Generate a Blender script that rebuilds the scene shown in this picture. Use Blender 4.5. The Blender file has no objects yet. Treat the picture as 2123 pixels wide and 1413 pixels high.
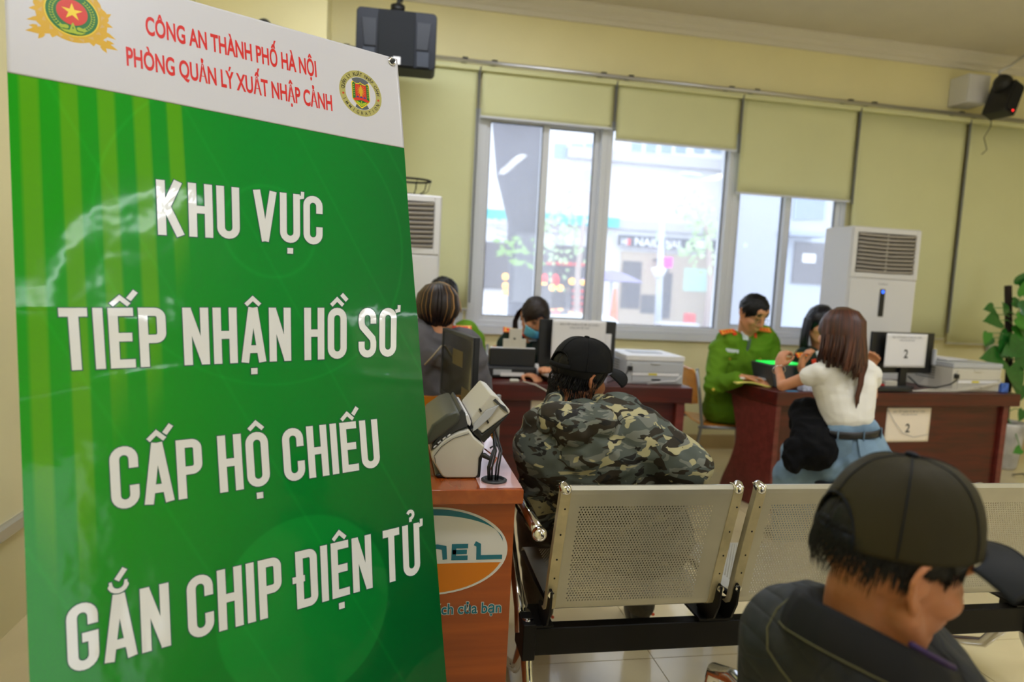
import bpy, bmesh, math, random
import numpy as np
from mathutils import Vector, Matrix, noise
random.seed(7)
V = Vector
C = bpy.context.scene.collection
sc = bpy.context.scene
PI = math.pi

# ------------------------------------------------------------------ camera
FPX, CX, CY, EYE = 1415.0, 1061.5, 706.5, 1.36
def _frame():
    dn = V((-.0518, 1, .0933)).normalized()
    x = V((8750 - CX, 972 - CY, FPX)); x -= dn * x.dot(dn); x.normalize()
    z = -dn
    y = z.cross(x)
    return x, y, z
_X, _Y, _Z = _frame()
def to_world(c): return V((_X.dot(c), _Y.dot(c), _Z.dot(c)))
def ray(px, py): return to_world(V((px - CX, py - CY, FPX)))
def at_y(px, py, y):
    r = ray(px, py); return V((0, 0, EYE)) + r * (y / r.y)
def at_z(px, py, z):
    r = ray(px, py); return V((0, 0, EYE)) + r * ((z - EYE) / r.z)
def at_d(px, py, d):
    """point at distance d along the viewing axis"""
    return V((0, 0, EYE)) + ray(px, py) * (d / FPX)
cd = bpy.data.cameras.new('camera'); cam = bpy.data.objects.new('camera', cd); C.objects.link(cam)
cx, cy, cz = to_world(V((1, 0, 0))), to_world(V((0, -1, 0))), to_world(V((0, 0, -1)))
cam.matrix_world = Matrix(((cx.x, cy.x, cz.x, 0), (cx.y, cy.y, cz.y, 0), (cx.z, cy.z, cz.z, EYE), (0, 0, 0, 1)))
cd.sensor_width = 36; cd.lens = FPX / 2123 * 36; cd.clip_start = .05; cd.clip_end = 200
cd.dof.use_dof = True; cd.dof.focus_distance = 1.75; cd.dof.aperture_fstop = 2.2
sc.camera = cam
sc.view_settings.view_transform = 'Standard'; sc.view_settings.look = 'None'
sc.view_settings.gamma = 1; sc.view_settings.use_curve_mapping = False
sc.view_settings.exposure = 0.14

# ------------------------------------------------------------------ world
def lin(c):
    return tuple(((v / 255) / 12.92 if v / 255 <= .04045 else ((v / 255 + .055) / 1.055) ** 2.4) for v in c)
w = bpy.data.worlds.new('overcast_sky'); sc.world = w; w.use_nodes = True
bg = w.node_tree.nodes['Background']; bg.inputs[0].default_value = (.86, .93, 1, 1); bg.inputs[1].default_value = 3.9

LAMP = 24      # strength of the ceiling panels
SKYFILL = 1.0
# rectangular area light aimed at a target
def area(name, loc, target, sx, sy, power, col=(1, 1, 1)):
    l = bpy.data.lights.new(name, 'AREA'); l.shape = 'RECTANGLE'; l.size = sx; l.size_y = sy; l.energy = power; l.color = col
    o = bpy.data.objects.new(name, l); C.objects.link(o); o.location = loc
    o.rotation_euler = (V(target) - V(loc)).to_track_quat('-Z', 'Y').to_euler(); return o

# ------------------------------------------------------------------ materials
MATS = {}
def mat(name, rgb, rough=.5, metal=0., bump=0., bscale=60., var=0., vscale=4., coat=0., emit=0., spec=.5, sheen=0., lin_rgb=None, stretch=(1, 1, 1), trans=0., alpha=1., subs=0.):
    if name in MATS: return MATS[name]
    m = bpy.data.materials.new(name); m.use_nodes = True; nt = m.node_tree
    b = nt.nodes['Principled BSDF']; c = lin_rgb or lin(rgb)
    b.inputs['Base Color'].default_value = (*c, 1); b.inputs['Roughness'].default_value = rough
    b.inputs['Metallic'].default_value = metal; b.inputs['Coat Weight'].default_value = coat
    b.inputs['Specular IOR Level'].default_value = spec; b.inputs['Sheen Weight'].default_value = sheen
    b.inputs['Transmission Weight'].default_value = trans; b.inputs['Alpha'].default_value = alpha
    if subs: b.inputs['Subsurface Weight'].default_value = subs; b.inputs['Subsurface Radius'].default_value = (.012, .005, .003); b.inputs['Subsurface Scale'].default_value = 1
    if emit: b.inputs['Emission Color'].default_value = (*c, 1); b.inputs['Emission Strength'].default_value = emit
    tc = nt.nodes.new('ShaderNodeTexCoord'); mp = nt.nodes.new('ShaderNodeMapping'); mp.inputs['Scale'].default_value = stretch
    nt.links.new(tc.outputs['Object'], mp.inputs[0])
    if bump:
        n = nt.nodes.new('ShaderNodeTexNoise'); n.inputs['Scale'].default_value = bscale; n.inputs['Detail'].default_value = 4
        bp = nt.nodes.new('ShaderNodeBump'); bp.inputs['Strength'].default_value = min(1, bump); bp.inputs['Distance'].default_value = .004
        nt.links.new(mp.outputs[0], n.inputs[0]); nt.links.new(n.outputs[0], bp.inputs['Height']); nt.links.new(bp.outputs[0], b.inputs['Normal'])
    if var:
        n = nt.nodes.new('ShaderNodeTexNoise'); n.inputs['Scale'].default_value = vscale; n.inputs['Detail'].default_value = 5
        r = nt.nodes.new('ShaderNodeValToRGB'); r.color_ramp.elements[0].position = .3; r.color_ramp.elements[1].position = .7
        r.color_ramp.elements[0].color = (*[v * (1 - var) for v in c], 1); r.color_ramp.elements[1].color = (*[min(1, v * (1 + var * .6)) for v in c], 1)
        nt.links.new(mp.outputs[0], n.inputs[0]); nt.links.new(n.outputs[0], r.inputs[0]); nt.links.new(r.outputs[0], b.inputs['Base Color'])
    MATS[name] = m; return m
def wood(name, a, b_, scale=3., rough=.35, coat=.3, axis=0):
    m = mat(name, a, rough, coat=coat); nt = m.node_tree; b = nt.nodes['Principled BSDF']; mp = [n for n in nt.nodes if n.type == 'MAPPING'][0]
    s = [12, 12, 12]; s[axis] = .8; mp.inputs['Scale'].default_value = s
    n = nt.nodes.new('ShaderNodeTexNoise'); n.inputs['Scale'].default_value = scale; n.inputs['Detail'].default_value = 6; n.inputs['Distortion'].default_value = .6
    r = nt.nodes.new('ShaderNodeValToRGB'); r.color_ramp.elements[0].position = .32; r.color_ramp.elements[1].position = .68
    r.color_ramp.elements[0].color = (*lin(a), 1); r.color_ramp.elements[1].color = (*lin(b_), 1)
    nt.links.new(mp.outputs[0], n.inputs[0]); nt.links.new(n.outputs[0], r.inputs[0]); nt.links.new(r.outputs[0], b.inputs['Base Color'])
    return m
wall_m = mat('yellow_wall_paint', (242, 232, 182), .7, bump=.1, bscale=30, var=.05, vscale=1.5)
ceil_m = mat('ceiling_paint', (226, 218, 204), .8, var=.03)
crown_m = mat('crown_plaster', (225, 218, 205), .6)
tile_m = mat('cream_floor_tile', (222, 206, 164), .18, var=.07, vscale=3., coat=.3)
grout_m = mat('dark_grout', (110, 95, 70), .9)
skirt_m = mat('beige_skirting_tile', (196, 170, 122), .3, var=.1)
pvc_m = mat('white_pvc', (222, 224, 232), .35)
pvc_dark = mat('grey_gasket', (110, 112, 118), .6)
blind_m = mat('olive_cream_blind_fabric', (222, 221, 172), .85, bump=.25, bscale=500, var=.03, vscale=2)
rail_m = mat('brushed_rail_metal', (200, 200, 205), .28, metal=.9)
chrome = mat('chrome', (225, 225, 228), .08, metal=1.)
black_pl = mat('black_plastic', (24, 24, 26), .45)
dark_pl = mat('charcoal_plastic', (56, 58, 62), .45, bump=.1, bscale=300)
white_pl = mat('white_plastic', (226, 224, 226), .35)
grey_pl = mat('light_grey_plastic', (186, 188, 194), .4, var=.03)
beige_pl = mat('beige_grey_plastic', (205, 200, 188), .45, var=.04)
paper_m = mat('white_paper', (234, 232, 236), .8)
cream_paper = mat('cream_paper', (240, 226, 208), .8)
ink_m = mat('black_ink', (30, 30, 34), .8)
ink_grey = mat('grey_ink', (120, 122, 130), .8)
mahog = wood('mahogany_laminate', (88, 20, 10), (60, 11, 6), 2.5, .38, .12)
mahog_lit_side = wood('mahogany_laminate_lit_side', (122, 52, 46), (98, 38, 32), 2.5, .38, .12)  # same laminate, its colour lightened for the light falling on the side faces
orange_wood = wood('orange_brown_laminate', (176, 84, 24), (150, 66, 16), 2., .35, .3)
orange_top = wood('orange_brown_laminate_top', (172, 80, 24), (150, 66, 18), 2., .2, .5, axis=1)
ply_m = wood('orange_plywood', (222, 140, 40), (200, 118, 28), 2., .3, .4)
steel_seat = mat('silver_powder_coated_steel', (190, 186, 172), .36, metal=.55, var=.10, vscale=6)
steel_edge = mat('worn_cream_steel_edge', (196, 184, 150), .42, metal=.45, var=.25, vscale=14)
black_steel = mat('black_painted_steel', (15, 13, 12), .5, spec=.25, var=.2, vscale=20)
skin_m = mat('skin', (205, 142, 104), .5, bump=.12, bscale=180, var=.07, vscale=25, subs=.15)
skin_dark = mat('tanned_skin', (182, 118, 80), .48, bump=.2, bscale=160, var=.12, vscale=22, subs=.12)
hair_m = mat('black_hair', (14, 12, 12), .45, bump=.4, bscale=120, spec=.25)
hair_br = mat('dark_brown_hair', (30, 17, 14), .45, bump=.3, bscale=150, spec=.4)
hair_red = mat('reddish_brown_hair', (90, 47, 28), .42, bump=.3, bscale=150, var=.3, vscale=20)
hair_red2 = mat('dark_reddish_hair', (60, 30, 22), .45)
hair_gold = mat('golden_highlight_hair', (176, 128, 70), .45)

# ------------------------------------------------------------------ mesh helpers
class MB:
    def __init__(s): s.v = []; s.f = []
    def add(s, vs, fs):
        o = len(s.v); s.v += [tuple(p) for p in vs]; s.f += [tuple(i + o for i in f) for f in fs]; return s
    def box(s, lo, hi, M=None):
        x0, y0, z0 = lo; x1, y1, z1 = hi
        vs = [V(p) for p in ((x0, y0, z0), (x1, y0, z0), (x1, y1, z0), (x0, y1, z0), (x0, y0, z1), (x1, y0, z1), (x1, y1, z1), (x0, y1, z1))]
        if M is not None: vs = [M @ p for p in vs]
        return s.add(vs, [(0, 3, 2, 1), (4, 5, 6, 7), (0, 1, 5, 4), (1, 2, 6, 5), (2, 3, 7, 6), (3, 0, 4, 7)])
    def tube(s, pts, r, n=10, caps=True, flat=1., up=None):
        pts = [V(p) for p in pts]; k = len(pts); rs = r if isinstance(r, (list, tuple)) else [r] * k
        vs = []; prev = None
        for i, p in enumerate(pts):
            t = (pts[min(i + 1, k - 1)] - pts[max(i - 1, 0)])
            if t.length < 1e-9: t = V((0, 0, 1))
            t.normalize()
            if prev is None:
                a = V(up) if up else (V((0, 0, 1)) if abs(t.z) < .9 else V((1, 0, 0)))
                u = a.cross(t).normalized()
            else:
                u = (prev - t * prev.dot(t)).normalized()
            prev = u; w_ = t.cross(u)
            for j in range(n):
                a = 2 * PI * j / n; vs.append(p + (u * math.cos(a) + w_ * math.sin(a) * flat) * rs[i])
        fs = [(i * n + j, i * n + (j + 1) % n, (i + 1) * n + (j + 1) % n, (i + 1) * n + j) for i in range(k - 1) for j in range(n)]
        if caps: fs += [tuple(reversed(range(n))), tuple(range((k - 1) * n, k * n))]
        return s.add(vs, fs)
    def lathe(s, prof, n=24, M=None, sx=1., sy=1.):
        vs = []; fs = []; k = len(prof)
        for r, z in prof:
            for j in range(n):
                a = 2 * PI * j / n; vs.append(V((r * math.cos(a) * sx, r * math.sin(a) * sy, z)))
        fs = [(i * n + j, i * n + (j + 1) % n, (i + 1) * n + (j + 1) % n, (i + 1) * n + j) for i in range(k - 1) for j in range(n)]
        if prof[0][0] > 1e-6: fs.append(tuple(reversed(range(n))))
        if prof[-1][0] > 1e-6: fs.append(tuple(range((k - 1) * n, k * n)))
        if M is not None: vs = [M @ p for p in vs]
        return s.add(vs, fs)
    def ell(s, c, r, B=None, n=20, m=12):
        """closed ellipsoid; B is a 3x3 whose columns are its axes"""
        c = V(c); vs = []; fs = []
        def T(x, y, z):
            p = V((x * r[0], y * r[1], z * r[2])); return c + (B @ p if B is not None else p)
        vs.append(T(0, 0, -1))
        for i in range(1, m):
            ph = -PI / 2 + PI * i / m
            for j in range(n):
                a = 2 * PI * j / n; vs.append(T(math.cos(ph) * math.cos(a), math.cos(ph) * math.sin(a), math.sin(ph)))
        vs.append(T(0, 0, 1)); L = len(vs) - 1
        for j in range(n): fs.append((0, 1 + (j + 1) % n, 1 + j)); fs.append((L, 1 + (m - 2) * n + j, 1 + (m - 2) * n + (j + 1) % n))
        for i in range(m - 2):
            for j in range(n): fs.append((1 + i * n + j, 1 + i * n + (j + 1) % n, 1 + (i + 1) * n + (j + 1) % n, 1 + (i + 1) * n + j))
        return s.add(vs, fs)
    def cone(s, a, b, ra, rb, n=16, flat=1., up=None):
        """rounded cone with hemispherical ends"""
        a = V(a); b = V(b); d = (b - a); L = d.length
        if L < 1e-6: return s.ell(a, (ra, ra, ra))
        d /= L; pts = []; rs = []
        for k in range(5):
            t = PI / 2 * k / 5; pts.append(a - d * ra * math.cos(t)); rs.append(max(ra * math.sin(t), ra * .05))
        pts.append(a); rs.append(ra); pts.append((a + b) / 2); rs.append((ra + rb) / 2); pts.append(b); rs.append(rb)
        for k in range(1, 6):
            t = PI / 2 * k / 5; pts.append(b + d * rb * math.sin(t)); rs.append(max(rb * math.cos(t), rb * .05))
        return s.tube(pts, rs, n=n, flat=flat, up=up)
    def prism(s, poly, d0, d1, f):
        """2D polygon extruded between depths; f(x,y,d) gives the point"""
        n = len(poly); vs = [f(x, y, d0) for x, y in poly] + [f(x, y, d1) for x, y in poly]
        fs = [tuple(reversed(range(n))), tuple(range(n, 2 * n))] + [(i, (i + 1) % n, n + (i + 1) % n, n + i) for i in range(n)]
        return s.add(vs, fs)
    def grid(s, f, nu, nv, closed_u=False):
        vs = [f(i / (nu if closed_u else nu), j / nv) for j in range(nv + 1) for i in range(nu + (0 if closed_u else 1))]
        W = nu if closed_u else nu + 1
        fs = [(j * W + i, j * W + (i + 1) % W, (j + 1) * W + (i + 1) % W, (j + 1) * W + i) for j in range(nv) for i in range(nu)]
        return s.add(vs, fs)
    def build(s, name, m, parent=None, smooth=False, bevel=0., seg=2, solid=0., sub=0, mats=None, off=-1, kind=None, label=None, recalc=True, auto=None):
        me = bpy.data.meshes.new(name); me.from_pydata(s.v, [], s.f)
        if recalc:
            bm = bmesh.new(); bm.from_mesh(me); bmesh.ops.recalc_face_normals(bm, faces=bm.faces); bm.to_mesh(me); bm.free()
        return link(name, me, m, parent, smooth, bevel, seg, solid, sub, mats, off, kind, label, auto)
ROOTS = {}
def link(name, me, m, parent=None, smooth=False, bevel=0., seg=2, solid=0., sub=0, mats=None, off=-1, kind=None, label=None, auto=None):
    for q in (mats or [m]): me.materials.append(q)
    if smooth: me.polygons.foreach_set('use_smooth', [True] * len(me.polygons))
    o = bpy.data.objects.new(name, me); C.objects.link(o)
    if parent:
        o.parent = parent
        if parent.name in ROOTS: o.matrix_parent_inverse = ROOTS[parent.name].copy()
    if solid:
        q = o.modifiers.new('thickness', 'SOLIDIFY'); q.thickness = solid; q.offset = off
    if bevel:
        q = o.modifiers.new('edges', 'BEVEL'); q.width = bevel; q.segments = seg; q.limit_method = 'ANGLE'; q.angle_limit = .6
        me.polygons.foreach_set('use_smooth', [True] * len(me.polygons)); q.harden_normals = True
    if sub:
        q = o.modifiers.new('smooth', 'SUBSURF'); q.levels = q.render_levels = sub
    if kind: o['kind'] = kind
    if label: o['label'] = label
    return o
def thing(name, label, cat, loc=(0, 0, 0), rz=0, group=None, world=False):
    o = bpy.data.objects.new(name, None); C.objects.link(o); o.empty_display_size = .1
    o.location = loc; o.rotation_euler = (0, 0, rz); o['label'] = label; o['category'] = cat
    if group: o['group'] = group
    if world: ROOTS[o.name] = Matrix.Translation(-V(loc))
    return o
def tag(o, label, cat, group=None):
    o['label'] = label; o['category'] = cat
    if group: o['group'] = group
    return o
def dup(root, loc, rz=0, label=None):
    r = root.copy(); C.objects.link(r); r.location = loc; r.rotation_euler = (0, 0, rz)
    if label: r['label'] = label
    for ch in list(root.children):
        c = ch.copy(); C.objects.link(c); c.parent = r
        for g in ch.children:
            d = g.copy(); C.objects.link(d); d.parent = c
    return r
def lookM(o, f, up=(0, 0, 1)):
    """4x4 with x=forward, y=left, z=up"""
    f = V(f).normalized(); l = V(up).cross(f).normalized(); u = f.cross(l)
    return Matrix(((f.x, l.x, u.x, o[0]), (f.y, l.y, u.y, o[1]), (f.z, l.z, u.z, o[2]), (0, 0, 0, 1)))
def rotM(loc, rx=0, ry=0, rz=0):
    return Matrix.Translation(V(loc)) @ Matrix.Rotation(rz, 4, 'Z') @ Matrix.Rotation(ry, 4, 'Y') @ Matrix.Rotation(rx, 4, 'X')
def fused(mb, voxel, smooth=4, fold=None):
    """one continuous surface grown from overlapping volumes"""
    me = bpy.data.meshes.new('tmp'); me.from_pydata(mb.v, [], mb.f)
    bm = bmesh.new(); bm.from_mesh(me); bmesh.ops.recalc_face_normals(bm, faces=bm.faces); bm.to_mesh(me); bm.free()
    o = bpy.data.objects.new('tmp', me); C.objects.link(o)
    r = o.modifiers.new('r', 'REMESH'); r.mode = 'VOXEL'; r.voxel_size = voxel
    if smooth: q = o.modifiers.new('s', 'SMOOTH'); q.iterations = smooth; q.factor = .5
    bpy.context.view_layer.update()
    out = bpy.data.meshes.new_from_object(o.evaluated_get(bpy.context.evaluated_depsgraph_get()))
    bpy.data.objects.remove(o); bpy.data.meshes.remove(me)
    if fold:
        n = len(out.vertices); co = np.empty(n * 3, 'f'); no = np.empty(n * 3, 'f')
        out.vertices.foreach_get('co', co); out.vertices.foreach_get('normal', no); co = co.reshape(-1, 3); no = no.reshape(-1, 3)
        d = np.array([fold(V(c)) for c in co.tolist()], 'f'); out.vertices.foreach_set('co', (co + no * d[:, None]).ravel()); out.update()
    return out
def text_mesh(body, size=1., sx=1., bold=0., align='LEFT', space=1.):
    """flat lettering as 2D vertices and faces"""
    cu = bpy.data.curves.new('t', 'FONT'); cu.body = body; cu.size = size; cu.offset = bold; cu.space_character = space; cu.align_x = align; cu.resolution_u = 4
    o = bpy.data.objects.new('t', cu); C.objects.link(o); bpy.context.view_layer.update()
    me = bpy.data.meshes.new_from_object(o.evaluated_get(bpy.context.evaluated_depsgraph_get()))
    vs = [(v.co.x * sx, v.co.y) for v in me.vertices]; fs = [tuple(p.vertices) for p in me.polygons]
    bpy.data.objects.remove(o); bpy.data.curves.remove(cu); bpy.data.meshes.remove(me)
    return vs, fs
def fit_text(mb, body, box, f, bold=0., sx=None):
    """letters scaled to fill box=(x0,y0,x1,y1) (y0..y1 is the height of the plain capitals), mapped by f(x,y)"""
    vs, fs = text_mesh(body, 1., 1., bold)
    xs = [p[0] for p in vs]; a, b = min(xs), max(xs)
    cap = .73
    x0, y0, x1, y1 = box
    mb.add([f(x0 + (x - a) / (b - a) * (x1 - x0), y0 + y / cap * (y1 - y0)) for x, y in vs], fs)

# ------------------------------------------------------------------ the hall
YB = 5.30          # face of the window wall
XL, XR, YF = -1.30, 6.3, -3.6
CZ = 3.46
floor = MB().box((XL - .2, YF - .2, -.06), (XR + .2, YB + .25, -.006)).build('floor', grout_m); floor['kind'] = 'structure'
tile_me = None
for i in range(-3, 10):
    for j in range(-7, 7):
        x0 = 1.0 + (i - 1) * .6; y0 = 2.24 + (j - 1) * .6
        x1, y1 = x0 + .6, y0 + .6
        if x1 <= XL or x0 >= XR or y0 >= YB or y1 <= YF: continue
        if y1 > YB: y1 = YB
        a = MB().box((x0 + .0015, y0 + .0015, -.01), (x1 - .0015, y1 - .0015, random.uniform(-.0004, .0002))).build('tile', tile_m, floor)
# window wall, pierced by four windows
WINZ0, WINZ1 = .97, 2.62
wins = [(-.45, .58), (.655, 3.80)]
mb = MB()
mb.box((XL, YB, 0), (XR, YB + .2, WINZ0)).box((XL, YB, WINZ1), (XR, YB + .2, CZ))
mb.box((XL, YB, WINZ0), (-.45, YB + .2, WINZ1)).box((.58, YB, WINZ0), (.655, YB + .2, WINZ1)).box((3.80, YB, WINZ0), (XR, YB + .2, WINZ1))
mb.build('wall_back', wall_m, kind='structure')
MB().box((XL - .15, YF, 0), (XL, YB + .2, CZ)).build('wall_left', wall_m, kind='structure')
# solid right wall; rear wall with an unseen opening added for daylight and banner reflections
mb = MB(); mb.box((XR, YF, 0), (XR + .15, YB + .2, CZ))
mb.build('wall_right', wall_m, kind='structure')
mb = MB(); mb.box((XL, YF - .15, 0), (2.6, YF, CZ)).box((3.5, YF - .15, 0), (XR, YF, CZ)).box((2.6, YF - .15, 2.3), (3.5, YF, CZ))
mb.build('wall_front', wall_m, kind='structure')
MB().box((XL - .2, YF - .2, CZ), (XR + .2, YB + .3, CZ + .12)).build('ceiling', ceil_m, kind='structure')
# pillar beside the window wall
pr = at_y(678, 40, 4.95).x
MB().box((XL, 4.95, 0), (pr, YB, CZ)).build('pillar', wall_m, kind='structure')
# crown moulding
def crown_profile(): return [(0, 0), (.02, 0), (.03, .03), (.05, .045), (.055, .07), (.085, .10), (.095, .11), (.095, .125), (0, .125)]
mb = MB()
mb.prism(crown_profile(), pr, XR, lambda a, b, d: V((d, YB - a, CZ - .125 + b)))
mb.build('trim_1', crown_m, kind='structure')
MB().prism(crown_profile(), YF, 4.95, lambda a, b, d: V((XL + a, d, CZ - .125 + b))).build('trim_2', crown_m, kind='structure')
MB().prism(crown_profile(), YF, YB, lambda a, b, d: V((XR - a, d, CZ - .125 + b))).build('trim_3', crown_m, kind='structure')
MB().prism(crown_profile(), XL, pr, lambda a, b, d: V((d, 4.95 - a, CZ - .125 + b))).build('trim_5', crown_m, kind='structure')
bb = bpy.data.objects.new('baseboard_back', bpy.data.meshes.new('baseboard_back')); C.objects.link(bb); bb['kind'] = 'structure'
bb.data.from_pydata([(pr, YB - .001, 0), (XR, YB - .001, 0), (XR, YB - .001, .118), (pr, YB - .001, .118)], [], [(0, 1, 2, 3)]); bb.data.materials.append(grout_m)
x = pr
while x < XR - .01:
    x1 = min(x + .6, XR); MB().box((x + .001, YB - .012, 0), (x1 - .001, YB - .0015, .12)).build('tile', skirt_m, bb); x = x1
MB().prism([(0, 0), (.02, 0), (.02, .04), (.012, .05), (0, .05)], YF, 4.95, lambda a, b, d: V((XL + a, d, .36 + b))).build('trim_4', rail_m, kind='structure')

# windows
glass_m = bpy.data.materials.new('hazy_window_glass'); glass_m.use_nodes = True
nt = glass_m.node_tree; nt.nodes.clear()
out = nt.nodes.new('ShaderNodeOutputMaterial'); mix = nt.nodes.new('ShaderNodeMixShader'); mix2 = nt.nodes.new('ShaderNodeMixShader')
tr = nt.nodes.new('ShaderNodeBsdfTransparent'); tr.inputs[0].default_value = (.93, .96, .99, 1)
gl = nt.nodes.new('ShaderNodeBsdfGlossy'); gl.inputs['Roughness'].default_value = .03
tl = nt.nodes.new('ShaderNodeBsdfTranslucent'); tl.inputs[0].default_value = (.86, .90, 1, 1)  # pale veil mixed into the glass to imitate washed-out glare outside
fr = nt.nodes.new('ShaderNodeFresnel'); fr.inputs[0].default_value = 1.45
nt.links.new(fr.outputs[0], mix.inputs[0]); nt.links.new(tr.outputs[0], mix.inputs[1]); nt.links.new(gl.outputs[0], mix.inputs[2])
mix2.inputs[0].default_value = .18; nt.links.new(mix.outputs[0], mix2.inputs[1]); nt.links.new(tl.outputs[0], mix2.inputs[2]); nt.links.new(mix2.outputs[0], out.inputs[0])
def framebox(mb, x0, x1, z0, z1, t, y0, y1):
    mb.box((x0, y0, z0), (x0 + t, y1, z1)).box((x1 - t, y0, z0), (x1, y1, z1)).box((x0 + t, y0, z0), (x1 - t, y1, z0 + t)).box((x0 + t, y0, z1 - t), (x1 - t, y1, z1))
def window(n, x0, x1, sashes):
    root = thing('window_%d' % n, 'x', 'x'); del root['label']; del root['category']; root['kind'] = 'structure'
    mb = MB(); framebox(mb, x0, x1, WINZ0, WINZ1, .045, YB - .012, YB + .12); mb.build('window_frame', pvc_m, root, bevel=.004)
    for k, (a, b, y) in enumerate(sashes):
        mb = MB(); framebox(mb, a, b, WINZ0 + .03, WINZ1 - .03, .052 if len(sashes) > 1 else .02, y, y + .035)
        s = mb.build('window_sash', pvc_m, root, bevel=.004)
        t = .05 if len(sashes) > 1 else .018
        g = MB(); framebox(g, a + t, b - t, WINZ0 + .03 + t, WINZ1 - .03 - t, .008, y + .006, y + .03); g.build('gasket', pvc_dark, s)
        MB().box((a + t, y + .015, WINZ0 + .03 + t), (b - t, y + .019, WINZ1 - .03 - t)).build('pane', glass_m, s)
    return root
window(0, -.45, .58, [(-.42, .08, YB + .02), (.05, .55, YB + .06)])
w1 = window(1, .655, 1.66, [(.675, 1.195, YB + .005), (1.14, 1.625, YB + .05)])
MB().box((.692, YB - .006, 1.62), (.712, YB + .006, 1.78)).build('latch', pvc_m, w1)
MB().box((1.632, YB + .02, 1.60), (1.642, YB + .035, 1.74)).build('latch', pvc_m, w1)
window(2, 1.66, 2.75, [(1.685, 2.72, YB + .03)])
w3 = window(3, 2.75, 3.80, [(2.80, 3.30, YB + .05), (3.245, 3.765, YB + .005)])
MB().box((2.80, YB + .02, 1.45), (2.815, YB + .035, 1.62)).build('latch', pvc_m, w3)
MB().box((-.5, YB - .035, WINZ0 - .06), (3.86, YB + .02, WINZ0 - .001)).build('trim_6', pvc_m, kind='structure')
MB().box((.60, YB - .014, WINZ0), (.656, YB + .01, WINZ1)).build('trim_7', pvc_m, kind='structure')

# curtain rail and roller blinds
RZ = 2.93; RY = YB - .11
rr = thing('curtain_rail', 'long brushed metal rail above the roller blinds, fixed along the window wall', 'rail', (2.9, YB, RZ), world=True)
MB().tube([(-.49, RY, RZ), (6.0, RY, RZ)], .016, 12).build('rail_tube', rail_m, rr, smooth=True)
edges = [-.45, .62, 1.685, 2.742, 3.798, 4.853, 5.9]
for e in edges:
    for d in (-.12, .1):
        MB().box((e + d - .02, RY - .012, RZ + .014), (e + d + .02, YB, RZ + .022)).build('bracket', black_steel, rr)
def blind(i, x0, x1, zb, label):
    r = thing('roller_blind', label, 'blind', ((x0 + x1) / 2, YB, zb), group=None, world=True)
    y = RY + .03
    MB().box((x0, y - .018, RZ - .055), (x1, YB - .0005, RZ - .018)).build('head_box', blind_m, r, bevel=.004)
    mb = MB(); mb.grid(lambda u, v: V((x0 + .012 + u * (x1 - x0 - .024), y + .014 + .003 * math.sin(u * 9 + i) * (1 - v), zb + v * (RZ - .05 - zb))), 24, 8)
    mb.build('fabric', blind_m, r, smooth=True, solid=.0015)
    MB().box((x0 + .008, y + .006, zb - .014), (x1 - .008, y + .022, zb + .003)).build('bottom_bar', rail_m if zb < 1.2 else pvc_m, r, bevel=.003)
    mb = MB(); mb.tube([(x1 - .004, y - .012, RZ - .03), (x1 - .004, y - .010, zb - .03 if zb > 1.3 else zb + .05)], .0035, 6)
    mb.tube([(x1 + .004, y - .016, RZ - .03), (x1 + .004, y - .014, zb - .03 if zb > 1.3 else zb + .05)], .0035, 6); mb.build('pull_cord', pvc_dark, r)
B = [(1.10, 'olive cream roller blind drawn down low beside the left air conditioner'),
     (2.555, 'short olive cream roller blind above the two sliding sashes with the tree outside'),
     (2.475, 'short olive cream roller blind above the wide single pane window'),
     (2.145, 'half lowered olive cream roller blind left of the tall air conditioner'),
     (1.02, 'fully lowered olive cream roller blind directly behind the tall air conditioner'),
     (.985, 'fully lowered olive cream roller blind behind the climbing plant')]
for i, (zb, lb) in enumerate(B):
    blind(i, edges[i] + .006, edges[i + 1] - .006, zb, lb)

# ------------------------------------------------------------------ ceiling lamps (real fittings, above the frame)
lamp_m = mat('lamp_diffuser', (240, 246, 255), .5, emit=LAMP)
for x, y, hx, hy, lb in [(.1, 3.9, .62, .17, 'flush ceiling lamp nearest the pillar'), (2.6, 1.6, .62, .17, 'flush ceiling lamp above the waiting benches'), (-.2, .6, .62, .17, 'flush ceiling lamp above the standing banner'),
             (4.9, 1.3, .62, .17, 'flush ceiling lamp near the right wall'), (2.14, -1.95, .09, 1.15, 'long narrow ceiling lamp running away behind the benches'), (3.45, -3.02, .30, .12, 'short ceiling lamp by the rear opening'), (5.95, -1.35, .14, .40, 'short ceiling lamp by the right wall behind the benches')]:
    t = thing('ceiling_lamp', lb, 'lamp', (x, y, CZ), world=True)
    MB().box((x - hx, y - hy, CZ - .05), (x + hx, y + hy, CZ)).build('housing', white_pl, t, bevel=.006)
    MB().box((x - hx + .02, y - hy + .02, CZ - .056), (x + hx - .02, y + hy - .02, CZ - .0505)).build('diffuser', lamp_m, t)

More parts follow.
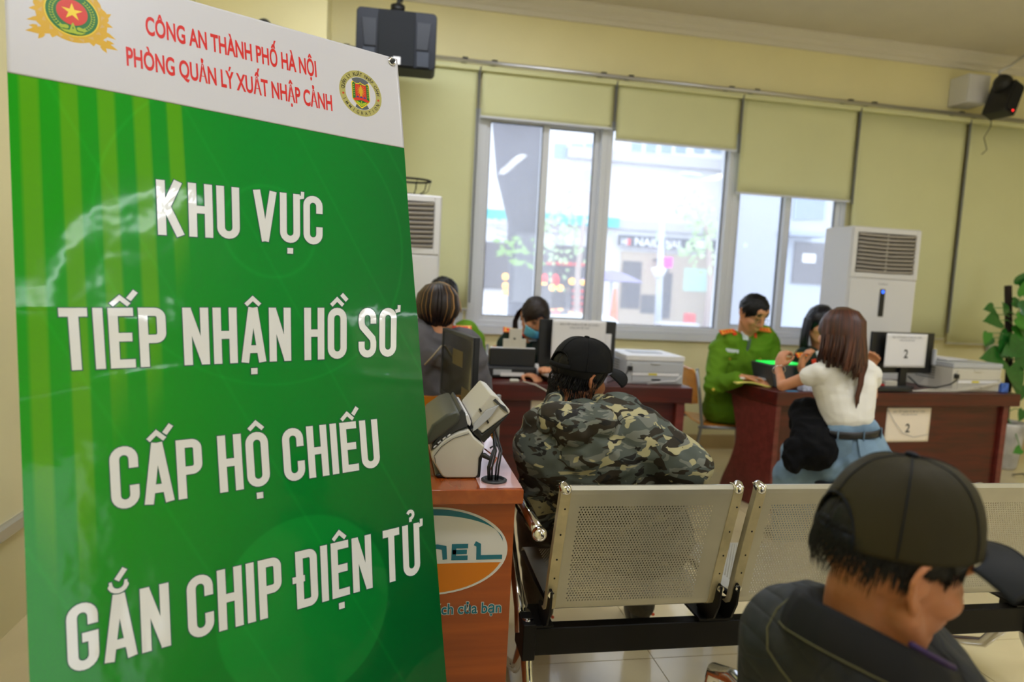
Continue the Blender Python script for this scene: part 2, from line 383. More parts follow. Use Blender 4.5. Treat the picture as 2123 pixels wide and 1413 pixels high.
# ------------------------------------------------------------------ standing banner
ud = ray(2724, 660); ud.z = 0; ud.normalize()
vd = to_world(V((-837 - CX, -19400 - CY, FPX))).normalized()      # the banner leans back
vd = (vd - ud * vd.dot(ud)).normalized()
nrm = ud.cross(vd).normalized()
if nrm.dot(V((0, -1, 0))) < 0: nrm = -nrm
P0 = at_d(15, 150, 1.2)
def UV(px, py):
    r = ray(px, py); o = V((0, 0, EYE)); t = (P0 - o).dot(nrm) / r.dot(nrm); q = o + r * t - P0
    return q.dot(ud), q.dot(vd)
uR, vR = UV(838, 307)
uL = 0.; vtop = UV(822, 122)[1]; BW = uR
vbot = vtop - BW * 2.25
def dent(u, v):
    d = .0035 * math.sin(u * 7.5 + 1.3 * math.sin(v * 4)) * math.cos(v * 3.1 + .6)
    d += .0012 * noise.noise(V((u * 7, v * 6, 1.3))) + .00022 * noise.noise(V((u * 26, v * 22, 4.))) + .00006 * noise.noise(V((u * 70, v * 60, 9.)))
    u1, v1 = UV(300, 430)
    rr_ = math.hypot(u - u1 - .02, (v - v1 + .16) * .8)                                       # shallow buckles in the sheet
    d += .0009 * math.exp(-((rr_ - .17) / .035) ** 2) * (1 if v > v1 - .2 else .2)
    for (px, py, a, s) in ((250, 655, .0013, .035), (700, 650, .0006, .05), (850, 650, .0016, .04), (620, 505, .0006, .025)):
        uu, vv = UV(px, py); d += a * math.exp(-(((u - uu) / (s * 1.6)) ** 2 + ((v - vv) / s) ** 2))
    v2 = UV(500, 790)[1]; d += .0006 * math.exp(-((v - v2 - .03 * math.sin(u * 5)) / .012) ** 2)
    return d
def S(u, v, off=0.): return P0 + ud * u + vd * v + nrm * (dent(u, v) + off)
base = P0 + ud * (BW / 2); base.z = 0
ban = thing('banner_stand', 'tall glossy green and white passport office banner leaning on its stand, at the near left', 'banner', (base.x, base.y, 0), world=True)
def vbound(u): return 0.0 + (vR - 0.) * u / BW
sheet = mat('banner_white_vinyl', (202, 200, 206), .32, coat=.25)
MB().grid(lambda a, b: S(uL + a * BW, vbound(a * BW) + b * (vtop - vbound(a * BW))), 120, 60).build('white_header', sheet, ban, smooth=True, solid=.0008)
NU, NV = 260, 520
def vv_(a, b): return vbot + b * (vbound(a * BW) - vbot)
g = MB().grid(lambda a, b: S(uL + a * BW, vv_(a, b)), NU, NV).build('green_panel', None, ban, smooth=True)
gm = mat('banner_green_vinyl', (0, 130, 50), .3, coat=.32, spec=.12, bump=.05, bscale=45)
gm.node_tree.nodes['Principled BSDF'].inputs['Coat Roughness'].default_value = .07; g.data.materials[0] = gm
ca = g.data.color_attributes.new('print', 'FLOAT_COLOR', 'POINT')
cols = []
c_l, c_m, c_d, c_s, c_b = map(np.array, (lin((22, 150, 8)), lin((0, 130, 40)), lin((0, 74, 35)), lin((88, 160, 6)), lin((30, 160, 60))))
def smooth01(x): x = min(1, max(0, x)); return x * x * (3 - 2 * x)
u_c1 = UV(610, 1080); u_c2 = UV(560, 480)
for j in range(NV + 1):
    for i in range(NU + 1):
        a, b = i / NU, j / NV; u = a * BW; v = vv_(a, b); dv = (0 - v)      # metres below the header
        c = c_l * (1 - smooth01(a * 1.7)) + c_m * smooth01(a * 1.7)
        k = smooth01((a - .55) * 1.3 + dv * .25) * .75; c = c * (1 - k) + c_d * k
        if dv > .25: k = smooth01((dv - .45) / .9) * (.25 + .4 * a); c = c * (1 - k) + c_d * k
        # bright stripes at the upper left, each cut by a slanting end
        per = .060; ph = (u - .0) / per
        lim = .95 - 1.9 * abs(a - .05) + (.12 if int(ph) % 2 else 0)
        fade = smooth01((lim - dv) / .25) * smooth01((.36 - a) / .02 + .3)
        st = smooth01((abs((ph % 1) - .5) - .02) * -12 + 3.1)
        if a < .36: c = c * (1 - st * fade * .85) + c_s * st * fade * .85
        # faint circles and arcs
        r1 = math.hypot(u - u_c1[0] - .02, (v - u_c1[1]) + .18)
        c = c + c_b * (.16 * smooth01((.19 - r1) / .006))
        r2 = math.hypot(u - u_c2[0], v - u_c2[1]); c = c + c_b * (.12 * math.exp(-((r2 - .10) / .004) ** 2) + .10 * math.exp(-((r2 - .33) / .003) ** 2))
        c = c + c_b * .08 * math.exp(-(((u * .9 + v * .45 + .05) % .21 - .1) / .003) ** 2)
        c = c * (1 + .03 * math.sin((u * 1.4 - v) * 900) * smooth01((a - .35) * 4))
        cols += [*c, 1]
ca.data.foreach_set('color', np.array(cols, dtype=np.float32))
at = gm.node_tree.nodes.new('ShaderNodeAttribute'); at.attribute_name = 'print'; gm.node_tree.links.new(at.outputs['Color'], gm.node_tree.nodes['Principled BSDF'].inputs['Base Color'])

# condensed lettering drawn with strokes
T_ = .140; HW = .42
def arc(cx_, cy_, r, a0, a1, n=10): return [(cx_ + r * math.cos(math.radians(a0 + (a1 - a0) * k / n)), cy_ + r * math.sin(math.radians(a0 + (a1 - a0) * k / n))) for k in range(n + 1)]
h = T_ / 2; L, R_ = h, HW - h; M_ = HW / 2; rr0 = (R_ - L) / 2
top = lambda a0=0, a1=180: arc(M_, 1 - h - rr0, rr0, a0, a1)
bot = lambda a0=180, a1=360: arc(M_, h + rr0, rr0, a0, a1)
G = {
 'K': (HW + .03, [[(L, 0), (L, 1)], [(R_ + .01, 1), (L + .05, .45)], [(L + .06, .58), (R_ + .03, 0)]]),
 'H': (HW, [[(L, 0), (L, 1)], [(R_, 0), (R_, 1)], [(L, .51), (R_, .51)]]),
 'U': (HW, [[(L, 1)] + bot() + [(R_, 1)]]),
 'V': (HW + .03, [[(L - .01, 1), (M_ + .015, 0)], [(R_ + .04, 1), (M_ + .015, 0)]]),
 'C': (HW, [[(R_, .64)] + top() + bot() + [(R_, .36)]]),
 'G': (HW, [[(R_, .66)] + top() + bot() + [(R_, .48)], [(R_ + h, .5 - h * .3), (M_ - .01, .5 - h * .3)]]),
 'O': (HW, [[(R_, .5)] + top() + bot() + [(R_, .5)]]),
 'S': (HW, [[(R_, .68)] + top() + [(L, .70), (L + .02, .62), (M_, .5), (R_ - .02, .38), (R_, .30)] + arc(M_, h + rr0, rr0, 0, -180) + [(L, .32)]]),
 'D': (HW, [[(L, 0), (L, 1)], [(L, 1 - h)] + [(M_ - .01, 1 - h)] + arc(R_ - .10, 1 - h - .10, .10, 90, 0) + arc(R_ - .10, h + .10, .10, 0, -90) + [(L, h)]]),
 'P': (HW, [[(L, 0), (L, 1)], [(L, 1 - h)] + arc(R_ - .10, 1 - h - .10, .10, 90, 0) + arc(R_ - .10, .40 + h + .10, .10, 0, -90) + [(L, .40 + h)]]),
 'T': (HW - .03, [[(M_ - .015, 0), (M_ - .015, 1)], [(0, 1 - h), (HW - .03, 1 - h)]]),
 'I': (T_, [[(L, 0), (L, 1)]]),
 'E': (HW - .05, [[(L, 0), (L, 1)], [(L, 1 - h), (HW - .05, 1 - h)], [(L, .51), (HW - .08, .51)], [(L, h), (HW - .05, h)]]),
 'N': (HW + .01, [[(L, 0), (L, 1)], [(R_ + .01, 0), (R_ + .01, 1)], [(L, .97), (R_ + .01, .03)]]),
 'A': (HW + .03, [[(L - .01, 0), (M_ + .0, 1)], [(R_ + .04, 0), (M_ + .03, 1)], [(L + .03, .24), (R_, .24)]]),
}
G['M'] = G['N']
MARK = {  # thin strokes above/below, relative to the glyph's middle
 '^': [([(-.13, 1.05), (0, 1.17), (.13, 1.05)], .075)],
 '/': [([(.13, 1.14), (.24, 1.28)], .085)],
 "'": [([(-.02, 1.06), (.10, 1.2)], .085)],
 '\\': [([(.10, 1.27), (.22, 1.15)], .085)],
 '.': [([(-.06, -.16), (.06, -.16)], .11)],
 'b': [([(-.13, 1.17)] + arc(0, 1.17, .12, 180, 360, 8) + [(.13, 1.17)], .07)],
 'a': [([(-.02, 1.22), (.10, 1.38)], .08)],
 '?': [([(.0, 1.05), (0.0, 1.11)] + arc(.0, 1.185, .07, -60, 160, 8), .065)],
 'h': [([(HW / 2 - .03, .93), (HW / 2 + .055, .95), (HW / 2 + .06, 1.06)], .07)],
 '-': [([(-HW / 2 - .07, .51), (-.04, .51)], .11)],
}
def ribbon(mb, pts, wd, f, ext=0., step=.12):
    p = [V((a, b)) for a, b in pts]
    q = [p[0]]
    for a in p[1:]:
        if (a - q[-1]).length > 1e-4: q.append(a)
    p = q
    if ext: p[0] = p[0] + (p[0] - p[1]).normalized() * ext; p[-1] = p[-1] + (p[-1] - p[-2]).normalized() * ext
    q = [p[0]]
    for a in p[1:]:
        n = max(1, int((a - q[-1]).length / step)); s0 = q[-1]
        for k in range(1, n + 1): q.append(s0 + (a - s0) * (k / n))
    p = q; vs = []
    for i, a in enumerate(p):
        d0 = (a - p[i - 1]).normalized() if i else (p[1] - a).normalized()
        d1 = (p[i + 1] - a).normalized() if i < len(p) - 1 else d0
        n0 = V((-d0.y, d0.x)); n1 = V((-d1.y, d1.x)); n = (n0 + n1)
        n = n.normalized() if n.length > .1 else n0
        k = wd / 2 / max(.45, n.dot(n0)); vs += [f(*(a + n * k)), f(*(a)), f(*(a - n * k))]
    fs = []
    for i in range(len(p) - 1):
        o = 3 * i; fs += [(o, o + 1, o + 4, o + 3), (o + 1, o + 2, o + 5, o + 4)]
    mb.add(vs, fs)
white_ink = mat('banner_white_ink', (222, 222, 222), .2, coat=.5)
edge_ink = mat('banner_dark_edge_ink', (8, 84, 66), .3)
LINES = [   # words as (glyph, marks), left/right edge pixels of the line's baseline and top-left pixel of its first stem
 ([('K', ''), ('H', ''), ('U', ''), ' ', ('V', ''), ('U', 'h.'), ('C', '')], (327, 487), (668, 508), (322, 373), (669, 408)),
 ([('T', ''), ('I', ''), ('E', '^/'), ('P', ''), ' ', ('N', ''), ('H', ''), ('A', '^.'), ('N', ''), ' ', ('H', ''), ('O', '^\\'), ' ', ('S', ''), ('O', 'h')], (130, 768), (822, 738), (120, 638), (823, 638)),
 ([('C', ''), ('A', '^/'), ('P', ''), ' ', ('H', ''), ('O', '^.'), ' ', ('C', ''), ('H', ''), ('I', ''), ('E', '^/'), ('U', '')], (232, 1058), (788, 967), (225, 928), (781, 868)),
 ([('G', ''), ('A', 'ba'), ('N', ''), ' ', ('C', ''), ('H', ''), ('I', ''), ('P', ''), ' ', ('D', '-'), ('I', ''), ('E', '^.'), ('N', ''), ' ', ('T', ''), ('U', 'h?')], (142, 1398), (872, 1188), (136, 1258), (868, 1082)),
]
for glyphs, bl, br, tl, tr_ in LINES:
    gap = .075; sp = .20; tot = 0
    for gch in glyphs: tot += sp if gch == ' ' else G[gch[0]][0] + gap
    tot -= gap
    A0, A1, B0, B1 = [V(UV(*q)) for q in (bl, br, tl, tr_)]
    def F(x, y, off):
        t = x / tot; a = A0.lerp(A1, t); b = B0.lerp(B1, t); q = a.lerp(b, y); return S(q.x, q.y, off)
    x = 0; mw, me_ = MB(), MB()
    for gch in glyphs + [' ']:
        if gch == ' ':
            wo = mw.build('word', white_ink, ban, recalc=False); me_.build('word_outline', edge_ink, wo, recalc=False)
            x += sp; mw, me_ = MB(), MB(); continue
        wd, strokes = G[gch[0]]
        allst = [(s_, T_) for s_ in strokes]
        for mk in gch[1]:
            if mk == '/' and '^' not in gch[1]: mk = "'"
            allst += [([(px_ + wd / 2, py_) for px_, py_ in s_], tt) for s_, tt in MARK[mk]]
        for s_, tt in allst:
            ribbon(mw, s_, tt, lambda a, b, x=x: F(x + a, b, .0011))
            ribbon(me_, s_, tt + .032, lambda a, b, x=x: F(x + a, b, .0006), ext=.016)
        x += wd + gap
# red header lines
red_ink = mat('banner_red_ink', (208, 34, 28), .35)
mb = MB()
for body, bl, br, tl in (('CÔNG AN THÀNH PHỐ HÀ NỘI', (302, 71), (657, 159), (303, 33)), ('PHÒNG QUẢN LÝ XUẤT NHẬP CẢNH', (262, 136), (690, 229), (262, 97))):
    A0, A1, B0 = V(UV(*bl)), V(UV(*br)), V(UV(*tl)); ht = (B0 - A0).length
    dx = (A1 - A0); up2 = V((0, 1))
    fit_text(mb, body, (0, 0, 1, 1), lambda x, y: S(*(A0 + dx * x + up2 * ht * y), .0011), bold=.027)
mb.build('header_lettering', red_ink, ban, recalc=False)
# emblems
def disc(mb, c, r0, r1, off, n=40, a0=0, a1=360, f=None, sy=1.):
    K = max(1, int((r1 - r0) / .012))
    mb.grid(lambda a, b: S(c[0] + (r0 + (r1 - r0) * b) * math.cos(math.radians(a0 + (a1 - a0) * a)), c[1] + sy * (r0 + (r1 - r0) * b) * math.sin(math.radians(a0 + (a1 - a0) * a)), off), n, K)
def poly(mb, pts, off):
    mb.add([S(x, y, off) for x, y in pts], [tuple(range(len(pts)))])
def star(c, r, k=.4, rot=90, n=5):
    return [(c[0] + (r if i % 2 == 0 else r * k) * math.cos(math.radians(rot + i * 180 / n)), c[1] + (r if i % 2 == 0 else r * k) * math.sin(math.radians(rot + i * 180 / n))) for i in range(2 * n)]
ink = lambda n, c: mat('ink_' + n, c, .35)
khaki_i, white_i, grey_i, gold_i, green_i, redb, blue_i, lime_i, sand_i = ink('khaki', (172, 164, 92)), ink('white', (212, 211, 214)), ink('grey', (84, 90, 94)), ink('gold', (206, 160, 10)), ink('green', (0, 104, 30)), ink('red', (204, 44, 14)), ink('blue', (40, 50, 130)), ink('lime', (160, 180, 20)), ink('sand', (205, 165, 90))
yel_i = ink('yellow', (232, 200, 20))
cI = UV(748, 194); rI = (UV(790, 194)[0] - UV(706, 194)[0]) / 2 * 1.02
sub_ = MB(); disc(sub_, cI, rI * .72, rI, .0010); em = sub_.build('round_emblem', khaki_i, ban, recalc=False, label='round khaki immigration office emblem')
def lay(fn, name, m, parent):
    q = MB(); fn(q); return q.build(name, m, parent, recalc=False)
lay(lambda q: disc(q, cI, rI * .35, rI * .70, .0011, 12, 55, 125), 'grey_segment', grey_i, em); lay(lambda q: disc(q, cI, rI * .35, rI * .70, .0011, 12, 245, 300), 'grey_segment', grey_i, em)
def shield(k, dy=0.): return [(cI[0] + x * rI * k, cI[1] + y * rI * k + dy) for x, y in ((-.42, .42), (-.36, .50), (-.22, .42), (-.08, .44), (0, .50), (.08, .44), (.22, .42), (.36, .50), (.42, .42), (.42, -.28), (.22, -.50), (0, -.66), (-.22, -.50), (-.42, -.28))]
lay(lambda q: poly(q, shield(1.0), .0013), 'shield_border', yel_i, em)
lay(lambda q: poly(q, shield(.92), .0015), 'shield', green_i, em)
lay(lambda q: poly(q, [(cI[0] + x * rI, cI[1] + y * rI) for x, y in ((-.26, .38), (.26, .38), (.26, -.22), (-.26, -.22))], .0017), 'sunburst_field', redb, em)
def rays(q):
    for k in range(16):
        a = 2 * PI * k / 16 + .1; rx = rI * .3
        q.add([S(cI[0] + rI * .04 * math.cos(a - .5), cI[1] + rI * .1 + rI * .04 * math.sin(a - .5), .0019), S(cI[0] + rx * .8 * math.cos(a) + .0006 * math.sin(a), cI[1] + rI * .1 + rx * math.sin(a), .0019), S(cI[0] + rI * .04 * math.cos(a + .5), cI[1] + rI * .1 + rI * .04 * math.sin(a + .5), .0019)], [(0, 1, 2)])
    poly(q, [(cI[0] + x * rI, cI[1] + y * rI) for x, y in ((-.03, -.18), (-.08, .12), (0, .40), (.08, .12), (.03, -.18))], .0019)
lay(rays, 'sunburst', gold_i, em)
lay(lambda q: [poly(q, [(cI[0] + (x - .08) * rI, cI[1] - .2 * rI), (cI[0] + x * rI, cI[1] - .12 * rI), (cI[0] + (x + .08) * rI, cI[1] - .2 * rI)], .0020) for x in (-.16, 0, .16)], 'blue_hills', blue_i, em)
lay(lambda q: poly(q, [(cI[0] + x * rI, cI[1] + y * rI) for x, y in ((-.38, -.30), (-.3, -.24), (0, -.2), (.3, -.24), (.38, -.30), (.28, -.36), (0, -.30), (-.28, -.36))], .0021), 'ribbon', redb, em)
def wheat(q):
    for s in (-1, 1):
        for k in range(6):
            y = cI[1] + rI * (-.16 + k * .09); x = cI[0] + s * rI * .33
            poly(q, [(x, y), (x + .03 * rI * 1.2, y + .06 * rI), (x, y + .05 * rI), (x - .03 * rI * 1.2, y + .06 * rI)], .0019)
        poly(q, [(cI[0] + s * rI * .05, cI[1] - rI * .42), (cI[0] + s * rI * .26, cI[1] - rI * .34), (cI[0] + s * rI * .2, cI[1] - rI * .46), (cI[0], cI[1] - rI * .58)], .0019)
    poly(q, [(cI[0] - rI * .02, cI[1] - rI * .34), (cI[0] + rI * .02, cI[1] - rI * .34), (cI[0] + rI * .03, cI[1] - rI * .56), (cI[0] - rI * .03, cI[1] - rI * .56)], .0020)
lay(wheat, 'wheat_ears', lime_i, em)
lay(lambda q: (poly(q, star((cI[0] - rI * .84 * math.cos(.17), cI[1] - rI * .84 * math.sin(.17)), rI * .075), .0014), poly(q, star((cI[0] + rI * .84 * math.cos(.17), cI[1] - rI * .84 * math.sin(.17)), rI * .075), .0014)), 'red_stars', redb, em)
def ring_text(q, body, a0, a1, r, size, inward=False):
    n = len(body)
    for k, ch in enumerate(body):
        if ch == ' ': continue
        a = math.radians(a0 + (a1 - a0) * k / (n - 1)); vs, fs = text_mesh(ch, size, .85, size * .012, 'CENTER')
        cs, sn = math.cos(a), math.sin(a)
        up_ = (cs, sn) if not inward else (-cs, -sn); rt = (up_[1], -up_[0])
        q.add([S(cI[0] + cs * r + rt[0] * x + up_[0] * (y - size * .36), cI[1] + sn * r + rt[1] * x + up_[1] * (y - size * .36), .0014) for x, y in vs], fs)
lay(lambda q: (ring_text(q, 'QUẢN LÝ XUẤT NHẬP CẢNH', 172, 8, rI * .85, rI * .21), ring_text(q, 'IMMIGRATION', 205, 335, rI * .86, rI * .2, True)), 'emblem_lettering', ink('black', (40, 36, 20)), em)
# large police emblem, its top cut by the frame
cE = UV(149, 30); k0 = (UV(201, 40)[0] - UV(92, 28)[0]) / 2       # radius of the green ring
sub_ = MB()
rnd = random.Random(3)
def wreath(q, off, grow):
    pts = []
    for i in range(120):
        a = 2 * PI * i / 120; low = max(0, -math.sin(a)); r = k0 * (1.36 + .16 * low + .05 * math.sin(a * 9) + .02 * math.sin(a * 23)) + grow
        if abs(a - 1.5 * PI) < .5: r = k0 * 1.32 + grow
        pts.append((cE[0] + 1.02 * r * math.cos(a), cE[1] + 1.0 * r * math.sin(a)))
    n = len(pts)
    for i in range(n): q.add([S(*cE, off), S(*pts[i], off), S(*pts[(i + 1) % n], off)], [(0, 1, 2)])
    for s in (-1, 1):
        for (ax, ay, bx, by, w_) in ((.9, -1.0, 1.75, -1.25, .16), (1.1, -.5, 1.7, -.75, .10), (1.25, .2, 1.55, .45, .09), (1.3, -.95, 1.62, -.98, .08), (1.1, -1.2, 1.3, -1.5, .09), (1.2, -.1, 1.6, -.2, .1)):
            A_, B_ = V((s * ax, ay)) * k0, V((s * bx, by)) * k0; d = (B_ - A_).normalized(); n_ = V((-d.y, d.x)) * w_ * k0
            poly(q, [(cE[0] + p.x, cE[1] + p.y) for p in (A_ - n_, (A_ + B_) / 2 - n_, B_, (A_ + B_) / 2 + n_, A_ + n_)], off)
wreath(sub_, .0010, 0); ee = sub_.build('police_emblem', gold_i, ban, recalc=False, label='gold wreathed police emblem with a star on a red disc')
lay(lambda q: [poly(q, [(cE[0] + p.x, cE[1] + p.y) for p in (V((math.cos(a) * 1.12, math.sin(a) * 1.12)) * k0, V((math.cos(a + .14) * 1.3, math.sin(a + .14) * 1.3)) * k0, V((math.cos(a + .2) * 1.16, math.sin(a + .2) * 1.16)) * k0)], .0012) for a in [k * PI / 9 for k in range(18)]], 'wreath_highlight', sand_i, ee)
lay(lambda q: disc(q, cE, 0.0005, k0 * 1.05, .0013), 'yellow_rim', yel_i, ee)
lay(lambda q: disc(q, cE, 0.0005, k0, .0015), 'green_ring', green_i, ee)
lay(lambda q: disc(q, (cE[0], cE[1] + k0 * .06), 0.0005, k0 * .60, .0018), 'red_disc', redb, ee)
def ears(q):
    for s in (-1, 1):
        for k in range(14):
            a = math.radians(-52 + k * 8) if s > 0 else math.radians(232 - k * 8)
            c = (cE[0] + math.cos(a) * k0 * .80, cE[1] + math.sin(a) * k0 * .80)
            for t in (-1, 1):
                poly(q, [(c[0] + (math.cos(a) * t * x - s * math.sin(a) * y) * k0, c[1] + (math.sin(a) * t * x + s * math.cos(a) * y) * k0) for x, y in ((0, 0), (.09, .07), (.07, -.03))], .0019)
lay(ears, 'rice_ears', lime_i, ee)
lay(lambda q: poly(q, star((cE[0], cE[1] + k0 * .08), k0 * .42, .36), .0021), 'star', yel_i, ee)
def tower(q):
    fit_text(q, 'A', (cE[0] - k0 * .17, cE[1] - k0 * .92, cE[0] + k0 * .19, cE[1] - k0 * .42), lambda x, y: S(x, y, .0023), bold=.02)
    for x in (-.42, -.3, -.24, .24, .3, .42): disc(q, (cE[0] + x * k0, cE[1] - k0 * (.64 + abs(x) * .1)), .0004, k0 * .09, .0022, 10)
    poly(q, [(cE[0] + x * k0, cE[1] + y * k0) for x, y in ((-.5, -.8), (.5, -.8), (.3, -.92), (-.3, -.92))], .0022)
lay(tower, 'works_motif', lime_i, ee)
# eyelet, rod and rear stand
ey = UV(812, 128)
q = MB(); q.lathe([(.0055, .0), (.0105, .0), (.0115, .0015), (.0095, .003), (.006, .0025), (.0055, 0)], 24, M=lookM(S(*ey, .0012), ud, nrm)); q.build('eyelet', chrome, ban, smooth=True)
q = MB(); pe = S(*ey, 0); q.tube([pe - nrm * .05, pe + nrm * .006], .0035, 10); q.ell(pe + nrm * .008, (.0052,) * 3); q.build('hook', dark_pl, ban, smooth=True)
bk = -nrm
top_r, bot_l = pe + bk * .05, S(.03, vbot + .05, -.03)
hub = S(BW / 2, (vtop + vbot) / 2, -.28); hub.z = .9
q = MB()
for c in (pe + bk * .05, S(.02, vtop - .02, -.05)): q.tube([c, hub], .006, 8)
q.build('upper_arms', dark_pl, ban, smooth=True)
q = MB(); foot = V((hub.x, hub.y, 0)) + V((bk.x, bk.y, 0)) * .35; foot.z = .01; q.tube([hub, foot], .007, 8)
for u_ in (.03, BW - .03):
    c = S(u_, vbot + .02, -.03); q.tube([hub, V((c.x, c.y, .01))], .007, 8)
q.build('legs', dark_pl, ban, smooth=True); MB().ell(hub, (.03, .03, .03)).build('hub', black_pl, ban, smooth=True)

# ------------------------------------------------------------------ wall speaker, box, cameras
def rounded_box(mb, lo, hi, r, M=None, n=4):
    x0, y0, z0 = lo; x1, y1, z1 = hi; pr_ = []
    for cx_, cz_, a0 in ((x1 - r, z1 - r, 0), (x0 + r, z1 - r, 90), (x0 + r, z0 + r, 180), (x1 - r, z0 + r, 270)):
        for k in range(n + 1):
            a = math.radians(a0 + 90 * k / n); pr_.append((cx_ + r * math.cos(a), cz_ + r * math.sin(a)))
    f = (lambda a, b, d: V((a, d, b))) if M is None else (lambda a, b, d: M @ V((a, d, b)))
    return mb.prism(pr_, y0, y1, f)
spk_c = at_d(822, 82, 4.35)
sp = thing('wall_speaker', 'wide black loudspeaker with a square badge, hung on a bracket above the banner corner', 'speaker', spk_c, rz=math.radians(-2))
navy_pl = mat('dark_navy_plastic', (17, 21, 31), .55, spec=.3)
grille_m = mat('black_speaker_cloth', (14, 17, 22), .9, bump=.4, bscale=700)
W2, H2 = .252, .175
rounded_box(MB(), (-W2, -.02, -H2), (W2, .19, H2), .03).build('cabinet', navy_pl, sp, bevel=.006)
rounded_box(MB(), (-.115, -.036, -H2 + .006), (.115, -.018, H2 - .006), .01).build('front_grille', grille_m, sp, bevel=.006)
for s_ in (-1, 1):
    mb = MB(); mb.prism([(s_ * .125, -.03), (s_ * .20, -.03), (s_ * .22, .14), (s_ * .125, .14)], -.026, -.019, lambda a, b, d: V((a, d, b - .03))); mb.build('horn_recess', mat('horn_black', (20, 24, 34), .6), sp, bevel=.004)
    MB().box((s_ * .17 - .04, -.030, -H2 + .01), (s_ * .17 + .04, -.02, -.07)).build('port', mat('port_grey', (36, 42, 54), .6), sp, bevel=.004)
MB().box((-.016, -.041, -H2 + .012), (.03, -.036, -H2 + .058)).build('badge', white_pl, sp, bevel=.002)
q = MB(); q.tube([(0, .05, H2), (0, .05, H2 + .05)], .045, 12); q.tube([(0, .05, H2 + .04), (.01, .07, H2 + .12), (0, .12, H2 + .13), (0, .12, CZ - spk_c.z)], .013, 10); q.build('bracket', black_steel, sp, smooth=True)
q = MB()
for k in range(3): q.tube([(.012 * k, .08, H2), (.02 * k - .02, .03, H2 + .05), (.03, .06 + .01 * k, H2 + .1), (0, .13, H2 + .12)], .004, 6)
q.build('cable', black_pl, sp)

bx = at_y(2029, 183, 5.1)
t = thing('junction_box', 'plain white box fixed high on the wall left of the dark speaker', 'box', bx)
MB().box((-.105, 0, -.12), (.105, .198, .115)).build('case', white_pl, t, bevel=.006)
MB().box((-.1, -.006, -.115), (.1, -.0005, .11)).build('lid', white_pl, t, bevel=.003)
sp2 = at_y(2082, 190, 4.95)
t = thing('wall_speaker', 'black speaker tilted down on an arm beside the white box, high at the right', 'speaker', sp2)
Mx = rotM((0, .0, -.06), 0, math.radians(20), math.radians(10))
q = MB(); rounded_box(q, (-.06, -.09, -.14), (.07, .10, .13), .02, Mx); q.build('cabinet', black_pl, t, bevel=.008)
rounded_box(MB(), (-.05, -.098, -.12), (.06, -.09, .11), .015, Mx).build('front_grille', grille_m, t)
q = MB(); q.ell((-.02, 0, .06), (.075, .07, .075)); q.build('swivel', black_pl, t, smooth=True)
q = MB(); q.tube([(-.03, .02, .12), (-.05, .02, .16), (.02, .0, .20), (.22, -.1, CZ - sp2.z + .005)], .012, 8); q.build('arm', rail_m, t, smooth=True)
q = MB(); q.tube([(.03, .0, .08), (.10, .02, .10), (.13, .0, .05), (.05, .02, 0)], .009, 6); q.build('cable', mat('yellow_cable', (200, 160, 40), .5), t)
MB().ell((-.0, -.10, -.17), (.008, .008, .008)).build('status_light', mat('red_light', (255, 40, 40), .4, emit=2.), t)
q = MB(); p1 = at_y(2058, 215, 5.28); p2 = at_y(2035, 320, 5.19)
q.tube([p1, at_y(2054, 262, 5.10), at_y(2040, 285, 5.12), at_y(2046, 310, 5.14), p2], .0035, 6); tag(q.build('loose_wire', black_pl, smooth=True), 'thin dark wire dangling below the white box over the blind', 'wire')

dm = at_y(548, 47, 4.9)
t = thing('dome_camera', 'small dark rounded dome mounted on the pillar, just above the banner edge', 'camera', (dm.x, 4.95, dm.z), world=True)
MB().ell((dm.x, 4.90, dm.z - .02), (.045, .05, .045)).build('dome', dark_pl, t, smooth=True)
MB().box((dm.x - .04, 4.935, dm.z - .07), (dm.x + .04, 4.9495, dm.z + .01)).build('mount', white_pl, t, bevel=.004)

# ------------------------------------------------------------------ tall air conditioners
louvre_m = mat('grey_louvre', (176, 168, 160), .4)
def air_con(loc, wd, dp, ht, label, logo=True):
    t = thing('air_conditioner', label, 'air conditioner', loc)
    MB().box((-wd / 2, 0, 0), (wd / 2, dp, ht)).build('cabinet', white_pl, t, bevel=.012, seg=3)
    z0, z1 = ht - .345, ht - .045; a = wd / 2 - .05
    q = MB(); framebox(q, -wd / 2 + .008, wd / 2 - .008, z0 - .04, ht - .008, .038, -.012, -.0005); q.build('outlet_frame', white_pl, t, bevel=.004)
    q = MB(); q.box((-a, -.003, z0), (a, -.0008, z1)); g_ = q.build('outlet_back', mat('dark_outlet', (44, 40, 40), .7), t)
    n = 10
    for k in range(n):
        zc = z0 + (z1 - z0) * (k + .5) / n
        q = MB(); q.grid(lambda u, v: V((-a + 2 * a * u, -.006 - .012 * math.sin(PI * u) * .8 - .010 * v, zc - .010 + .019 * v - .007 * math.sin(PI * u))), 12, 2)
        q.build('slat', louvre_m, t, smooth=True, solid=.002)
    MB().box((-.004, -.020, z0), (.004, -.014, z1)).build('slat_link', louvre_m, t)
    MB().box((-wd / 2 + .012, -.010, .12), (wd / 2 - .012, -.0006, z0 - .05)).build('front_panel', white_pl, t, bevel=.006)
    if logo:
        MB().box((-.022, -.016, z0 - .33), (.022, -.0105, z0 - .12)).build('display', black_pl, t, bevel=.003)
        q = MB(); q.lathe([(.0, .0), (.013, .0), (.013, .002), (0, .002)], 20, M=rotM((0, -.0165, z0 - .14), PI / 2)); q.build('power_light', mat('blue_light', (50, 110, 255), .4, emit=1.5), t)
        q = MB(); fit_text(q, 'Sumikura', (-.04, z0 - .087, .04, z0 - .072), lambda x, y: V((x, -.0108, y))); q.build('lettering', ink_grey, t)
    MB().box((-wd / 2 + .01, -.004, .0), (wd / 2 - .01, .0, .1)).build('kick_panel', grey_pl, t)
    return t
yA = 4.66
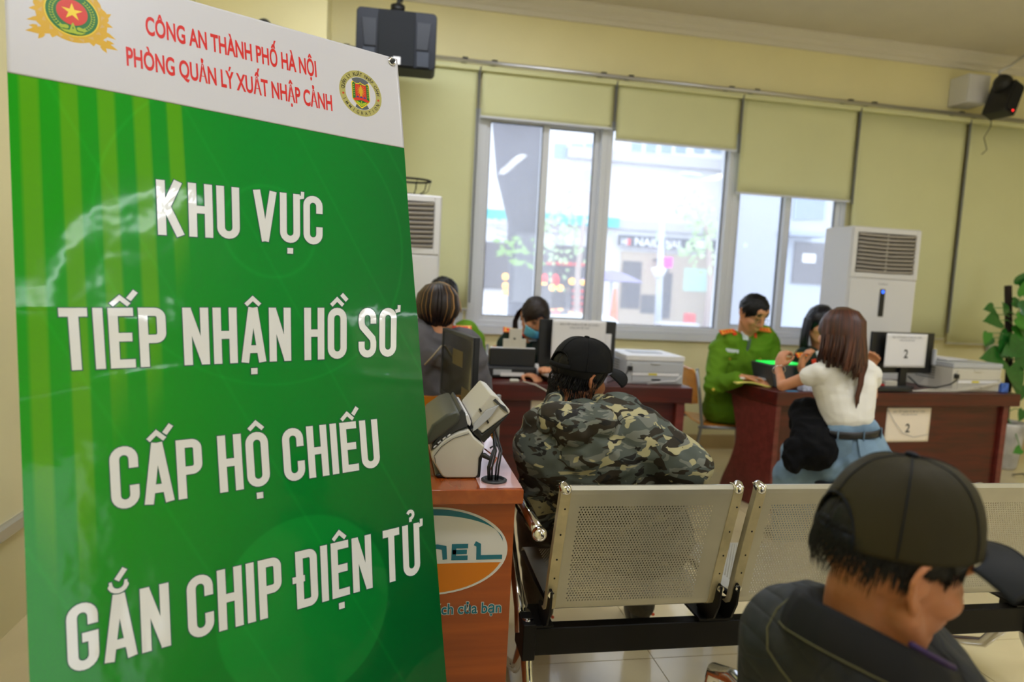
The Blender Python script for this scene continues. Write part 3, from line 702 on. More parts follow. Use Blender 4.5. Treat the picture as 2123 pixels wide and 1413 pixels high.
ac0 = at_y(1768, 474, yA); ac1 = at_y(1912, 474, yA)
air_con(((ac0.x + ac1.x) / 2, yA, 0), ac1.x - ac0.x, .33, (at_y(1840, 472, yA)).z, 'tall white floor standing air conditioner with a dark display, right of the windows')
yB_ = 4.55
b1 = at_y(917, 406, yB_)
acl = air_con((b1.x - .27, yB_, 0), .54, .33, b1.z, 'tall white air conditioner half hidden by the green banner')
bk_c = at_y(850, 392, yB_ + .12); bk_c.z = b1.z
t = thing('wire_basket', 'black wire ring dish lying on top of the left air conditioner', 'basket', (bk_c.x, bk_c.y, b1.z), world=False)
q = MB(); R1 = at_y(893, 378, yB_ + .12).x - bk_c.x
zt = at_y(870, 375, yB_ + .12).z - b1.z
ringp = lambda r, z, n=36: [(r * math.cos(2 * PI * k / n), r * .8 * math.sin(2 * PI * k / n), z) for k in range(n + 1)]
q.tube(ringp(R1, zt), .007, 8); q.build('rim', black_steel, t, smooth=True)
q = MB(); q.tube(ringp(R1 * .55, .006), .005, 8); q.build('base_ring', black_steel, t, smooth=True)
for k in range(10):
    a = 2 * PI * k / 10; q = MB(); q.tube([(R1 * math.cos(a), R1 * .8 * math.sin(a), zt), (R1 * .88 * math.cos(a), R1 * .7 * math.sin(a), zt * .35), (R1 * .55 * math.cos(a), R1 * .44 * math.sin(a), .006)], .0025, 6); q.build('wire', black_steel, t, smooth=True)

# ------------------------------------------------------------------ desks
def desk1():
    x1 = 1.82; x0 = -.05; y0, y1 = 3.79, 4.42; H = .755
    t = thing('office_desk', 'dark mahogany desk under the masked officer, printer at its right end', 'desk', ((x0 + x1) / 2, (y0 + y1) / 2, 0), world=True)
    MB().box((x0, y0, H - .095), (x1, y1, H)).build('desk_top', mahog, t, bevel=.006)
    MB().box((x0 + .08, y0 + .05, .05), (x1 - .09, y0 + .075, H - .095)).build('front_panel', mahog, t)
    for a in (x0 + .03, x1 - .09): MB().box((a, y0 + .02, 0), (a + .055, y1 - .02, H - .095)).build('side_panel', mahog_lit_side, t, bevel=.004)
desk1()
H2D = .755
dA, dB, dC = at_z(1612, 812, H2D), at_z(2118, 817, H2D), at_z(1510, 788, H2D)
dx2 = (dB - dA); dl = dx2.length; dx2.normalize(); dy2 = V((-dx2.y, dx2.x, 0))
dep2 = .62
def D2(a, b, z): return V((dA.x, dA.y, 0)) + dx2 * a + dy2 * b + V((0, 0, z))
d2 = thing('office_desk', 'mahogany desk with a wavy side panel and a paper numbered 2 on its front', 'desk', D2(dl / 2, dep2 / 2, 0), world=True)
lc = V((dC.x, dC.y, 0)) - V((dA.x, dA.y, 0)); la, lb_ = lc.dot(dx2), lc.dot(dy2)
toppoly = [(0, 0), (dl, 0), (dl, dep2), (la + .10, dep2), (la + .02, lb_ + .08), (la, lb_), (la * .5, lb_ * .45)]
MB().prism(toppoly, H2D - .085, H2D, lambda a, b, d: D2(a, b, d)).build('desk_top', mahog, d2, bevel=.006)

q = MB(); fp = [D2(.05, .055, 0), D2(dl - .10, .055, 0), D2(dl - .10, .08, 0), D2(.05, .08, 0)]
q.prism([(.05, .055), (dl - .10, .055), (dl - .10, .08), (.05, .08)], .05, H2D - .085, lambda a, b, d: D2(a, b, d)); q.build('front_panel', mahog, d2)
q = MB(); q.prism([(dl - .10, .03), (dl - .055, .03), (dl - .055, dep2 - .03), (dl - .10, dep2 - .03)], 0, H2D - .085, lambda a, b, d: D2(a, b, d)); q.build('side_panel', mahog_lit_side, d2, bevel=.004)
# wavy side panel: profile across the desk's depth, swelling at the foot
prof = []
for k in range(25):
    z = (H2D - .085) * k / 24; s_ = z / (H2D - .085)
    prof.append((lb_ - .02 - .075 * math.sin(PI * (s_ - .12) * 1.05) ** 2 + (.06 * (1 - s_ / .35) ** 1.5 if s_ < .35 else 0), z))
poly_ = [(0.012, 0)] + prof + [(0.012, H2D - .085)]
sdir = V((la, lb_, 0)).normalized()
def SP(b, z, d): 
    o = sdir * (b / max(.01, sdir.y)); return D2(o.x + .012 + d, o.y, z)
q = MB(); q.prism(poly_, 0, .035, SP); q.build('wavy_side_panel', mahog_lit_side, d2, bevel=.004)
def on_plane_rect(px4, y_off, name, m, parent, thick=.001):
    pass
# paper notices numbered 2
def notice(loc, wdt, hgt, name, label, n='2', rz=0., sag=0., m=None, lines=('BÀN TIẾP NHẬN HỒ SƠ HỘ CHIẾU', 'CÔNG DÂN VIỆT NAM'), big=.26):
    t = thing(name, label, 'paper', loc, rz)
    g_ = MB().grid(lambda u, v: V(((u - .5) * wdt, -.0012 - sag * math.sin(PI * u) * (1 - v) - .3 * sag * math.cos(u * 7) * v, (v - .5) * hgt)), 12, 12).build('sheet', m or paper_m, t, smooth=True, solid=.0004, off=1)
    f = lambda x, y: V((x, -.0026 - sag * math.sin(PI * (x / wdt + .5)) * (.5 - y / hgt) - .3 * sag * math.cos((x / wdt + .5) * 7) * (y / hgt + .5), y))
    q = MB()
    fit_text(q, lines[0], (-.36 * wdt, .36 * hgt, .36 * wdt, .36 * hgt + .013), f); fit_text(q, lines[1], (-.18 * wdt, .28 * hgt, .18 * wdt, .28 * hgt + .011), f)
    q.build('small_print', ink_grey, t)
    if n:
        q = MB(); hh = big * hgt; fit_text(q, n, (-hh * .30, -.22 * hgt, hh * .30, -.22 * hgt + hh), f, bold=.02); q.build('numeral', ink_m, t)
    return t
def d2_front(px, py):
    """point on the desk's front panel plane"""
    o = D2(0, .055, 0); r = ray(px, py); e = V((0, 0, EYE)); tt = (o - e).dot(dy2) / r.dot(dy2); return e + r * tt
pa, pb, pc_ = d2_front(1840, 843), d2_front(1931, 845), d2_front(1832, 914)
pcn = (d2_front(1840, 843) + d2_front(1922, 916)) / 2
notice(pcn - dy2 * .001, (pb - pa).length, (pa.z - pc_.z), 'desk_notice', 'cream paper numbered 2 taped to the front of the right desk', rz=math.atan2(dx2.y, dx2.x), m=cream_paper)
q = MB(); q.tube([d2_front(1838, 848) - dy2 * .012, d2_front(1850, 872) - dy2 * .012, d2_front(1868, 896) - dy2 * .012, d2_front(1890, 905) - dy2 * .012, d2_front(1922, 899) - dy2 * .012], .0015, 6)
tag(q.build('hanging_string', ink_grey, smooth=True), 'thin dark cord looped across the paper on the desk front', 'string')

# ------------------------------------------------------------------ orange counter
cx1, cy0, CHT = .386, 1.79, .782
ct = thing('reception_counter', 'orange brown laminate counter with an oval telecom logo on its front', 'counter', (-.05, 2.2, 0), world=True)
MB().box((-.75, cy0, CHT - .042), (cx1, 2.55, CHT)).build('counter_top', orange_top, ct, bevel=.004)
MB().box((-.72, cy0 + .045, .0), (cx1 - .036, cy0 + .065, CHT - .042)).build('front_panel', orange_wood, ct)
MB().box((cx1 - .036, cy0 + .045, .0), (cx1 - .014, 2.52, CHT - .042)).build('side_panel', orange_wood, ct)
MB().box((-.72, 2.50, .0), (cx1 - .036, 2.52, CHT - .042)).build('rear_panel', orange_wood, ct)
mk = at_z(997, 1016, CHT)
glass_mat = mat('desk_sheet_pink_reflection', (226, 180, 176), .12, coat=.5)  # reflections on the clear sheet are put into this opaque pink
MB().box((mk.x, cy0 + .012, CHT + .0003), (cx1 - .003, 2.50, CHT + .0015)).build('desk_sheet', glass_mat, ct)
gr = at_z(1024, 997, CHT)
q = MB(); q.lathe([(.026, .002), (.036, .002), (.037, .006), (.031, .009), (.026, .007), (.026, .002)], 28, M=Matrix.Translation(V((gr.x, gr.y, CHT)))); q.build('cable_grommet', dark_pl, ct, smooth=True)
q = MB(); q.lathe([(.0, .0018), (.0258, .0018), (.0258, .0035), (0, .0035)], 20, M=Matrix.Translation(V((gr.x, gr.y, CHT)))); q.build('grommet_hole', black_pl, ct)
# logo oval, its left part behind the banner
yf = cy0 + .045
oT, oB, oR = at_y(905, 1050, yf), at_y(918, 1232, yf), at_y(1052, 1140, yf)
oc = V((oT.x - .012, 0, (oT.z + oB.z) / 2)); orz = (oT.z - oB.z) / 2 * 1.0; orx = oR.x - oc.x
LF = lambda x, z, d=.0012: V((x, yf - d, z))
def oval(q, k, z0=-9, z1=9, d=.001, n=60):
    pts = [(oc.x + orx * k * math.cos(2 * PI * i / n), min(z1, max(z0, oc.z + orz * k * math.sin(2 * PI * i / n)))) for i in range(n)]
    q.add([LF(x, z, d) for x, z in pts], [tuple(range(n))])
wlogo, tealogo, orlogo = mat('logo_white', (222, 220, 218), .35), mat('logo_teal', (0, 110, 132), .35), mat('logo_orange', (214, 122, 10), .35)
q = MB(); oval(q, 1., d=.001); lg = q.build('logo', wlogo, ct, recalc=False, label='white oval logo with teal and orange bands')
q = MB(); zb = oc.z - orz * .12; zz = at_y(1000, 1165, yf).z; oval(q, .955, z1=zz, d=.0016); q.build('orange_band', orlogo, lg, recalc=False)
q = MB(); n = 40
outer = [(oc.x + orx * .955 * math.cos(PI * (.06 + .88 * i / n)), oc.z + orz * .955 * math.sin(PI * (.06 + .88 * i / n))) for i in range(n + 1)]
inner = [(oc.x + orx * (.96 - .02) * math.cos(PI * (.06 + .88 * i / n)), oc.z + orz * (.17 + (.66 - .02) * math.sin(PI * (.06 + .88 * i / n)) ** 1.0) ) for i in range(n + 1)]
q.add([LF(x, z, .0016) for x, z in outer + inner], [(i, i + 1, n + 2 + i, n + 1 + i) for i in range(n)]); q.build('teal_crescent', tealogo, lg, recalc=False)
# lettering VIETTEL in wide rounded strokes
q = MB(); zc0 = at_y(960, 1155, yf).z; zc1 = at_y(960, 1131, yf).z; hh = zc1 - zc0
xr = at_y(1038, 1150, yf).x; lw = .013
xa = 2 * oc.x - xr - .0
tw = (xr - xa) / 7.3
def st(pts, name): ribbon(q, pts, lw, lambda a, b: LF(a, b, .0020), ext=.004, step=.05)
def X(k): return xa + tw * k
st([(X(0), zc1 + .004), (X(.5), zc0), (X(.95), zc1 + .004)], 'V')
st([(X(1.35), zc0), (X(1.35), zc1)], 'I')
st([(X(2.45), zc0), (X(1.85), zc0), (X(1.85), zc1), (X(2.45), zc1)], 'E'); st([(X(1.85), (zc0 + zc1) / 2), (X(2.4), (zc0 + zc1) / 2)], 'E')
st([(X(2.9), zc0), (X(2.9), zc1 + .016)], 'T'); st([(X(2.6), zc1), (X(3.5), zc1)], 'T')
st([(X(3.7), zc0), (X(3.7), zc1 + .016)], 'T'); st([(X(3.5), zc1 - .002), (X(4.0), zc1)] + [(X(4.35), zc1 - .004), (X(4.4), zc0)], 'T')
st([(X(5.5), zc0), (X(4.85), zc0), (X(4.85), zc1), (X(5.5), zc1)], 'E'); st([(X(4.85), (zc0 + zc1) / 2), (X(5.45), (zc0 + zc1) / 2)], 'E')
st([(X(5.98), zc1 + .006), (X(6.12), zc1 + .002), (X(6.14), zc0), (xr, zc0)], 'L')
q.build('lettering', tealogo, lg, recalc=False)
q = MB(); z0t, z1t = at_y(980, 1270, yf).z, at_y(980, 1246, yf).z
xl_ = at_y(928, 1270, yf).x; xr_ = at_y(1038, 1268, yf).x
vs, fs = text_mesh('Hãy nói theo cách của bạn', 1., 1., .0); xs = [p[0] for p in vs]
vs2, _ = text_mesh('h của bạn', 1., 1., .0); wsub = max(p[0] for p in vs2) - min(p[0] for p in vs2)
sc_ = (xr_ - xl_) / wsub; zs = (z1t - z0t) / .56
def slog(b, d, m, nm, par):
    vs, fs = text_mesh('Hãy nói theo cách của bạn', 1., 1., b); mx = max(xs)
    qq = MB(); qq.add([LF(xr_ + (x - mx) * sc_, z0t + y * zs * .72, d) for x, y in vs], fs); return qq.build(nm, m, par, recalc=False)
so = slog(.055, .001, wlogo, 'slogan_outline', ct); slog(.018, .0016, tealogo, 'slogan', ct)

# ------------------------------------------------------------------ document scanner on the counter
scn_y = 2.02
def SC(px, py, y): return at_y(px, py, y)
sA = at_z(905, 998, CHT); sB = at_z(998, 992, CHT)
scan = thing('document_scanner', 'large grey and charcoal document scanner on the orange counter', 'scanner', (sB.x - .05, sB.y + .14, CHT), world=True)
ys0 = sB.y
def side_poly(pts, y0, y1, name, m, parent=scan, bevel=.006, ysh=None):
    q = MB(); pl = [at_y(px, py, ys0) for px, py in pts]; pl = [(p.x, max(p.z, CHT + .0005)) for p in pl]
    q.prism(pl, ys0 + y0, ys0 + y1, lambda a, b, d: V((a, d, b))); return q.build(name, m, parent, bevel=bevel)
side_poly([(901, 985), (905, 998), (996, 998), (999, 960), (1004, 932), (990, 915), (960, 975), (920, 980)], .004, .30, 'base', black_pl)
side_poly([(894, 950), (897, 935), (922, 910), (950, 896), (972, 890), (985, 908), (1006, 925), (1000, 938), (993, 950), (991, 985), (985, 991), (925, 991), (917, 988)], 0, .30, 'body', beige_pl, bevel=.010)
side_poly([(893, 938), (896, 922), (915, 900), (945, 868), (958, 848), (966, 858), (971, 885), (950, 893), (922, 908), (900, 926)], .008, .292, 'front_shell', dark_pl, bevel=.006)
side_poly([(885, 925), (884, 905), (895, 880), (925, 858), (950, 850), (955, 862), (950, 877), (925, 895), (900, 915)], -.004, .304, 'paper_tray_lid', mat('olive_grey_plastic', (72, 74, 66), .3), bevel=.012)
q = MB(); q.tube([at_y(px, py, ys0) + V((0, -.0014, 0)) for px, py in ((903, 960), (902, 950), (900, 945), (915, 925), (940, 908), (972, 898))], .0008, 5); q.build('seam', dark_pl, scan)
for (px, py) in ((902, 925), (911, 916), (921, 908), (931, 902)):
    q = MB(); a = at_y(px - 3, py + 3, ys0); b = at_y(px + 3, py - 2, ys0); q.tube([a + V((0, .003, .0)), b + V((0, .003, 0))], .0022, 8); q.build('button', white_pl, scan)
side_poly([(960, 862), (972, 860), (978, 876), (976, 886), (968, 880)], .01, .29, 'hinge_cover', white_pl, bevel=.004)
side_poly([(978, 868), (1021, 819), (1036, 826), (1040, 838), (1058, 850), (1061, 858), (1001, 903), (997, 898), (982, 888)], .02, .28, 'feeder_tray', beige_pl, bevel=.005)
side_poly([(981, 897), (984, 880), (1010, 852), (1037, 840), (1020, 865), (992, 890)], .012, .0195, 'paper_guide', grey_pl, bevel=.002)
side_poly([(975, 892), (990, 888), (1001, 903), (1058, 860), (1005, 921), (985, 903)], .015, .285, 'rear_support', black_pl, bevel=.003)
for (px, py) in ((998, 853), (1013, 877)):
    side_poly([(px - 4, py - 3), (px - 1, py - 5), (px + 3, py + 1), (px, py + 4)], .015, .019, 'slot', black_pl, bevel=0)
side_poly([(1024, 832), (1029, 828), (1040, 839), (1050, 845), (1056, 858), (1046, 852), (1036, 842)], .014, .0195, 'latch', dark_pl, bevel=.001)
# cables going into the grommet
q = MB(); g0 = V((gr.x, gr.y, CHT))
for k, (sx_, sy_, sz_, dx_) in enumerate(((.0, .06, .10, .004), (-.02, .03, .09, -.006), (-.035, .05, .075, -.012), (.01, .09, .10, .010), (-.03, .02, .055, -.016))):
    q = MB(); st0 = V((sB.x + .008 + .004 * k, ys0 + sy_, CHT + sz_ + .03)); q.tube([st0, st0 + V((.022, .01, .01)), g0 + V((dx_ + .01, .01, .085)), g0 + V((dx_ * 1.2, 0, .04)), g0 + V((dx_, 0, .004))], .0028, 8)
    tag(q.build('scanner_cable', black_pl, smooth=True), ['black cable dropping nearest the centre of the counter grommet', 'black cable left of centre in the counter grommet', 'slim black cable leaning to the scanner side of the grommet', 'black cable at the far right of the counter grommet', 'outermost black cable hugging the scanner base by the grommet'][k], 'cable', 'cables into the grommet')
q = MB(); q.tube([(sB.x + .012, ys0 + .05, CHT + .075), (sB.x + .045, ys0 + .02, CHT + .055), (g0.x - .014, g0.y, CHT + .03), (g0.x - .012, g0.y, CHT + .006)], .0022, 8); tag(q.build('orange_wire', mat('orange_wire', (190, 90, 30), .5), smooth=True), 'thin orange wire behind the scanner running to the grommet', 'wire')
q = MB(); q.cone((g0.x - .030, g0.y + .01, CHT + .072), (g0.x - .018, g0.y + .005, CHT + .066), .008, .006); tag(q.build('ferrite_plug', black_pl, smooth=True), 'black bulging plug between the scanner and the grommet', 'plug')

# ------------------------------------------------------------------ thin monitor on the counter, seen almost edge on
mt = thing('monitor', 'slim black monitor turned sideways on the orange counter, screen unlit', 'monitor', (at_z(960, 900, CHT).x, 2.42, CHT), world=True)
mA, mB_ = at_d(984, 700, 2.46), at_d(919, 686, 2.86)         # top near and far corners
mC = at_d(972, 860, 2.46)                                 # bottom near corner
hd = (mB_ - mA); hd.z = 0; hl = hd.length; hd.normalize(); dnv = V((0, 0, -1)); hgt = mA.z - mC.z
nv = V((hd.y, -hd.x, 0)); nv = nv if nv.x < 0 else -nv      # screen looks towards the left
def MP(a, b, d): return mA + hd * a + dnv * b + nv * d
def slab(q, a0, a1, b0, b1, d0, d1, f): 
    vs = [f(a, b, d) for d in (d0, d1) for a, b in ((a0, b0), (a1, b0), (a1, b1), (a0, b1))]
    q.add(vs, [(0, 1, 2, 3), (7, 6, 5, 4), (0, 4, 5, 1), (1, 5, 6, 2), (2, 6, 7, 3), (3, 7, 4, 0)]); return q
slab(MB(), 0, hl, 0, hgt, -.022, 0, MP).build('shell', black_pl, mt, bevel=.003)
q = MB(); bz = .014
for a0, a1, b0, b1 in ((0, hl, 0, bz), (0, hl, hgt - bz * 1.3, hgt), (0, bz, bz, hgt - bz * 1.3), (hl - bz, hl, bz, hgt - bz * 1.3)): slab(q, a0, a1, b0, b1, .0005, .004, MP)
q.build('bezel', dark_pl, mt, bevel=.001)
slab(MB(), bz, hl - bz, bz, hgt - bz * 1.3, .0003, .0012, MP).build('screen', mat('unlit_olive_screen', (52, 52, 38), .12, coat=.6), mt)
slab(MB(), hl * .3, hl * .62, hgt * .24, hgt * .46, .0014, .0018, MP).build('note', mat('screen_note', (96, 84, 48), .5), mt)
slab(MB(), .02, hl * .3, hgt * .72, hgt * .93, .0014, .0018, MP).build('note', MATS['screen_note'], mt)
q = MB(); mid = MP(hl / 2, hgt, -.03); q.tube([mid + V((0, 0, .12)), V((mid.x, mid.y, CHT + .01))], .018, 12); q.build('stand', black_pl, mt)
q = MB(); q.lathe([(0, .0), (.10, .0), (.10, .008), (.03, .014), (0, .014)], 28, M=Matrix.Translation(V((mid.x, mid.y, CHT + .0005)))); q.build('foot', black_pl, mt, bevel=.002)

# ------------------------------------------------------------------ things on the left desk
DT = .756
def paper_flat(name, label, px, py, z, wd, dp, rz, m=None, n=1):
    p = at_z(px, py, z); q = MB(); M = rotM((p.x, p.y, z + .0005), rz=rz)
    q.box((-wd / 2, -dp / 2, 0), (wd / 2, dp / 2, .0015 * n), M); return tag(q.build(name, m or paper_m), label, 'paper')
# black sheet-fed scanner seen from behind
ysc = 3.98
sa = at_y(1003, 792, ysc); sb = at_y(1113, 792, ysc)
t = thing('document_scanner', 'black desktop scanner with a raised pale paper support, on the left desk', 'scanner', ((sa.x + sb.x) / 2, ysc, DT), world=True)
x0, x1 = sa.x, sb.x
def yrect(q, p0, p1, y0, y1):
    a, b = at_y(*p0, y0), at_y(*p1, y0); q.box((min(a.x, b.x), y0, min(a.z, b.z)), (max(a.x, b.x), y1, max(a.z, b.z))); return q
q = MB(); a = at_y(1003, 758, ysc); q.box((x0, ysc, DT), (x1, ysc + .22, a.z)); q.build('body', black_pl, t, bevel=.018, seg=3)
yrect(MB(), (1016, 722), (1109, 760), ysc + .03, ysc + .07).build('rear_cover', black_pl, t, bevel=.006)
yrect(MB(), (1017, 719.5), (1110, 723.5), ysc + .028, ysc + .072).build('cover_lip', white_pl, t, bevel=.002)
yrect(MB(), (1057, 681), (1081, 722), ysc + .035, ysc + .05).build('paper_support', beige_pl, t, bevel=.002)
for px in (1044, 1077): yrect(MB(), (px, 702), (px + 13, 722), ysc + .034, ysc + .052).build('support_wing', beige_pl, t, bevel=.002)
yrect(MB(), (1065, 700), (1069, 703.5), ysc + .032, ysc + .036).build('catch', black_pl, t)
yrect(MB(), (1023, 765), (1060, 777), ysc - .002, ysc + .001).build('rating_label', grey_pl, t); yrect(MB(), (1038, 771), (1086, 780), ysc - .0025, ysc + .001).build('barcode_label', paper_m, t)
q = MB(); q.box((at_y(1000, 735, ysc + .2).x, ysc + .19, DT), (at_y(1013, 735, ysc + .2).x, ysc + .30, at_y(1005, 735, ysc + .2).z)); q.build('side_tray', grey_pl, t, bevel=.004)
# monitor 1 (back to us) with a paper over it
def monitor_back(tl, br, y, label, paper, plabel, rz=0., paper_m_=None, num=None, neck=True, ztop=None):
    a, b = at_y(*tl, y), at_y(*br, y); w_ = b.x - a.x; h_ = a.z - b.z
    t = thing('monitor', label, 'monitor', ((a.x + b.x) / 2, y + .03, DT), rz)
    zc = (a.z + b.z) / 2 - DT
    MB().box((-w_ / 2, -.012, zc - h_ / 2), (w_ / 2, .012, zc + h_ / 2)).build('shell', black_pl, t, bevel=.004)
    MB().box((-w_ / 2 + .012, .0125, zc - h_ / 2 + .02), (w_ / 2 - .012, .0135, zc + h_ / 2 - .012)).build('screen', mat('grey_lit_screen', (150, 165, 185), .2, emit=.5), t)
    MB().box((-w_ * .22, -.045, zc - h_ * .25), (w_ * .22, -.0125, zc + h_ * .22)).build('rear_housing', black_pl, t, bevel=.01)
    q = MB(); q.box((-.035, -.04, .01), (.035, -.018, zc)); q.build('neck', black_pl, t, bevel=.004)
    q = MB(); q.lathe([(0, 0), (.115, 0), (.115, .008), (.03, .016), (0, .016)], 28, M=rotM((0, 0, .0005)), sy=.75); q.build('foot', black_pl, t, bevel=.002)
    return t, a, b
m1, a, b = monitor_back((1121, 661), (1274, 768), 4.05, 'black monitor with a blank backed notice over it, between the masked officer and us', None, None)
pa = at_y(1147, 661, 3.985); pb = at_y(1253, 748, 3.985)
notice(((pa.x + pb.x) / 2, 3.995, (pa.z + pb.z) / 2), pb.x - pa.x, pa.z - pb.z, 'monitor_notice', 'white paper hung over the back of the left desk monitor', n=None, sag=.006)
q = MB(); q.box((at_y(1256, 692, 4.02).x, 4.02, at_y(1256, 727, 4.02).z), (at_y(1268, 692, 4.02).x, 4.032, at_y(1256, 692, 4.02).z)); tag(q.build('asset_sticker', paper_m), 'narrow white sticker on the right edge of the left monitor back', 'label')
# printers, backs turned to us
def printer(c0, c1, ztop, y0, dp, label, body_m):
    """c0/c1 left and right x, ztop height above the desk, y0 rear face"""
    w_ = c1 - c0
    t = thing('printer', label, 'printer', ((c0 + c1) / 2, y0, DT))
    H = ztop
    MB().box((-w_ / 2, 0, .0), (w_ / 2, dp, H - .035)).build('body', body_m, t, bevel=.006)
    q = MB(); q.prism([(-w_ / 2 - .004, -.004), (w_ / 2 + .004, -.004), (w_ / 2 - .01, dp), (-w_ / 2 + .01, dp)], H - .034, H, lambda a, b_, d: V((a, b_, d))); q.build('lid', white_pl if body_m is grey_pl else grey_pl, t, bevel=.006)
    q = MB(); framebox(q, -w_ * .3, w_ * .28, 0, .10, .012, 0, .004)
    q2 = MB(); q2.box((-w_ * .28, dp * .35, H + .0005), (w_ * .26, dp * .75, H + .004)); q2.build('output_tray', body_m, t, bevel=.002)
    MB().box((-w_ * .42, -.006, H * .42), (w_ * .46, -.0005, H - .045)).build('rear_door', body_m, t, bevel=.003)
    MB().box((-.035, -.016, H * .70), (.03, -.0065, H * .76)).build('door_latch', body_m, t, bevel=.004)
    MB().box((-w_ * .40, -.008, H * .30), (w_ * .42, -.0005, H * .40)).build('rating_strip', paper_m, t)
    MB().box((-w_ * .12, -.0095, H * .32), (w_ * .03, -.0085, H * .385)).build('warning_label', mat('yellow_label', (216, 200, 30), .5), t)
    MB().box((-w_ * .40, -.006, .012), (w_ * .42, -.0005, H * .27)).build('lower_panel', body_m, t, bevel=.003)
    MB().box((-w_ * .06, -.0085, H * .13), (w_ * .10, -.0065, H * .19)).build('handle_slot', black_pl, t)
    for k in range(5): MB().box((-w_ / 2 - .0015, dp * .35, H * (.35 + .09 * k)), (-w_ / 2 - .0005, dp * .75, H * (.38 + .09 * k))).build('vent_slit', dark_pl, t)
    MB().box((-w_ / 2 + .008, -.022, H * .46), (-w_ / 2 + .035, -.0005, H * .62)).build('power_plug', black_pl, t, bevel=.003)
    for k in range(4): MB().box((w_ / 2 + .0005, .03, H * (.5 + .09 * k)), (w_ / 2 + .008, .05, H * (.55 + .09 * k))).build('hinge_lug', body_m, t, bevel=.002)
    return t
p0, p1 = at_y(1296, 795, 3.90), at_y(1415, 797, 3.90); pt = at_y(1355, 737, 3.90)
printer(p0.x, p1.x, pt.z - DT, 3.90, .36, 'light grey laser printer at the right end of the left desk', grey_pl)
q = MB(); q.tube([(p0.x + .01, 3.875, DT + .095), (p0.x - .02, 3.86, DT + .05), (p0.x - .07, 3.86, DT + .03), (p0.x - .12, 3.88, DT + .006)], .0035, 8); tag(q.build('power_cord', black_pl, smooth=True), 'black power cord drooping from the left side of the left desk printer', 'cable')
q = MB(); q.tube([(p1.x - .02, 3.88, DT + .06), (p1.x - .06, 3.87, DT + .028), (p1.x - .16, 3.865, DT + .022), (p1.x - .24, 3.87, DT + .005)], .003, 8); tag(q.build('data_cord', white_pl, smooth=True), 'pale data cord curving across the rear of the left desk printer', 'cable')
q = MB(); pc2 = at_y(1068, 790, 3.82); q.cone(V((pc2.x - .02, 3.83, DT + .012)), V((pc2.x + .015, 3.83, DT + .012)), .0115, .0105); cn = q.build('white_connector', beige_pl, smooth=True); tag(cn, 'beige connector plug at the front edge of the left desk', 'connector')
q = MB(); q.tube([at_z(1083, 790, DT + .01), at_y(1110, 797, 3.785), at_y(1130, 808, 3.77), at_y(1142, 818, 3.765), at_y(1150, 835, 3.765)], .0035, 8); tag(q.build('beige_cable', beige_pl, smooth=True), 'beige cable leaving the connector and falling over the left desk front', 'cable')
q = MB(); a = at_z(1112, 775, DT); q.box((a.x, 3.86, DT), (a.x + .17, 4.00, DT + .03)); tag(q.build('black_tray', black_pl, bevel=.006), 'low black tray on the left desk beside the scanner', 'tray')
for k, (dx_, r_) in enumerate(((0, .2), (.02, .05), (-.01, -.12))):
    q = MB(); M = rotM((a.x + .07 + dx_, 3.93, DT + .031 + .004 * k), rz=r_); q.box((-.085, -.05, 0), (.085, .05, .003), M); tag(q.build('paper_sheet', paper_m), ['lowest of the loose white sheets on the black tray', 'middle loose white sheet on the black tray', 'topmost loose white sheet on the black tray'][k], 'paper', 'sheets on the black tray')
q = MB(); c = at_y(1113, 765, 4.02); q.lathe([(.018, 0), (.021, .06), (.014, .085), (.0, .085)], 18, M=Matrix.Translation(V((c.x, 4.05, DT)))); bt = q.build('glue_bottle', paper_m, smooth=True); tag(bt, 'small white bottle standing between the black scanner and the monitor', 'bottle')
notice((at_y(1136, 855, 3.84).x, 3.8385, at_y(1136, 855, 3.84).z - .01), .21, .25, 'desk_notice', 'pale paper on the front of the left desk, nearly hidden by the camouflage jacket', n=None, m=cream_paper)

# ------------------------------------------------------------------ things on the right desk
def onD(a, b, z=0): return D2(a, b, DT + z)
def a_of(px, py, b):   # distance along desk for a pixel at depth b
    o = D2(0, b, 0); r = ray(px, py); e = V((0, 0, EYE)); tt = (o - e).dot(dy2) / r.dot(dy2); p = e + r * tt; return (p - D2(0, 0, 0)).dot(dx2), p.z - DT
rzD = math.atan2(dx2.y, dx2.x)
a0, z1 = a_of(1812, 687, .22); a1, z0 = a_of(1938, 775, .22)
pm = D2((a0 + a1) / 2, .25, 0)
t = thing('monitor', 'black monitor carrying a paper numbered 2, on the right desk', 'monitor', (pm.x, pm.y, DT), rzD + .05)
w_ = a1 - a0; zc = (z0 + z1) / 2; h_ = z1 - z0
MB().box((-w_ / 2, -.012, zc - h_ / 2), (w_ / 2, .012, zc + h_ / 2)).build('shell', black_pl, t, bevel=.004)
MB().box((-w_ / 2 + .012, .0125, zc - h_ / 2 + .02), (w_ / 2 - .012, .0135, zc + h_ / 2 - .012)).build('screen', MATS['grey_lit_screen'], t)
MB().box((-w_ * .2, -.04, zc - h_ * .3), (w_ * .2, -.0125, zc + h_ * .1)).build('rear_housing', black_pl, t, bevel=.01)
MB().box((-.03, -.036, .01), (.03, -.016, zc)).build('neck', black_pl, t, bevel=.004)
MB().lathe([(0, 0), (.11, 0), (.11, .008), (.03, .016), (0, .016)], 28, M=rotM((0, 0, .0005)), sy=.75).build('foot', black_pl, t, bevel=.002)
MB().box((w_ * .5 - .03, -.05, zc - h_ * .28), (w_ * .5 - .008, -.03, zc + h_ * .12)).build('clip', grey_pl, t, bevel=.003)
a2, zz1 = a_of(1838, 690, .19); a3, zz0 = a_of(1920, 762, .19)
pp = D2((a2 + a3) / 2, .196, DT + (zz0 + zz1) / 2)
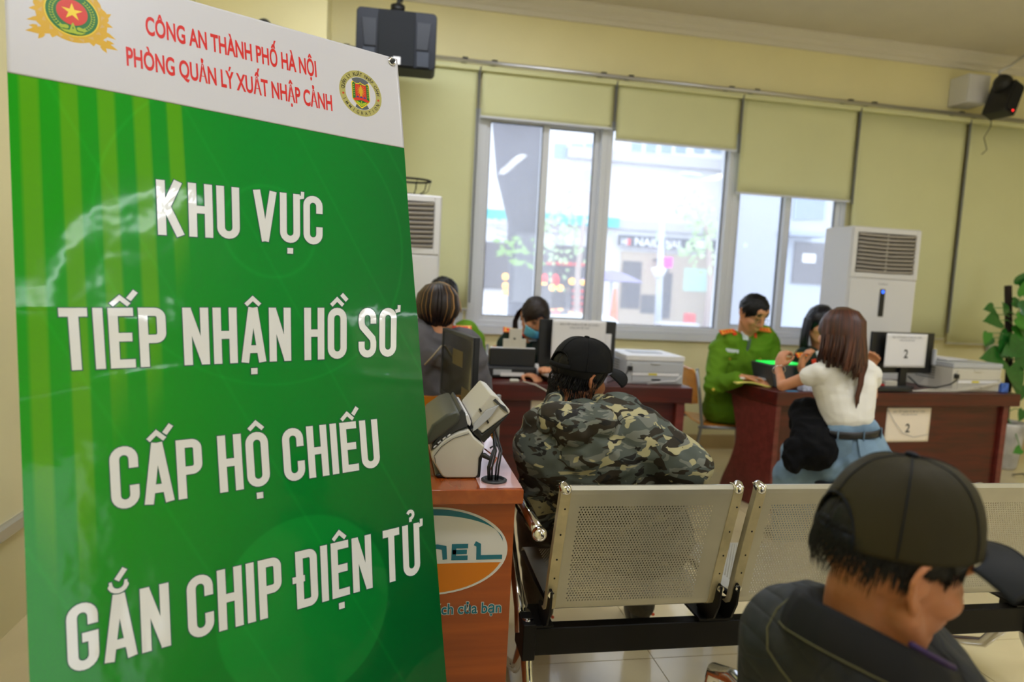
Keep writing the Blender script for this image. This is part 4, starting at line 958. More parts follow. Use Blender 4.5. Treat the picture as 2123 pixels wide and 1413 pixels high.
notice(pp, a3 - a2, zz1 - zz0, 'monitor_notice', 'white paper numbered 2 taped to the back of the right desk monitor', rz=rzD + .05, sag=.003)
a0, z0 = a_of(1966, 812, .10); a1, _ = a_of(2066, 812, .10); _, zt_ = a_of(2010, 752, .10)
pc_ = D2((a0 + a1) / 2, .08, 0)
pr2 = printer(0, a1 - a0, zt_, 0, .40, 'beige grey laser printer with white sheets on it, on the right desk', beige_pl)
pr2.location = (pc_.x, pc_.y, DT); pr2.rotation_euler = (0, 0, rzD)
q = MB(); M = rotM((D2((a0 + a1) / 2 - .06, .33, 0).x, D2((a0 + a1) / 2, .33, 0).y, DT + zt_ + .005), rz=rzD + .1); q.box((-.1, -.13, 0), (.1, .13, .006), M); tag(q.build('paper_sheets', paper_m), 'white sheets lying on top of the right desk printer', 'paper')
for k, (oa, ob, rr2, sag) in enumerate(((.0, .02, .004, .0), (.02, .04, .004, .01))):
    q = MB(); q.tube([D2(a0 - .34 + oa, .05, DT + .006), D2(a0 - .2, .04 + ob * .5, DT + .006 + sag), D2(a0, .035, DT + .01 + sag), D2(a0 + .16, .04, DT + .03 + sag), D2(a1 - .03, .06, DT + .06 + sag), D2(a1 - .01, .07, DT + .09)], rr2, 8)
    tag(q.build('beige_cable', beige_pl, smooth=True), ['lower beige cable crossing the rear of the right desk printer', 'upper beige cable crossing the rear of the right desk printer'][k], 'cable')
q = MB(); q.tube([D2(a0 + .02, .06, DT + .08), D2(a0 - .05, .05, DT + .05), D2(a0 - .16, .05, DT + .03), D2(a0 - .26, .08, DT + .03), D2(a0 - .3, .14, DT + .09)], .005, 8); tag(q.build('power_cord', black_pl, smooth=True), 'black power cord looping from the right desk printer to its monitor', 'cable')
a4, _ = a_of(2077, 812, .08)
q = MB(); p = D2(a4, .10, DT); q.box((-.03, -.04, 0), (.03, .04, .062), rotM(p, rz=rzD)); o_ = q.build('tissue_box', mat('blue_carton', (70, 110, 200), .5, var=.4, vscale=30), bevel=.003); tag(o_, 'small blue and pink carton at the right end of the right desk', 'box')
a4, _ = a_of(1823, 800, .10)
t = thing('stapler', 'red stapler behind the seated woman in white, on the right desk', 'stapler', D2(a4, .12, DT), rzD)
MB().box((-.04, -.014, 0), (.05, .014, .012)).build('base', black_pl, t, bevel=.002); MB().box((-.045, -.014, .020), (.05, .014, .040)).build('arm', mat('red_plastic', (180, 20, 28), .35), t, bevel=.006); MB().box((.03, -.01, .011), (.05, .01, .021)).build('hinge', chrome, t)
a4, _ = a_of(1855, 800, .14)
MBk = MB(); p = D2(a4, .2, DT); MBk.box((-.05, -.03, 0), (.05, .03, .05), rotM(p, rz=rzD)); tag(MBk.build('card_reader', beige_pl, bevel=.006), 'small beige device beside the red stapler', 'device')
q = MB(); p = D2(a_of(1845, 806, .08)[0], .07, DT); q.box((-.16, -.05, .004), (.12, .05, .022), rotM(p, rz=rzD)); kb = thing('keyboard', 'black keyboard at the edge of the right desk below monitor 2', 'keyboard', p, world=True)
q.build('case', black_pl, kb, bevel=.003)
for r_ in range(4):
    for c_ in range(14):
        MB().box((-.152 + c_ * .019, -.042 + r_ * .021, .0225), (-.136 + c_ * .019, -.025 + r_ * .021, .028), rotM(p, rz=rzD)).build('key', dark_pl, kb)
# black enrolment device with a green light
a5, zt5 = a_of(1582, 752, .22); a6, _ = a_of(1680, 752, .22)
t = thing('fingerprint_scanner', 'black box with a glowing green top between the green officer and the seated woman', 'device', D2((a5 + a6) / 2, .24, DT), rzD)
w_ = (a6 - a5)
q = MB(); q.prism([(-w_ / 2 + .04, 0), (w_ / 2, 0), (w_ / 2 - .05, .14), (-w_ / 2, .145)], -.10, .12, lambda a, b_, d: V((a, d, b_))); q.build('case', dark_pl, t, bevel=.01)
q = MB(); q.prism([(-w_ / 2 + .02, -.07), (w_ / 2 - .08, -.07), (w_ / 2 - .09, .09), (-w_ / 2 + .02, .09)], .1455, .150, lambda a, b_, d: V((a, b_, d))); q.build('glowing_plate', mat('green_glow', (30, 255, 90), .4, emit=.65), t)
for k in range(2): MB().box((-w_ / 2 + .06 + .03 * k, -.102, .03), (-w_ / 2 + .08 + .03 * k, -.0995, .045)).build('port', mat('dull_blue', (60, 90, 110), .4), t)
p = at_z(1555, 797, DT)
q = MB(); q.grid(lambda u, v: V((p.x - .12 + .24 * u + .02 * v, p.y - .05 + .10 * v - .03 * u, DT + .012 + .012 * math.sin(u * 5) * (1 - v) + .004)), 12, 8); tag(q.build('yellow_booklet', mat('pale_yellow_paper', (226, 214, 110), .7), smooth=True, solid=.008), 'pale yellow booklet at the left corner of the right desk', 'booklet')
q = MB(); p2 = at_z(1562, 787, DT + .03); q.box((-.09, -.03, 0), (.09, .04, .012), rotM((p2.x, p2.y, DT + .034), rz=-.25)); tag(q.build('folded_paper', paper_m, bevel=.003), 'folded white paper resting on the yellow booklet', 'paper')
p = D2(a_of(1668, 806, .08)[0], .05, DT)
q = MB(); q.box((-.055, -.03, 0), (.055, .03, .055), rotM(p, rz=rzD)); o_ = tag(q.build('printed_carton', mat('white_blue_carton', (180, 186, 214), .5, var=.5, vscale=60), bevel=.003), 'small blue and white printed carton beside the seated woman\'s forearm', 'box')
q = MB(); p = D2(.11, -.03, DT); q.box((-.04, .034, .0005), (.04, .06, .004), rotM(p, rz=rzD)); tag(q.build('blue_card', mat('sky_blue_card', (80, 150, 200), .5)), 'blue card at the right desk edge below the raised forearm', 'card')

# ------------------------------------------------------------------ waiting benches
SW = .545                       # width of one seat
def perf_panel(path, x0, x1, holes, nx, ny, name, m, parent, th=.0016, s0=0., s1=1., lab=None):
    """sheet of steel following a path in (y, z), pierced by a staggered pattern of real holes between s0 and s1"""
    P_ = [V((0, a, b)) for a, b in path]; L_ = [0]
    for i in range(1, len(P_)): L_.append(L_[-1] + (P_[i] - P_[i - 1]).length)
    T = L_[-1]
    def at(s):
        s *= T
        for i in range(1, len(P_)):
            if s <= L_[i] + 1e-9: return P_[i - 1].lerp(P_[i], (s - L_[i - 1]) / (L_[i] - L_[i - 1]))
        return P_[-1]
    vs = []; fs = []; idx = {}
    def vert(x, s):
        k = (round(x, 5), round(s, 6))
        if k not in idx: p = at(s); idx[k] = len(vs); vs.append((x, p.y, p.z))
        return idx[k]
    hx0, hx1 = holes; cw = (hx1 - hx0) / nx; ch = (s1 - s0) / ny; r = cw * .31; chm = ch * T
    # solid borders
    def strip(xa, xb, sa, sb, kx, ks):
        for i in range(kx):
            for j in range(ks):
                a = xa + (xb - xa) * i / kx; b = xa + (xb - xa) * (i + 1) / kx; c = sa + (sb - sa) * j / ks; d = sa + (sb - sa) * (j + 1) / ks
                fs.append((vert(a, c), vert(b, c), vert(b, d), vert(a, d)))
    strip(x0, x1, 0, s0, 1, 8) if s0 > 0 else None
    strip(x0, x1, s1, 1, 1, 8) if s1 < 1 else None
    strip(x0, hx0, s0, s1, 1, 16); strip(hx1, x1, s0, s1, 1, 16)
    for j in range(ny):
        sa = s0 + ch * j; sb = sa + ch; sh = cw / 2 if j % 2 else 0
        if j % 2:
            for xa, xb in ((hx0, hx0 + cw / 2), (hx1 - cw / 2, hx1)): fs.append((vert(xa, sa), vert(xb, sa), vert(xb, sb), vert(xa, sb)))
        for i in range(nx - (1 if j % 2 else 0)):
            a = hx0 + sh + cw * i; b = a + cw; c = (a + b) / 2; sm = (sa + sb) / 2
            o = [vert(a, sa), vert(c, sa), vert(b, sa), vert(b, sb), vert(c, sb), vert(a, sb)]
            h_ = []
            for k in (225, 270, 315, 45, 90, 135):
                an = math.radians(k); h_.append(vert(c + r * math.cos(an), sm + r * math.sin(an) / T))
            for k in range(6): fs.append((o[k], o[(k + 1) % 6], h_[(k + 1) % 6], h_[k]))
    q = MB(); q.v = vs; q.f = fs
    return q.build(name, m, parent, recalc=False, solid=th, off=0, label=lab)
# local frame of a bench: x along it, y towards where people face, z up; y=0 at the top of the backs
back_path = [(.026, .775), (.012, .792), (.000, .797), (-.008, .790), (-.006, .775), (.004, .74), (.022, .68), (.045, .60), (.066, .52), (.082, .45), (.090, .41), (.098, .392), (.118, .380)]
seat_path = [(.125, .400), (.16, .408), (.25, .408), (.38, .412), (.47, .418), (.505, .412), (.52, .395), (.515, .38)]
def bench_seat(k, parent, simple=False):
    x0 = k * (SW + .042); x1 = x0 + SW
    perf_panel(back_path, x0 + .012, x1 - .012, (x0 + .058, x1 - .080), 46, 40, 'back_panel', steel_seat, parent, s0=.215, s1=.90)
    perf_panel(seat_path, x0 + .012, x1 - .012, (x0 + .06, x1 - .06), 46, 42, 'seat_panel', steel_seat, parent, s0=.1, s1=.86)
    for s_ in (0, 1):
        xa = x0 if s_ == 0 else x1 - .03; out = -.012 if s_ == 0 else .012
        q = MB(); n = len(back_path) - 1; pts = back_path[2:]
        q.v = []; vs = []
        for (a, b) in pts: vs += [(xa, a - .004, b), (xa + .03, a - .004, b), (xa + .03, a - .0015, b), (xa, a + .020, b)]
        k_ = len(pts); fs = [(4 * i + j, 4 * i + (j + 1) % 4, 4 * i + 4 + (j + 1) % 4, 4 * i + 4 + j) for i in range(k_ - 1) for j in range(4)] + [(0, 1, 2, 3), (4 * k_ - 1, 4 * k_ - 2, 4 * k_ - 3, 4 * k_ - 4)]
        q.add(vs, fs); ed = q.build('side_frame', steel_edge, parent, bevel=.0015)
        for (a, b) in ((-.004, .73), (.026, .645), (.050, .562), (.064, .50)):
            h = MB(); h.lathe([(.0, 0), (.003, 0), (.002, .0012), (0, .0014)], 8, M=rotM((xa + .015, a - .0035, b), PI / 2)); h.build('screw', black_steel, ed)
        h = MB(); h.cone((xa + .015, -.004, .785), (xa + .015 + out * .3, .004, .792), .0165, .015); h.build('corner_cap', chrome, ed, smooth=True)
        h = MB(); xs_ = xa + .015 + out * .6
        h.prism([(.052, .46), (.070, .466), (.09, .42), (.135, .39), (.19, .372), (.20, .33), (.13, .318), (.085, .345), (.058, .40)], xs_ - .004, xs_ + .004, lambda a, b, d: V((d, a, b))); h.build('hinge_plate', black_steel, parent, bevel=.002)
        h = MB(); h.lathe([(0, 0), (.010, 0), (.010, .006), (0, .008)], 12, M=rotM((xs_, .062, .452), PI / 2)); h.build('bolt', chrome, parent)
        h = MB(); h.tube([(xa + .015, .10, .405), (xa + .015, .30, .392), (xa + .015, .50, .395)], .009, 8); h.build('seat_rail', black_steel, parent, smooth=True)
        h = MB(); h.box((xs_ - .03, .12, .318), (xs_ + .03, .26, .326)); h.build('foot_plate', black_steel, parent, bevel=.002)
def bench(loc, n, label, wide):
    t = thing('waiting_bench', label, 'bench', loc)
    for k in range(n): bench_seat(k, t)
    L_ = n * (SW + .042) - .042
    MB().box((-.02, .13, .225), (L_ + .02, .172, .312)).build('beam', black_steel, t, bevel=.004)
    for x_ in (-.05, L_ + .05):
        s_ = -1 if x_ < 0 else 1
        q = MB(); q.tube([(x_, .02, .655), (x_, .20, .665), (x_, .40, .655), (x_, .475, .625), (x_, .49, .57), (x_ * 1. , .43, .49), (x_, .30, .40), (x_, .22, .335), (x_, .19, .27)], [.016, .018, .018, .017, .016, .016, .016, .016, .016], 14, flat=1.05); ar = q.build('armrest', chrome, t, smooth=True)
        q = MB(); q.ell((x_, .008, .655), (.0215, .0215, .0215)); q.build('end_ball', chrome, ar, smooth=True)
        q = MB(); q.tube([(x_, .50, .56), (x_, .42, .44), (x_ - s_ * .02, .25, .33), (x_ - s_ * .02, .20, .30)], .013, 12); q.build('arm_brace', chrome, t, smooth=True)
    for x_ in (-.035, L_ + .035):
        for dy_ in (-1, 1):
            q = MB(); q.tube([(x_, .18 + dy_ * .02, .33), (x_, .18 + dy_ * .04, .20), (x_, .18 + dy_ * .12, .09), (x_, .18 + dy_ * .25, .03), (x_, .18 + dy_ * .29, .018)], [.022, .022, .019, .016, .014], 12, flat=.8); lg_ = q.build('leg', chrome, t, smooth=True)
            q = MB(); q.lathe([(0, 0), (.024, 0), (.022, .012), (.012, .016), (0, .016)], 16, M=rotM((x_, .18 + dy_ * .29, 0.0005))); q.build('foot_cap', black_pl, lg_)
        MB().box((x_ - .02, .12, .215), (x_ + .02, .24, .33)).build('end_bracket', black_steel, t, bevel=.004)
    return t
bx0 = at_z(1162, 1006, .795)
bn = bench((bx0.x, bx0.y, 0), 3, 'perforated silver steel waiting bench, backs to us, the camouflage jacket man on its first seat', True)
sr_ = at_z(1482, 1368, .64)
b2x, b2y = sr_.x + .045, sr_.y - .49
b2 = dup(bn, (b2x, b2y, 0), 0, 'nearest waiting bench, only its chrome armrest in view by the capped man\'s jacket')

# ------------------------------------------------------------------ wooden chairs on grey tube frames
tube_grey = mat('grey_painted_tube', (150, 152, 152), .35, metal=.6)
def wood_chair(loc, rz, label, slots=True, wd=.40, back_top=.80):
    t = thing('wooden_chair', label, 'chair', loc, rz)     # faces +y
    h = wd / 2
    for s_ in (-1, 1):
        q = MB(); q.tube([(s_ * (h + .01), -.27, .012), (s_ * (h + .01), -.20, .44), (s_ * (h + .005), -.22, .60), (s_ * (h), -.255, back_top + .01)], .011, 10); q.ell((s_ * h, -.255, back_top + .012), (.012, .012, .008)); q.build('leg', tube_grey, t, smooth=True)
        q = MB(); q.tube([(s_ * (h + .01), -.22, .425), (s_ * (h + .01), .17, .428), (s_ * (h + .01), .20, .40), (s_ * (h + .012), .22, .012)], .011, 10); q.build('leg', tube_grey, t, smooth=True)
    q = MB(); q.grid(lambda u, v: V(((u - .5) * (wd + .0), -.20 + .40 * v, .442 + .010 * abs(u - .5) * 2 - .012 * math.sin(v * PI) + (-.02 * ((v - .85) / .15) ** 2 if v > .85 else 0))), 10, 14); q.build('seat', ply_m, t, smooth=True, solid=.014, bevel=.003)
    # curved backrest with real slots
    bz0, bz1 = back_top - .24, back_top + .005
    def BP(x, z, d): 
        u = x / h; k = (z - .60) / .2; return V((x, -.232 - .03 * (1 - u * u) - .028 * k + d, z))
    bm = bmesh.new()
    import mathutils.geometry as mg
    slots_ = []
    if slots:
        slots_.append(([(-.010, .69), (.010, .69), (.010, .775), (-.010, .775)]))
        for s_ in (-1, 1):
            c = V((s_ * .075, .665)); d = V((s_ * .8, .6)).normalized() * .035; n = V((-d.y, d.x)).normalized() * .009
            slots_.append([tuple(c - d - n), tuple(c + d - n), tuple(c + d + n), tuple(c - d + n)])
            c = V((s_ * .13, .70)); d = V((s_ * .95, .25)).normalized() * .02
        slots_.append([(.012 * math.cos(a * PI / 4), .635 + .011 * math.sin(a * PI / 4)) for a in range(8)])
    outer = [(-h + .012, bz0 + .02), (-h * .5, bz0), (h * .5, bz0), (h - .012, bz0 + .02)] + [(h - .012, bz1 - .03), (h * .8, bz1), (h * .4, bz1 + .004), (0, bz1 + .006), (-h * .4, bz1 + .004), (-h * .8, bz1), (-h + .012, bz1 - .03)]
    res = mg.tessellate_polygon([[V((x, z, 0)) for x, z in pl] for pl in [outer] + slots_])
    flatp = [p for pl in [outer] + slots_ for p in pl]
    vs2 = [bm.verts.new((x, 0, z)) for x, z in flatp]
    for f_ in res:
        try: bm.faces.new([vs2[i] for i in f_])
        except ValueError: pass
    bmesh.ops.subdivide_edges(bm, edges=[e for e in bm.edges if e.calc_length() > .05], cuts=3, use_grid_fill=False)
    bmesh.ops.triangulate(bm, faces=bm.faces)
    for v_ in bm.verts: v_.co = BP(v_.co.x, v_.co.z, 0)
    bmesh.ops.recalc_face_normals(bm, faces=bm.faces)
    me = bpy.data.meshes.new('backrest'); bm.to_mesh(me); bm.free()
    link('backrest', me, ply_m, t, solid=.011, off=0)
    return t
# ------------------------------------------------------------------ climbing plant in a pot
leaf_m = mat('dark_green_leaf', (34, 104, 34), .28, var=.25, vscale=6, coat=.3)
leaf_l = mat('bright_green_leaf', (64, 140, 44), .3, var=.2, vscale=6)
moss_m = mat('brown_moss_pole', (44, 34, 30), .95, bump=.9, bscale=120)
marble = mat('speckled_white_pot', (206, 204, 204), .4, var=.35, vscale=9)
yp = 4.75
pb = at_y(2094, 700, yp); pl_ = thing('climbing_plant', 'climbing pothos with heart shaped leaves on a dark pole in a speckled white pot', 'plant', (pb.x, yp, 0), world=True)
pw = .17
q = MB(); q.lathe([(.0, .0), (.10, .0), (.115, .02), (.145, .34), (.155, .36), (.155, .385), (.135, .385), (.13, .36), (0, .36)], 28, M=Matrix.Translation(V((pb.x + .05, yp, .001)))); q.build('pot', marble, pl_, smooth=True)
q = MB(); q.lathe([(0, .355), (.128, .362), (0, .37)], 20, M=Matrix.Translation(V((pb.x + .05, yp, 0)))); q.build('soil', moss_m, pl_)
ptop = at_y(2090, 592, yp)
q = MB(); q.tube([(pb.x + .05, yp, .3), (pb.x + .03, yp, .8), (ptop.x, yp, ptop.z)], .027, 14); q.build('moss_pole', moss_m, pl_)
rnd = random.Random(11)
def leaf_mesh(me_name='leaf'):
    q = MB(); n = 10; vs = [(0, 0, 0)]; L_ = 1.
    prof = [(0, .0), (-.10, .14), (-.12, .30), (.02, .44), (.22, .47), (.45, .40), (.68, .25), (.88, .09), (1.02, 0)]
    vs = []; fs = []
    for i, (x, y) in enumerate(prof):
        xm = max(0, x) if i else 0
        vs += [(x, y, .10 * y + -.22 * max(0, x) ** 2 + .05 * y * math.sin(i)), (xm, 0, -.22 * xm ** 2 - .0), (x, -y, .10 * y - .22 * max(0, x) ** 2 - .03 * y * math.sin(i * 1.3))]
    for i in range(len(prof) - 1):
        o = 3 * i; fs += [(o, o + 3, o + 4, o + 1), (o + 1, o + 4, o + 5, o + 2)]
    me = bpy.data.meshes.new(me_name); me.from_pydata(vs, [], fs); me.polygons.foreach_set('use_smooth', [True] * len(fs)); return me
lm1, lm2 = leaf_mesh(), leaf_mesh(); lm1.materials.append(leaf_m); lm2.materials.append(leaf_l)
def leaf(px, py, size, ang, tilt, dy=0., bright=False, st=None):
    """size in metres, ang = direction of the tip seen from the front (degrees, 0 = right)"""
    p = at_y(px, py, yp + dy)
    a = math.radians(ang); tip = V((math.cos(a), -.25, math.sin(a))).normalized(); nv = V((.15 * tilt, -1, .35 + .3 * tilt)); nv = (nv - tip * nv.dot(tip)).normalized(); sd = nv.cross(tip)
    o = bpy.data.objects.new('leaf', lm2 if bright else lm1); C.objects.link(o); o.parent = pl_; o.matrix_parent_inverse = ROOTS[pl_.name]
    o.matrix_basis = Matrix(((tip.x, sd.x, nv.x, p.x), (tip.y, sd.y, nv.y, p.y), (tip.z, sd.z, nv.z, p.z), (0, 0, 0, 1))) @ Matrix.Scale(size, 4)
    zc = min(ptop.z - .05, p.z - .05); q = MB(); s0 = V((pb.x + .03, yp, max(.45, zc))); q.tube([s0, s0.lerp(p, .5) + V((0, -.01, .03)), p], .0035, 6); q.build('stem', leaf_l, pl_, smooth=True)
for args in [(2060, 638, .10, 185, .2, -.05), (2062, 652, .09, 240, .5, -.05), (2072, 664, .16, 178, .9, -.08), (2048, 690, .10, 255, .1, -.06, True), (2054, 700, .09, 235, .4, -.05),
             (2078, 742, .22, 176, .8, -.12), (2098, 760, .22, 300, .2, -.16), (2116, 742, .20, 340, .3, -.12), (2104, 690, .14, 10, .4, -.1, True), (2108, 660, .16, 330, .3, -.12, True), (2116, 640, .14, 20, .3, -.1),
             (2122, 612, .16, 80, .3, -.08, True), (2100, 625, .10, 340, .1, -.06), (2112, 700, .18, 250, .5, -.13), (2085, 712, .15, 250, .4, -.1), (2118, 730, .16, 260, .2, -.12), (2106, 778, .16, 280, .3, -.1), (2118, 800, .14, 260, .2, -.08),
             (2086, 648, .10, 120, .4, -.06), (2112, 590, .13, 60, .2, -.05), (2120, 670, .18, 300, .6, -.1), (2108, 720, .16, 200, .6, -.14), (2090, 690, .12, 220, .3, -.08), (2121, 850, .10, 250, .3, -.1), (2116, 930, .08, 200, .3, -.2, True)]:
    leaf(*args)
# white network box behind the plant, on the wall
wb = at_y(2062, 720, YB - .03)
t = thing('wall_cable_box', 'small white socket box on the wall behind the climbing plant leaves', 'box', (wb.x, YB, wb.z), world=True)
MB().box((wb.x - .08, YB - .05, wb.z - .05), (wb.x + .06, YB - .013, wb.z + .05)).build('case', white_pl, t, bevel=.004)
q = MB(); q.tube([(wb.x - .1, YB - .045, wb.z + .07), (wb.x, YB - .06, wb.z + .03), (wb.x + .06, YB - .05, wb.z + .08), (wb.x + .1, YB - .04, wb.z - .04)], .004, 6); q.build('cable', black_pl, t, smooth=True)
q = MB(); p = at_y(2108, 985, 4.55); q.tube([(p.x - .1, 4.5, .006), (p.x - .05, 4.45, .03), (p.x, 4.5, .008), (p.x + .05, 4.42, .01), (p.x + .1, 4.5, .006)], .005, 6); tag(q.build('floor_cable', black_pl, smooth=True), 'black cable curled on the floor under the speckled pot', 'cable')

# ------------------------------------------------------------------ the street outside
def stuff_free(o): return o
asph = mat('pale_asphalt', (150, 146, 146), .8, var=.1)
pave = mat('pale_paving', (186, 178, 172), .8, var=.1)
fac_w = mat('white_facade', (228, 226, 228), .8, var=.04)
fac_g = mat('grey_facade', (190, 186, 190), .8)
fac_b = mat('beige_shopfront', (190, 172, 150), .8)
dkshop = mat('dark_shop_opening', (84, 76, 78), .5)
o_ = MB().box((-16, YB + .2, -.9), (40, 34, -.6)).build('street', asph, kind='structure')
MB().box((-16, 13.6, -.6), (40, 17.2, -.48)).build('pavement', pave, kind='structure')
YFc = 17.
def FP(px, py, y=YFc): return at_y(px, py, y)
bl = thing('shop_building', 'pale facade across the street behind the nail salon sign', 'building', (7, YFc, -.5), world=True)
MB().box((-12, YFc, -.5), (17.0, YFc + 5, 12)).build('facade', fac_w, bl)
def frect(name, p0, p1, d0, d1, m, parent=bl, lab=None, y=YFc):
    a, b = at_y(*p0, y - d1), at_y(*p1, y - d1)
    return MB().box((min(a.x, b.x), y - d1, min(a.z, b.z)), (max(a.x, b.x), y - d0, max(a.z, b.z))).build(name, m, parent, label=lab)
# upper windows and ledges
for i, px in enumerate((1310, 1340, 1372, 1402, 1440, 1475)):
    frect('window', (px, 296), (px + 20, 318), .001, .03, mat('bluish_window', (140, 160, 180), .2))
frect('ledge', (1180, 325), (1520, 332), .001, .25, fac_g)
frect('window_band', (1300, 380), (1430, 452), .001, .05, mat('pale_window_band', (236, 242, 250), .2))
frect('ledge', (1000, 455), (1520, 470), .001, .12, fac_g)
for i, px in enumerate((1150, 1185, 1215)):
    frect('window', (px, 296), (px + 24, 330), .001, .03, MATS['bluish_window']); frect('window', (px, 350), (px + 24, 400), .001, .03, fac_g)
frect('shutter_wall', (1290, 520), (1500, 690), .001, .10, fac_b)
frect('shop_opening', (1292, 540), (1325, 640), .101, .12, dkshop); frect('shop_opening', (1375, 565), (1388, 660), .101, .12, dkshop); frect('shop_opening', (1330, 610), (1360, 650), .101, .12, dkshop)
frect('shop_opening', (1000, 500), (1060, 600), .001, .08, dkshop); frect('shop_opening', (1120, 505), (1235, 650), .001, .08, dkshop)
frect('poster', (1420, 555), (1470, 605), .101, .12, mat('mint_poster', (190, 226, 210), .6))
# signs
sg = thing('shop_sign', 'dark nail salon sign with white letters seen through the middle window', 'sign', FP(1380, 505) - V((0, .2, 0)), world=True)
frect('board', (1285, 486), (1484, 521), .15, .25, mat('slate_sign_board', (60, 62, 72), .5), sg)
lt = mat('sign_white_letters', (240, 240, 244), .5)
def sign_text(body, p0, p1, cap_px, m, parent, y):
    a = at_y(*p0, y); b = at_y(*p1, y); c = at_y(p0[0], p0[1] - cap_px, y); q = MB()
    vs, fs = text_mesh(body, 1, 1, .02); xs = [v[0] for v in vs]; lo, hi = min(xs), max(xs)
    q.add([V((a.x + (x - lo) / (hi - lo) * (b.x - a.x), y, a.z + (b.z - a.z) * (x - lo) / (hi - lo) + yy / .73 * (c.z - a.z))) for x, yy in vs], fs); return q.build('lettering', m, parent)
sign_text('HI', (1288, 508), (1300, 509), 16, lt, sg, YFc - .27); sign_text('NAIL', (1316, 508), (1366, 512), 17, lt, sg, YFc - .27); sign_text('NAIL', (1380, 512), (1415, 515), 17, lt, sg, YFc - .27)
frect('red_logo', (1300, 494), (1307, 508), .251, .26, mat('sign_red', (220, 40, 40), .5), sg); frect('white_badge', (1443, 498), (1470, 516), .251, .27, lt, sg)
sg = thing('shop_sign', 'pale turquoise shop sign band crossing behind the tree trunk', 'sign', FP(1150, 450), world=True)
frect('board', (1000, 432), (1284, 472), .15, .25, mat('turquoise_board', (60, 190, 196), .5), sg)
for a_, b_ in ((1005, 1050), (1128, 1160), (1210, 1222)): sign_text('SHOP' if 0 else 'ooo', (a_, 462), (b_, 463), 14, lt, sg, YFc - .27)
sg = thing('magenta_sign', 'small glowing magenta sign hanging by the lamp post', 'sign', FP(1384, 544), world=True)
frect('panel', (1375, 533), (1393, 554), .5, .6, mat('magenta_glow', (255, 40, 240), .4, emit=1.6), sg); frect('bracket', (1368, 536), (1375, 540), .001, .57, dkshop, sg)
frect('post_bracket', (1380, 554), (1386, 566), .53, .57, dkshop, sg)
# lamp post
lp = at_y(1365, 690, 13.9)
t = thing('lamp_post', 'tall pale street lamp post in the middle window, arm raised to the right', 'lamp', (lp.x, 13.9, -.48), world=True)
wp = mat('pale_post_paint', (200, 208, 220), .5)
q = MB(); tp = at_y(1376, 385, 13.9); q.tube([(lp.x, 13.9, -.47), (tp.x, 13.9, tp.z)], [.085, .05], 12); q.build('pole', wp, t, smooth=True)
q = MB(); ta = at_y(1432, 362, 13.9); q.tube([(tp.x, 13.9, tp.z), (ta.x, 13.9, ta.z)], .035, 8); q.ell((ta.x, 13.9, ta.z), (.28, .09, .05)); q.build('lamp_head', wp, t, smooth=True)
pb2 = at_y(1366, 566, 13.9); q = MB(); q.lathe([(0, -.12), (.08, -.1), (.17, .10), (.0, .14)], 16, M=Matrix.Translation(pb2)); q.build('flower_bowl', lt, t, smooth=True)
q = MB(); q.lathe([(.16, 0), (.15, .25), (.09, .3)], 12, M=Matrix.Translation(V((lp.x, 13.9, -.475)))); q.build('pole_base', wp, t)
# tree
bark = mat('grey_bark', (92, 88, 96), .9, bump=.6, bscale=14, var=.2, vscale=5, stretch=(1, 1, .3))
ytr = 8.6
t = thing('street_tree', 'thick grey tree trunk leaning outside the left sliding window, small fronds at its foot', 'tree', at_y(1085, 700, ytr), world=True)
c1, c2, c3, c4, c5 = at_y(1074, 225, ytr), at_y(1078, 360, ytr), at_y(1088, 460, ytr), at_y(1085, 560, ytr), at_y(1082, 690, ytr)
q = MB(); q.tube([c1 + V((-.15, 0, 1.2)), c1, c2, c3, c4, c5, V((c5.x, ytr, -.6))], [.40, .34, .30, .22, .19, .20, .26], 20); q.build('trunk', bark, t, smooth=True)
frond = mat('yellow_green_frond', (150, 190, 110), .6)
for k in range(34):
    a = rnd.uniform(0, 2 * PI); c = at_y(1062 + rnd.uniform(-25, 50), rnd.uniform(488, 545), ytr - .35 + rnd.uniform(-.1, .2)); q = MB()
    d = V((math.cos(a), 0, math.sin(a) * .6 - .3)) * rnd.uniform(.09, .18); n_ = V((-d.z, 0, d.x)).normalized() * .03; q.add([c, c + d * .5 + n_, c + d, c + d * .5 - n_], [(0, 1, 2, 3)]); o_ = q.build('leaf', frond, t)
t = thing('young_tree', 'thin pale young tree with light foliage seen through the second sliding sash', 'tree', at_y(1196, 690, 11.6), world=True)
q = MB(); q.tube([V((at_y(1194, 720, 11.6).x, 11.6, -.598)), at_y(1194, 720, 11.6), at_y(1198, 560, 11.6), at_y(1212, 450, 11.6), at_y(1222, 400, 11.6)], [.07, .07, .05, .03, .015], 8); q.build('trunk', mat('pale_bark', (180, 160, 150), .9), t, smooth=True)
pale_leaf = mat('pale_green_leaf', (176, 200, 150), .7)
for k in range(120):
    c = at_y(1150 + rnd.gauss(15, 32), rnd.gauss(480, 42), 11.6 + rnd.uniform(-.4, .4)); a = rnd.uniform(0, 2 * PI); d = V((math.cos(a), rnd.uniform(-.3, .3), math.sin(a))) * rnd.uniform(.07, .15); n_ = V((-d.z, 0, d.x)).normalized() * .035
    q = MB(); q.add([c, c + d * .5 + n_, c + d, c + d * .5 - n_], [(0, 1, 2, 3)]); q.build('leaf', pale_leaf, t)
t = thing('street_tree', 'slim tree with sparse pale foliage at the right of the middle window', 'tree', at_y(1475, 690, 12.5), world=True)
q = MB(); q.tube([at_y(1462, 720, 12.5), at_y(1472, 590, 12.5), at_y(1468, 480, 12.5), at_y(1440, 430, 12.5)], [.09, .06, .05, .02], 8); q.build('trunk', MATS['pale_bark'], t, smooth=True)
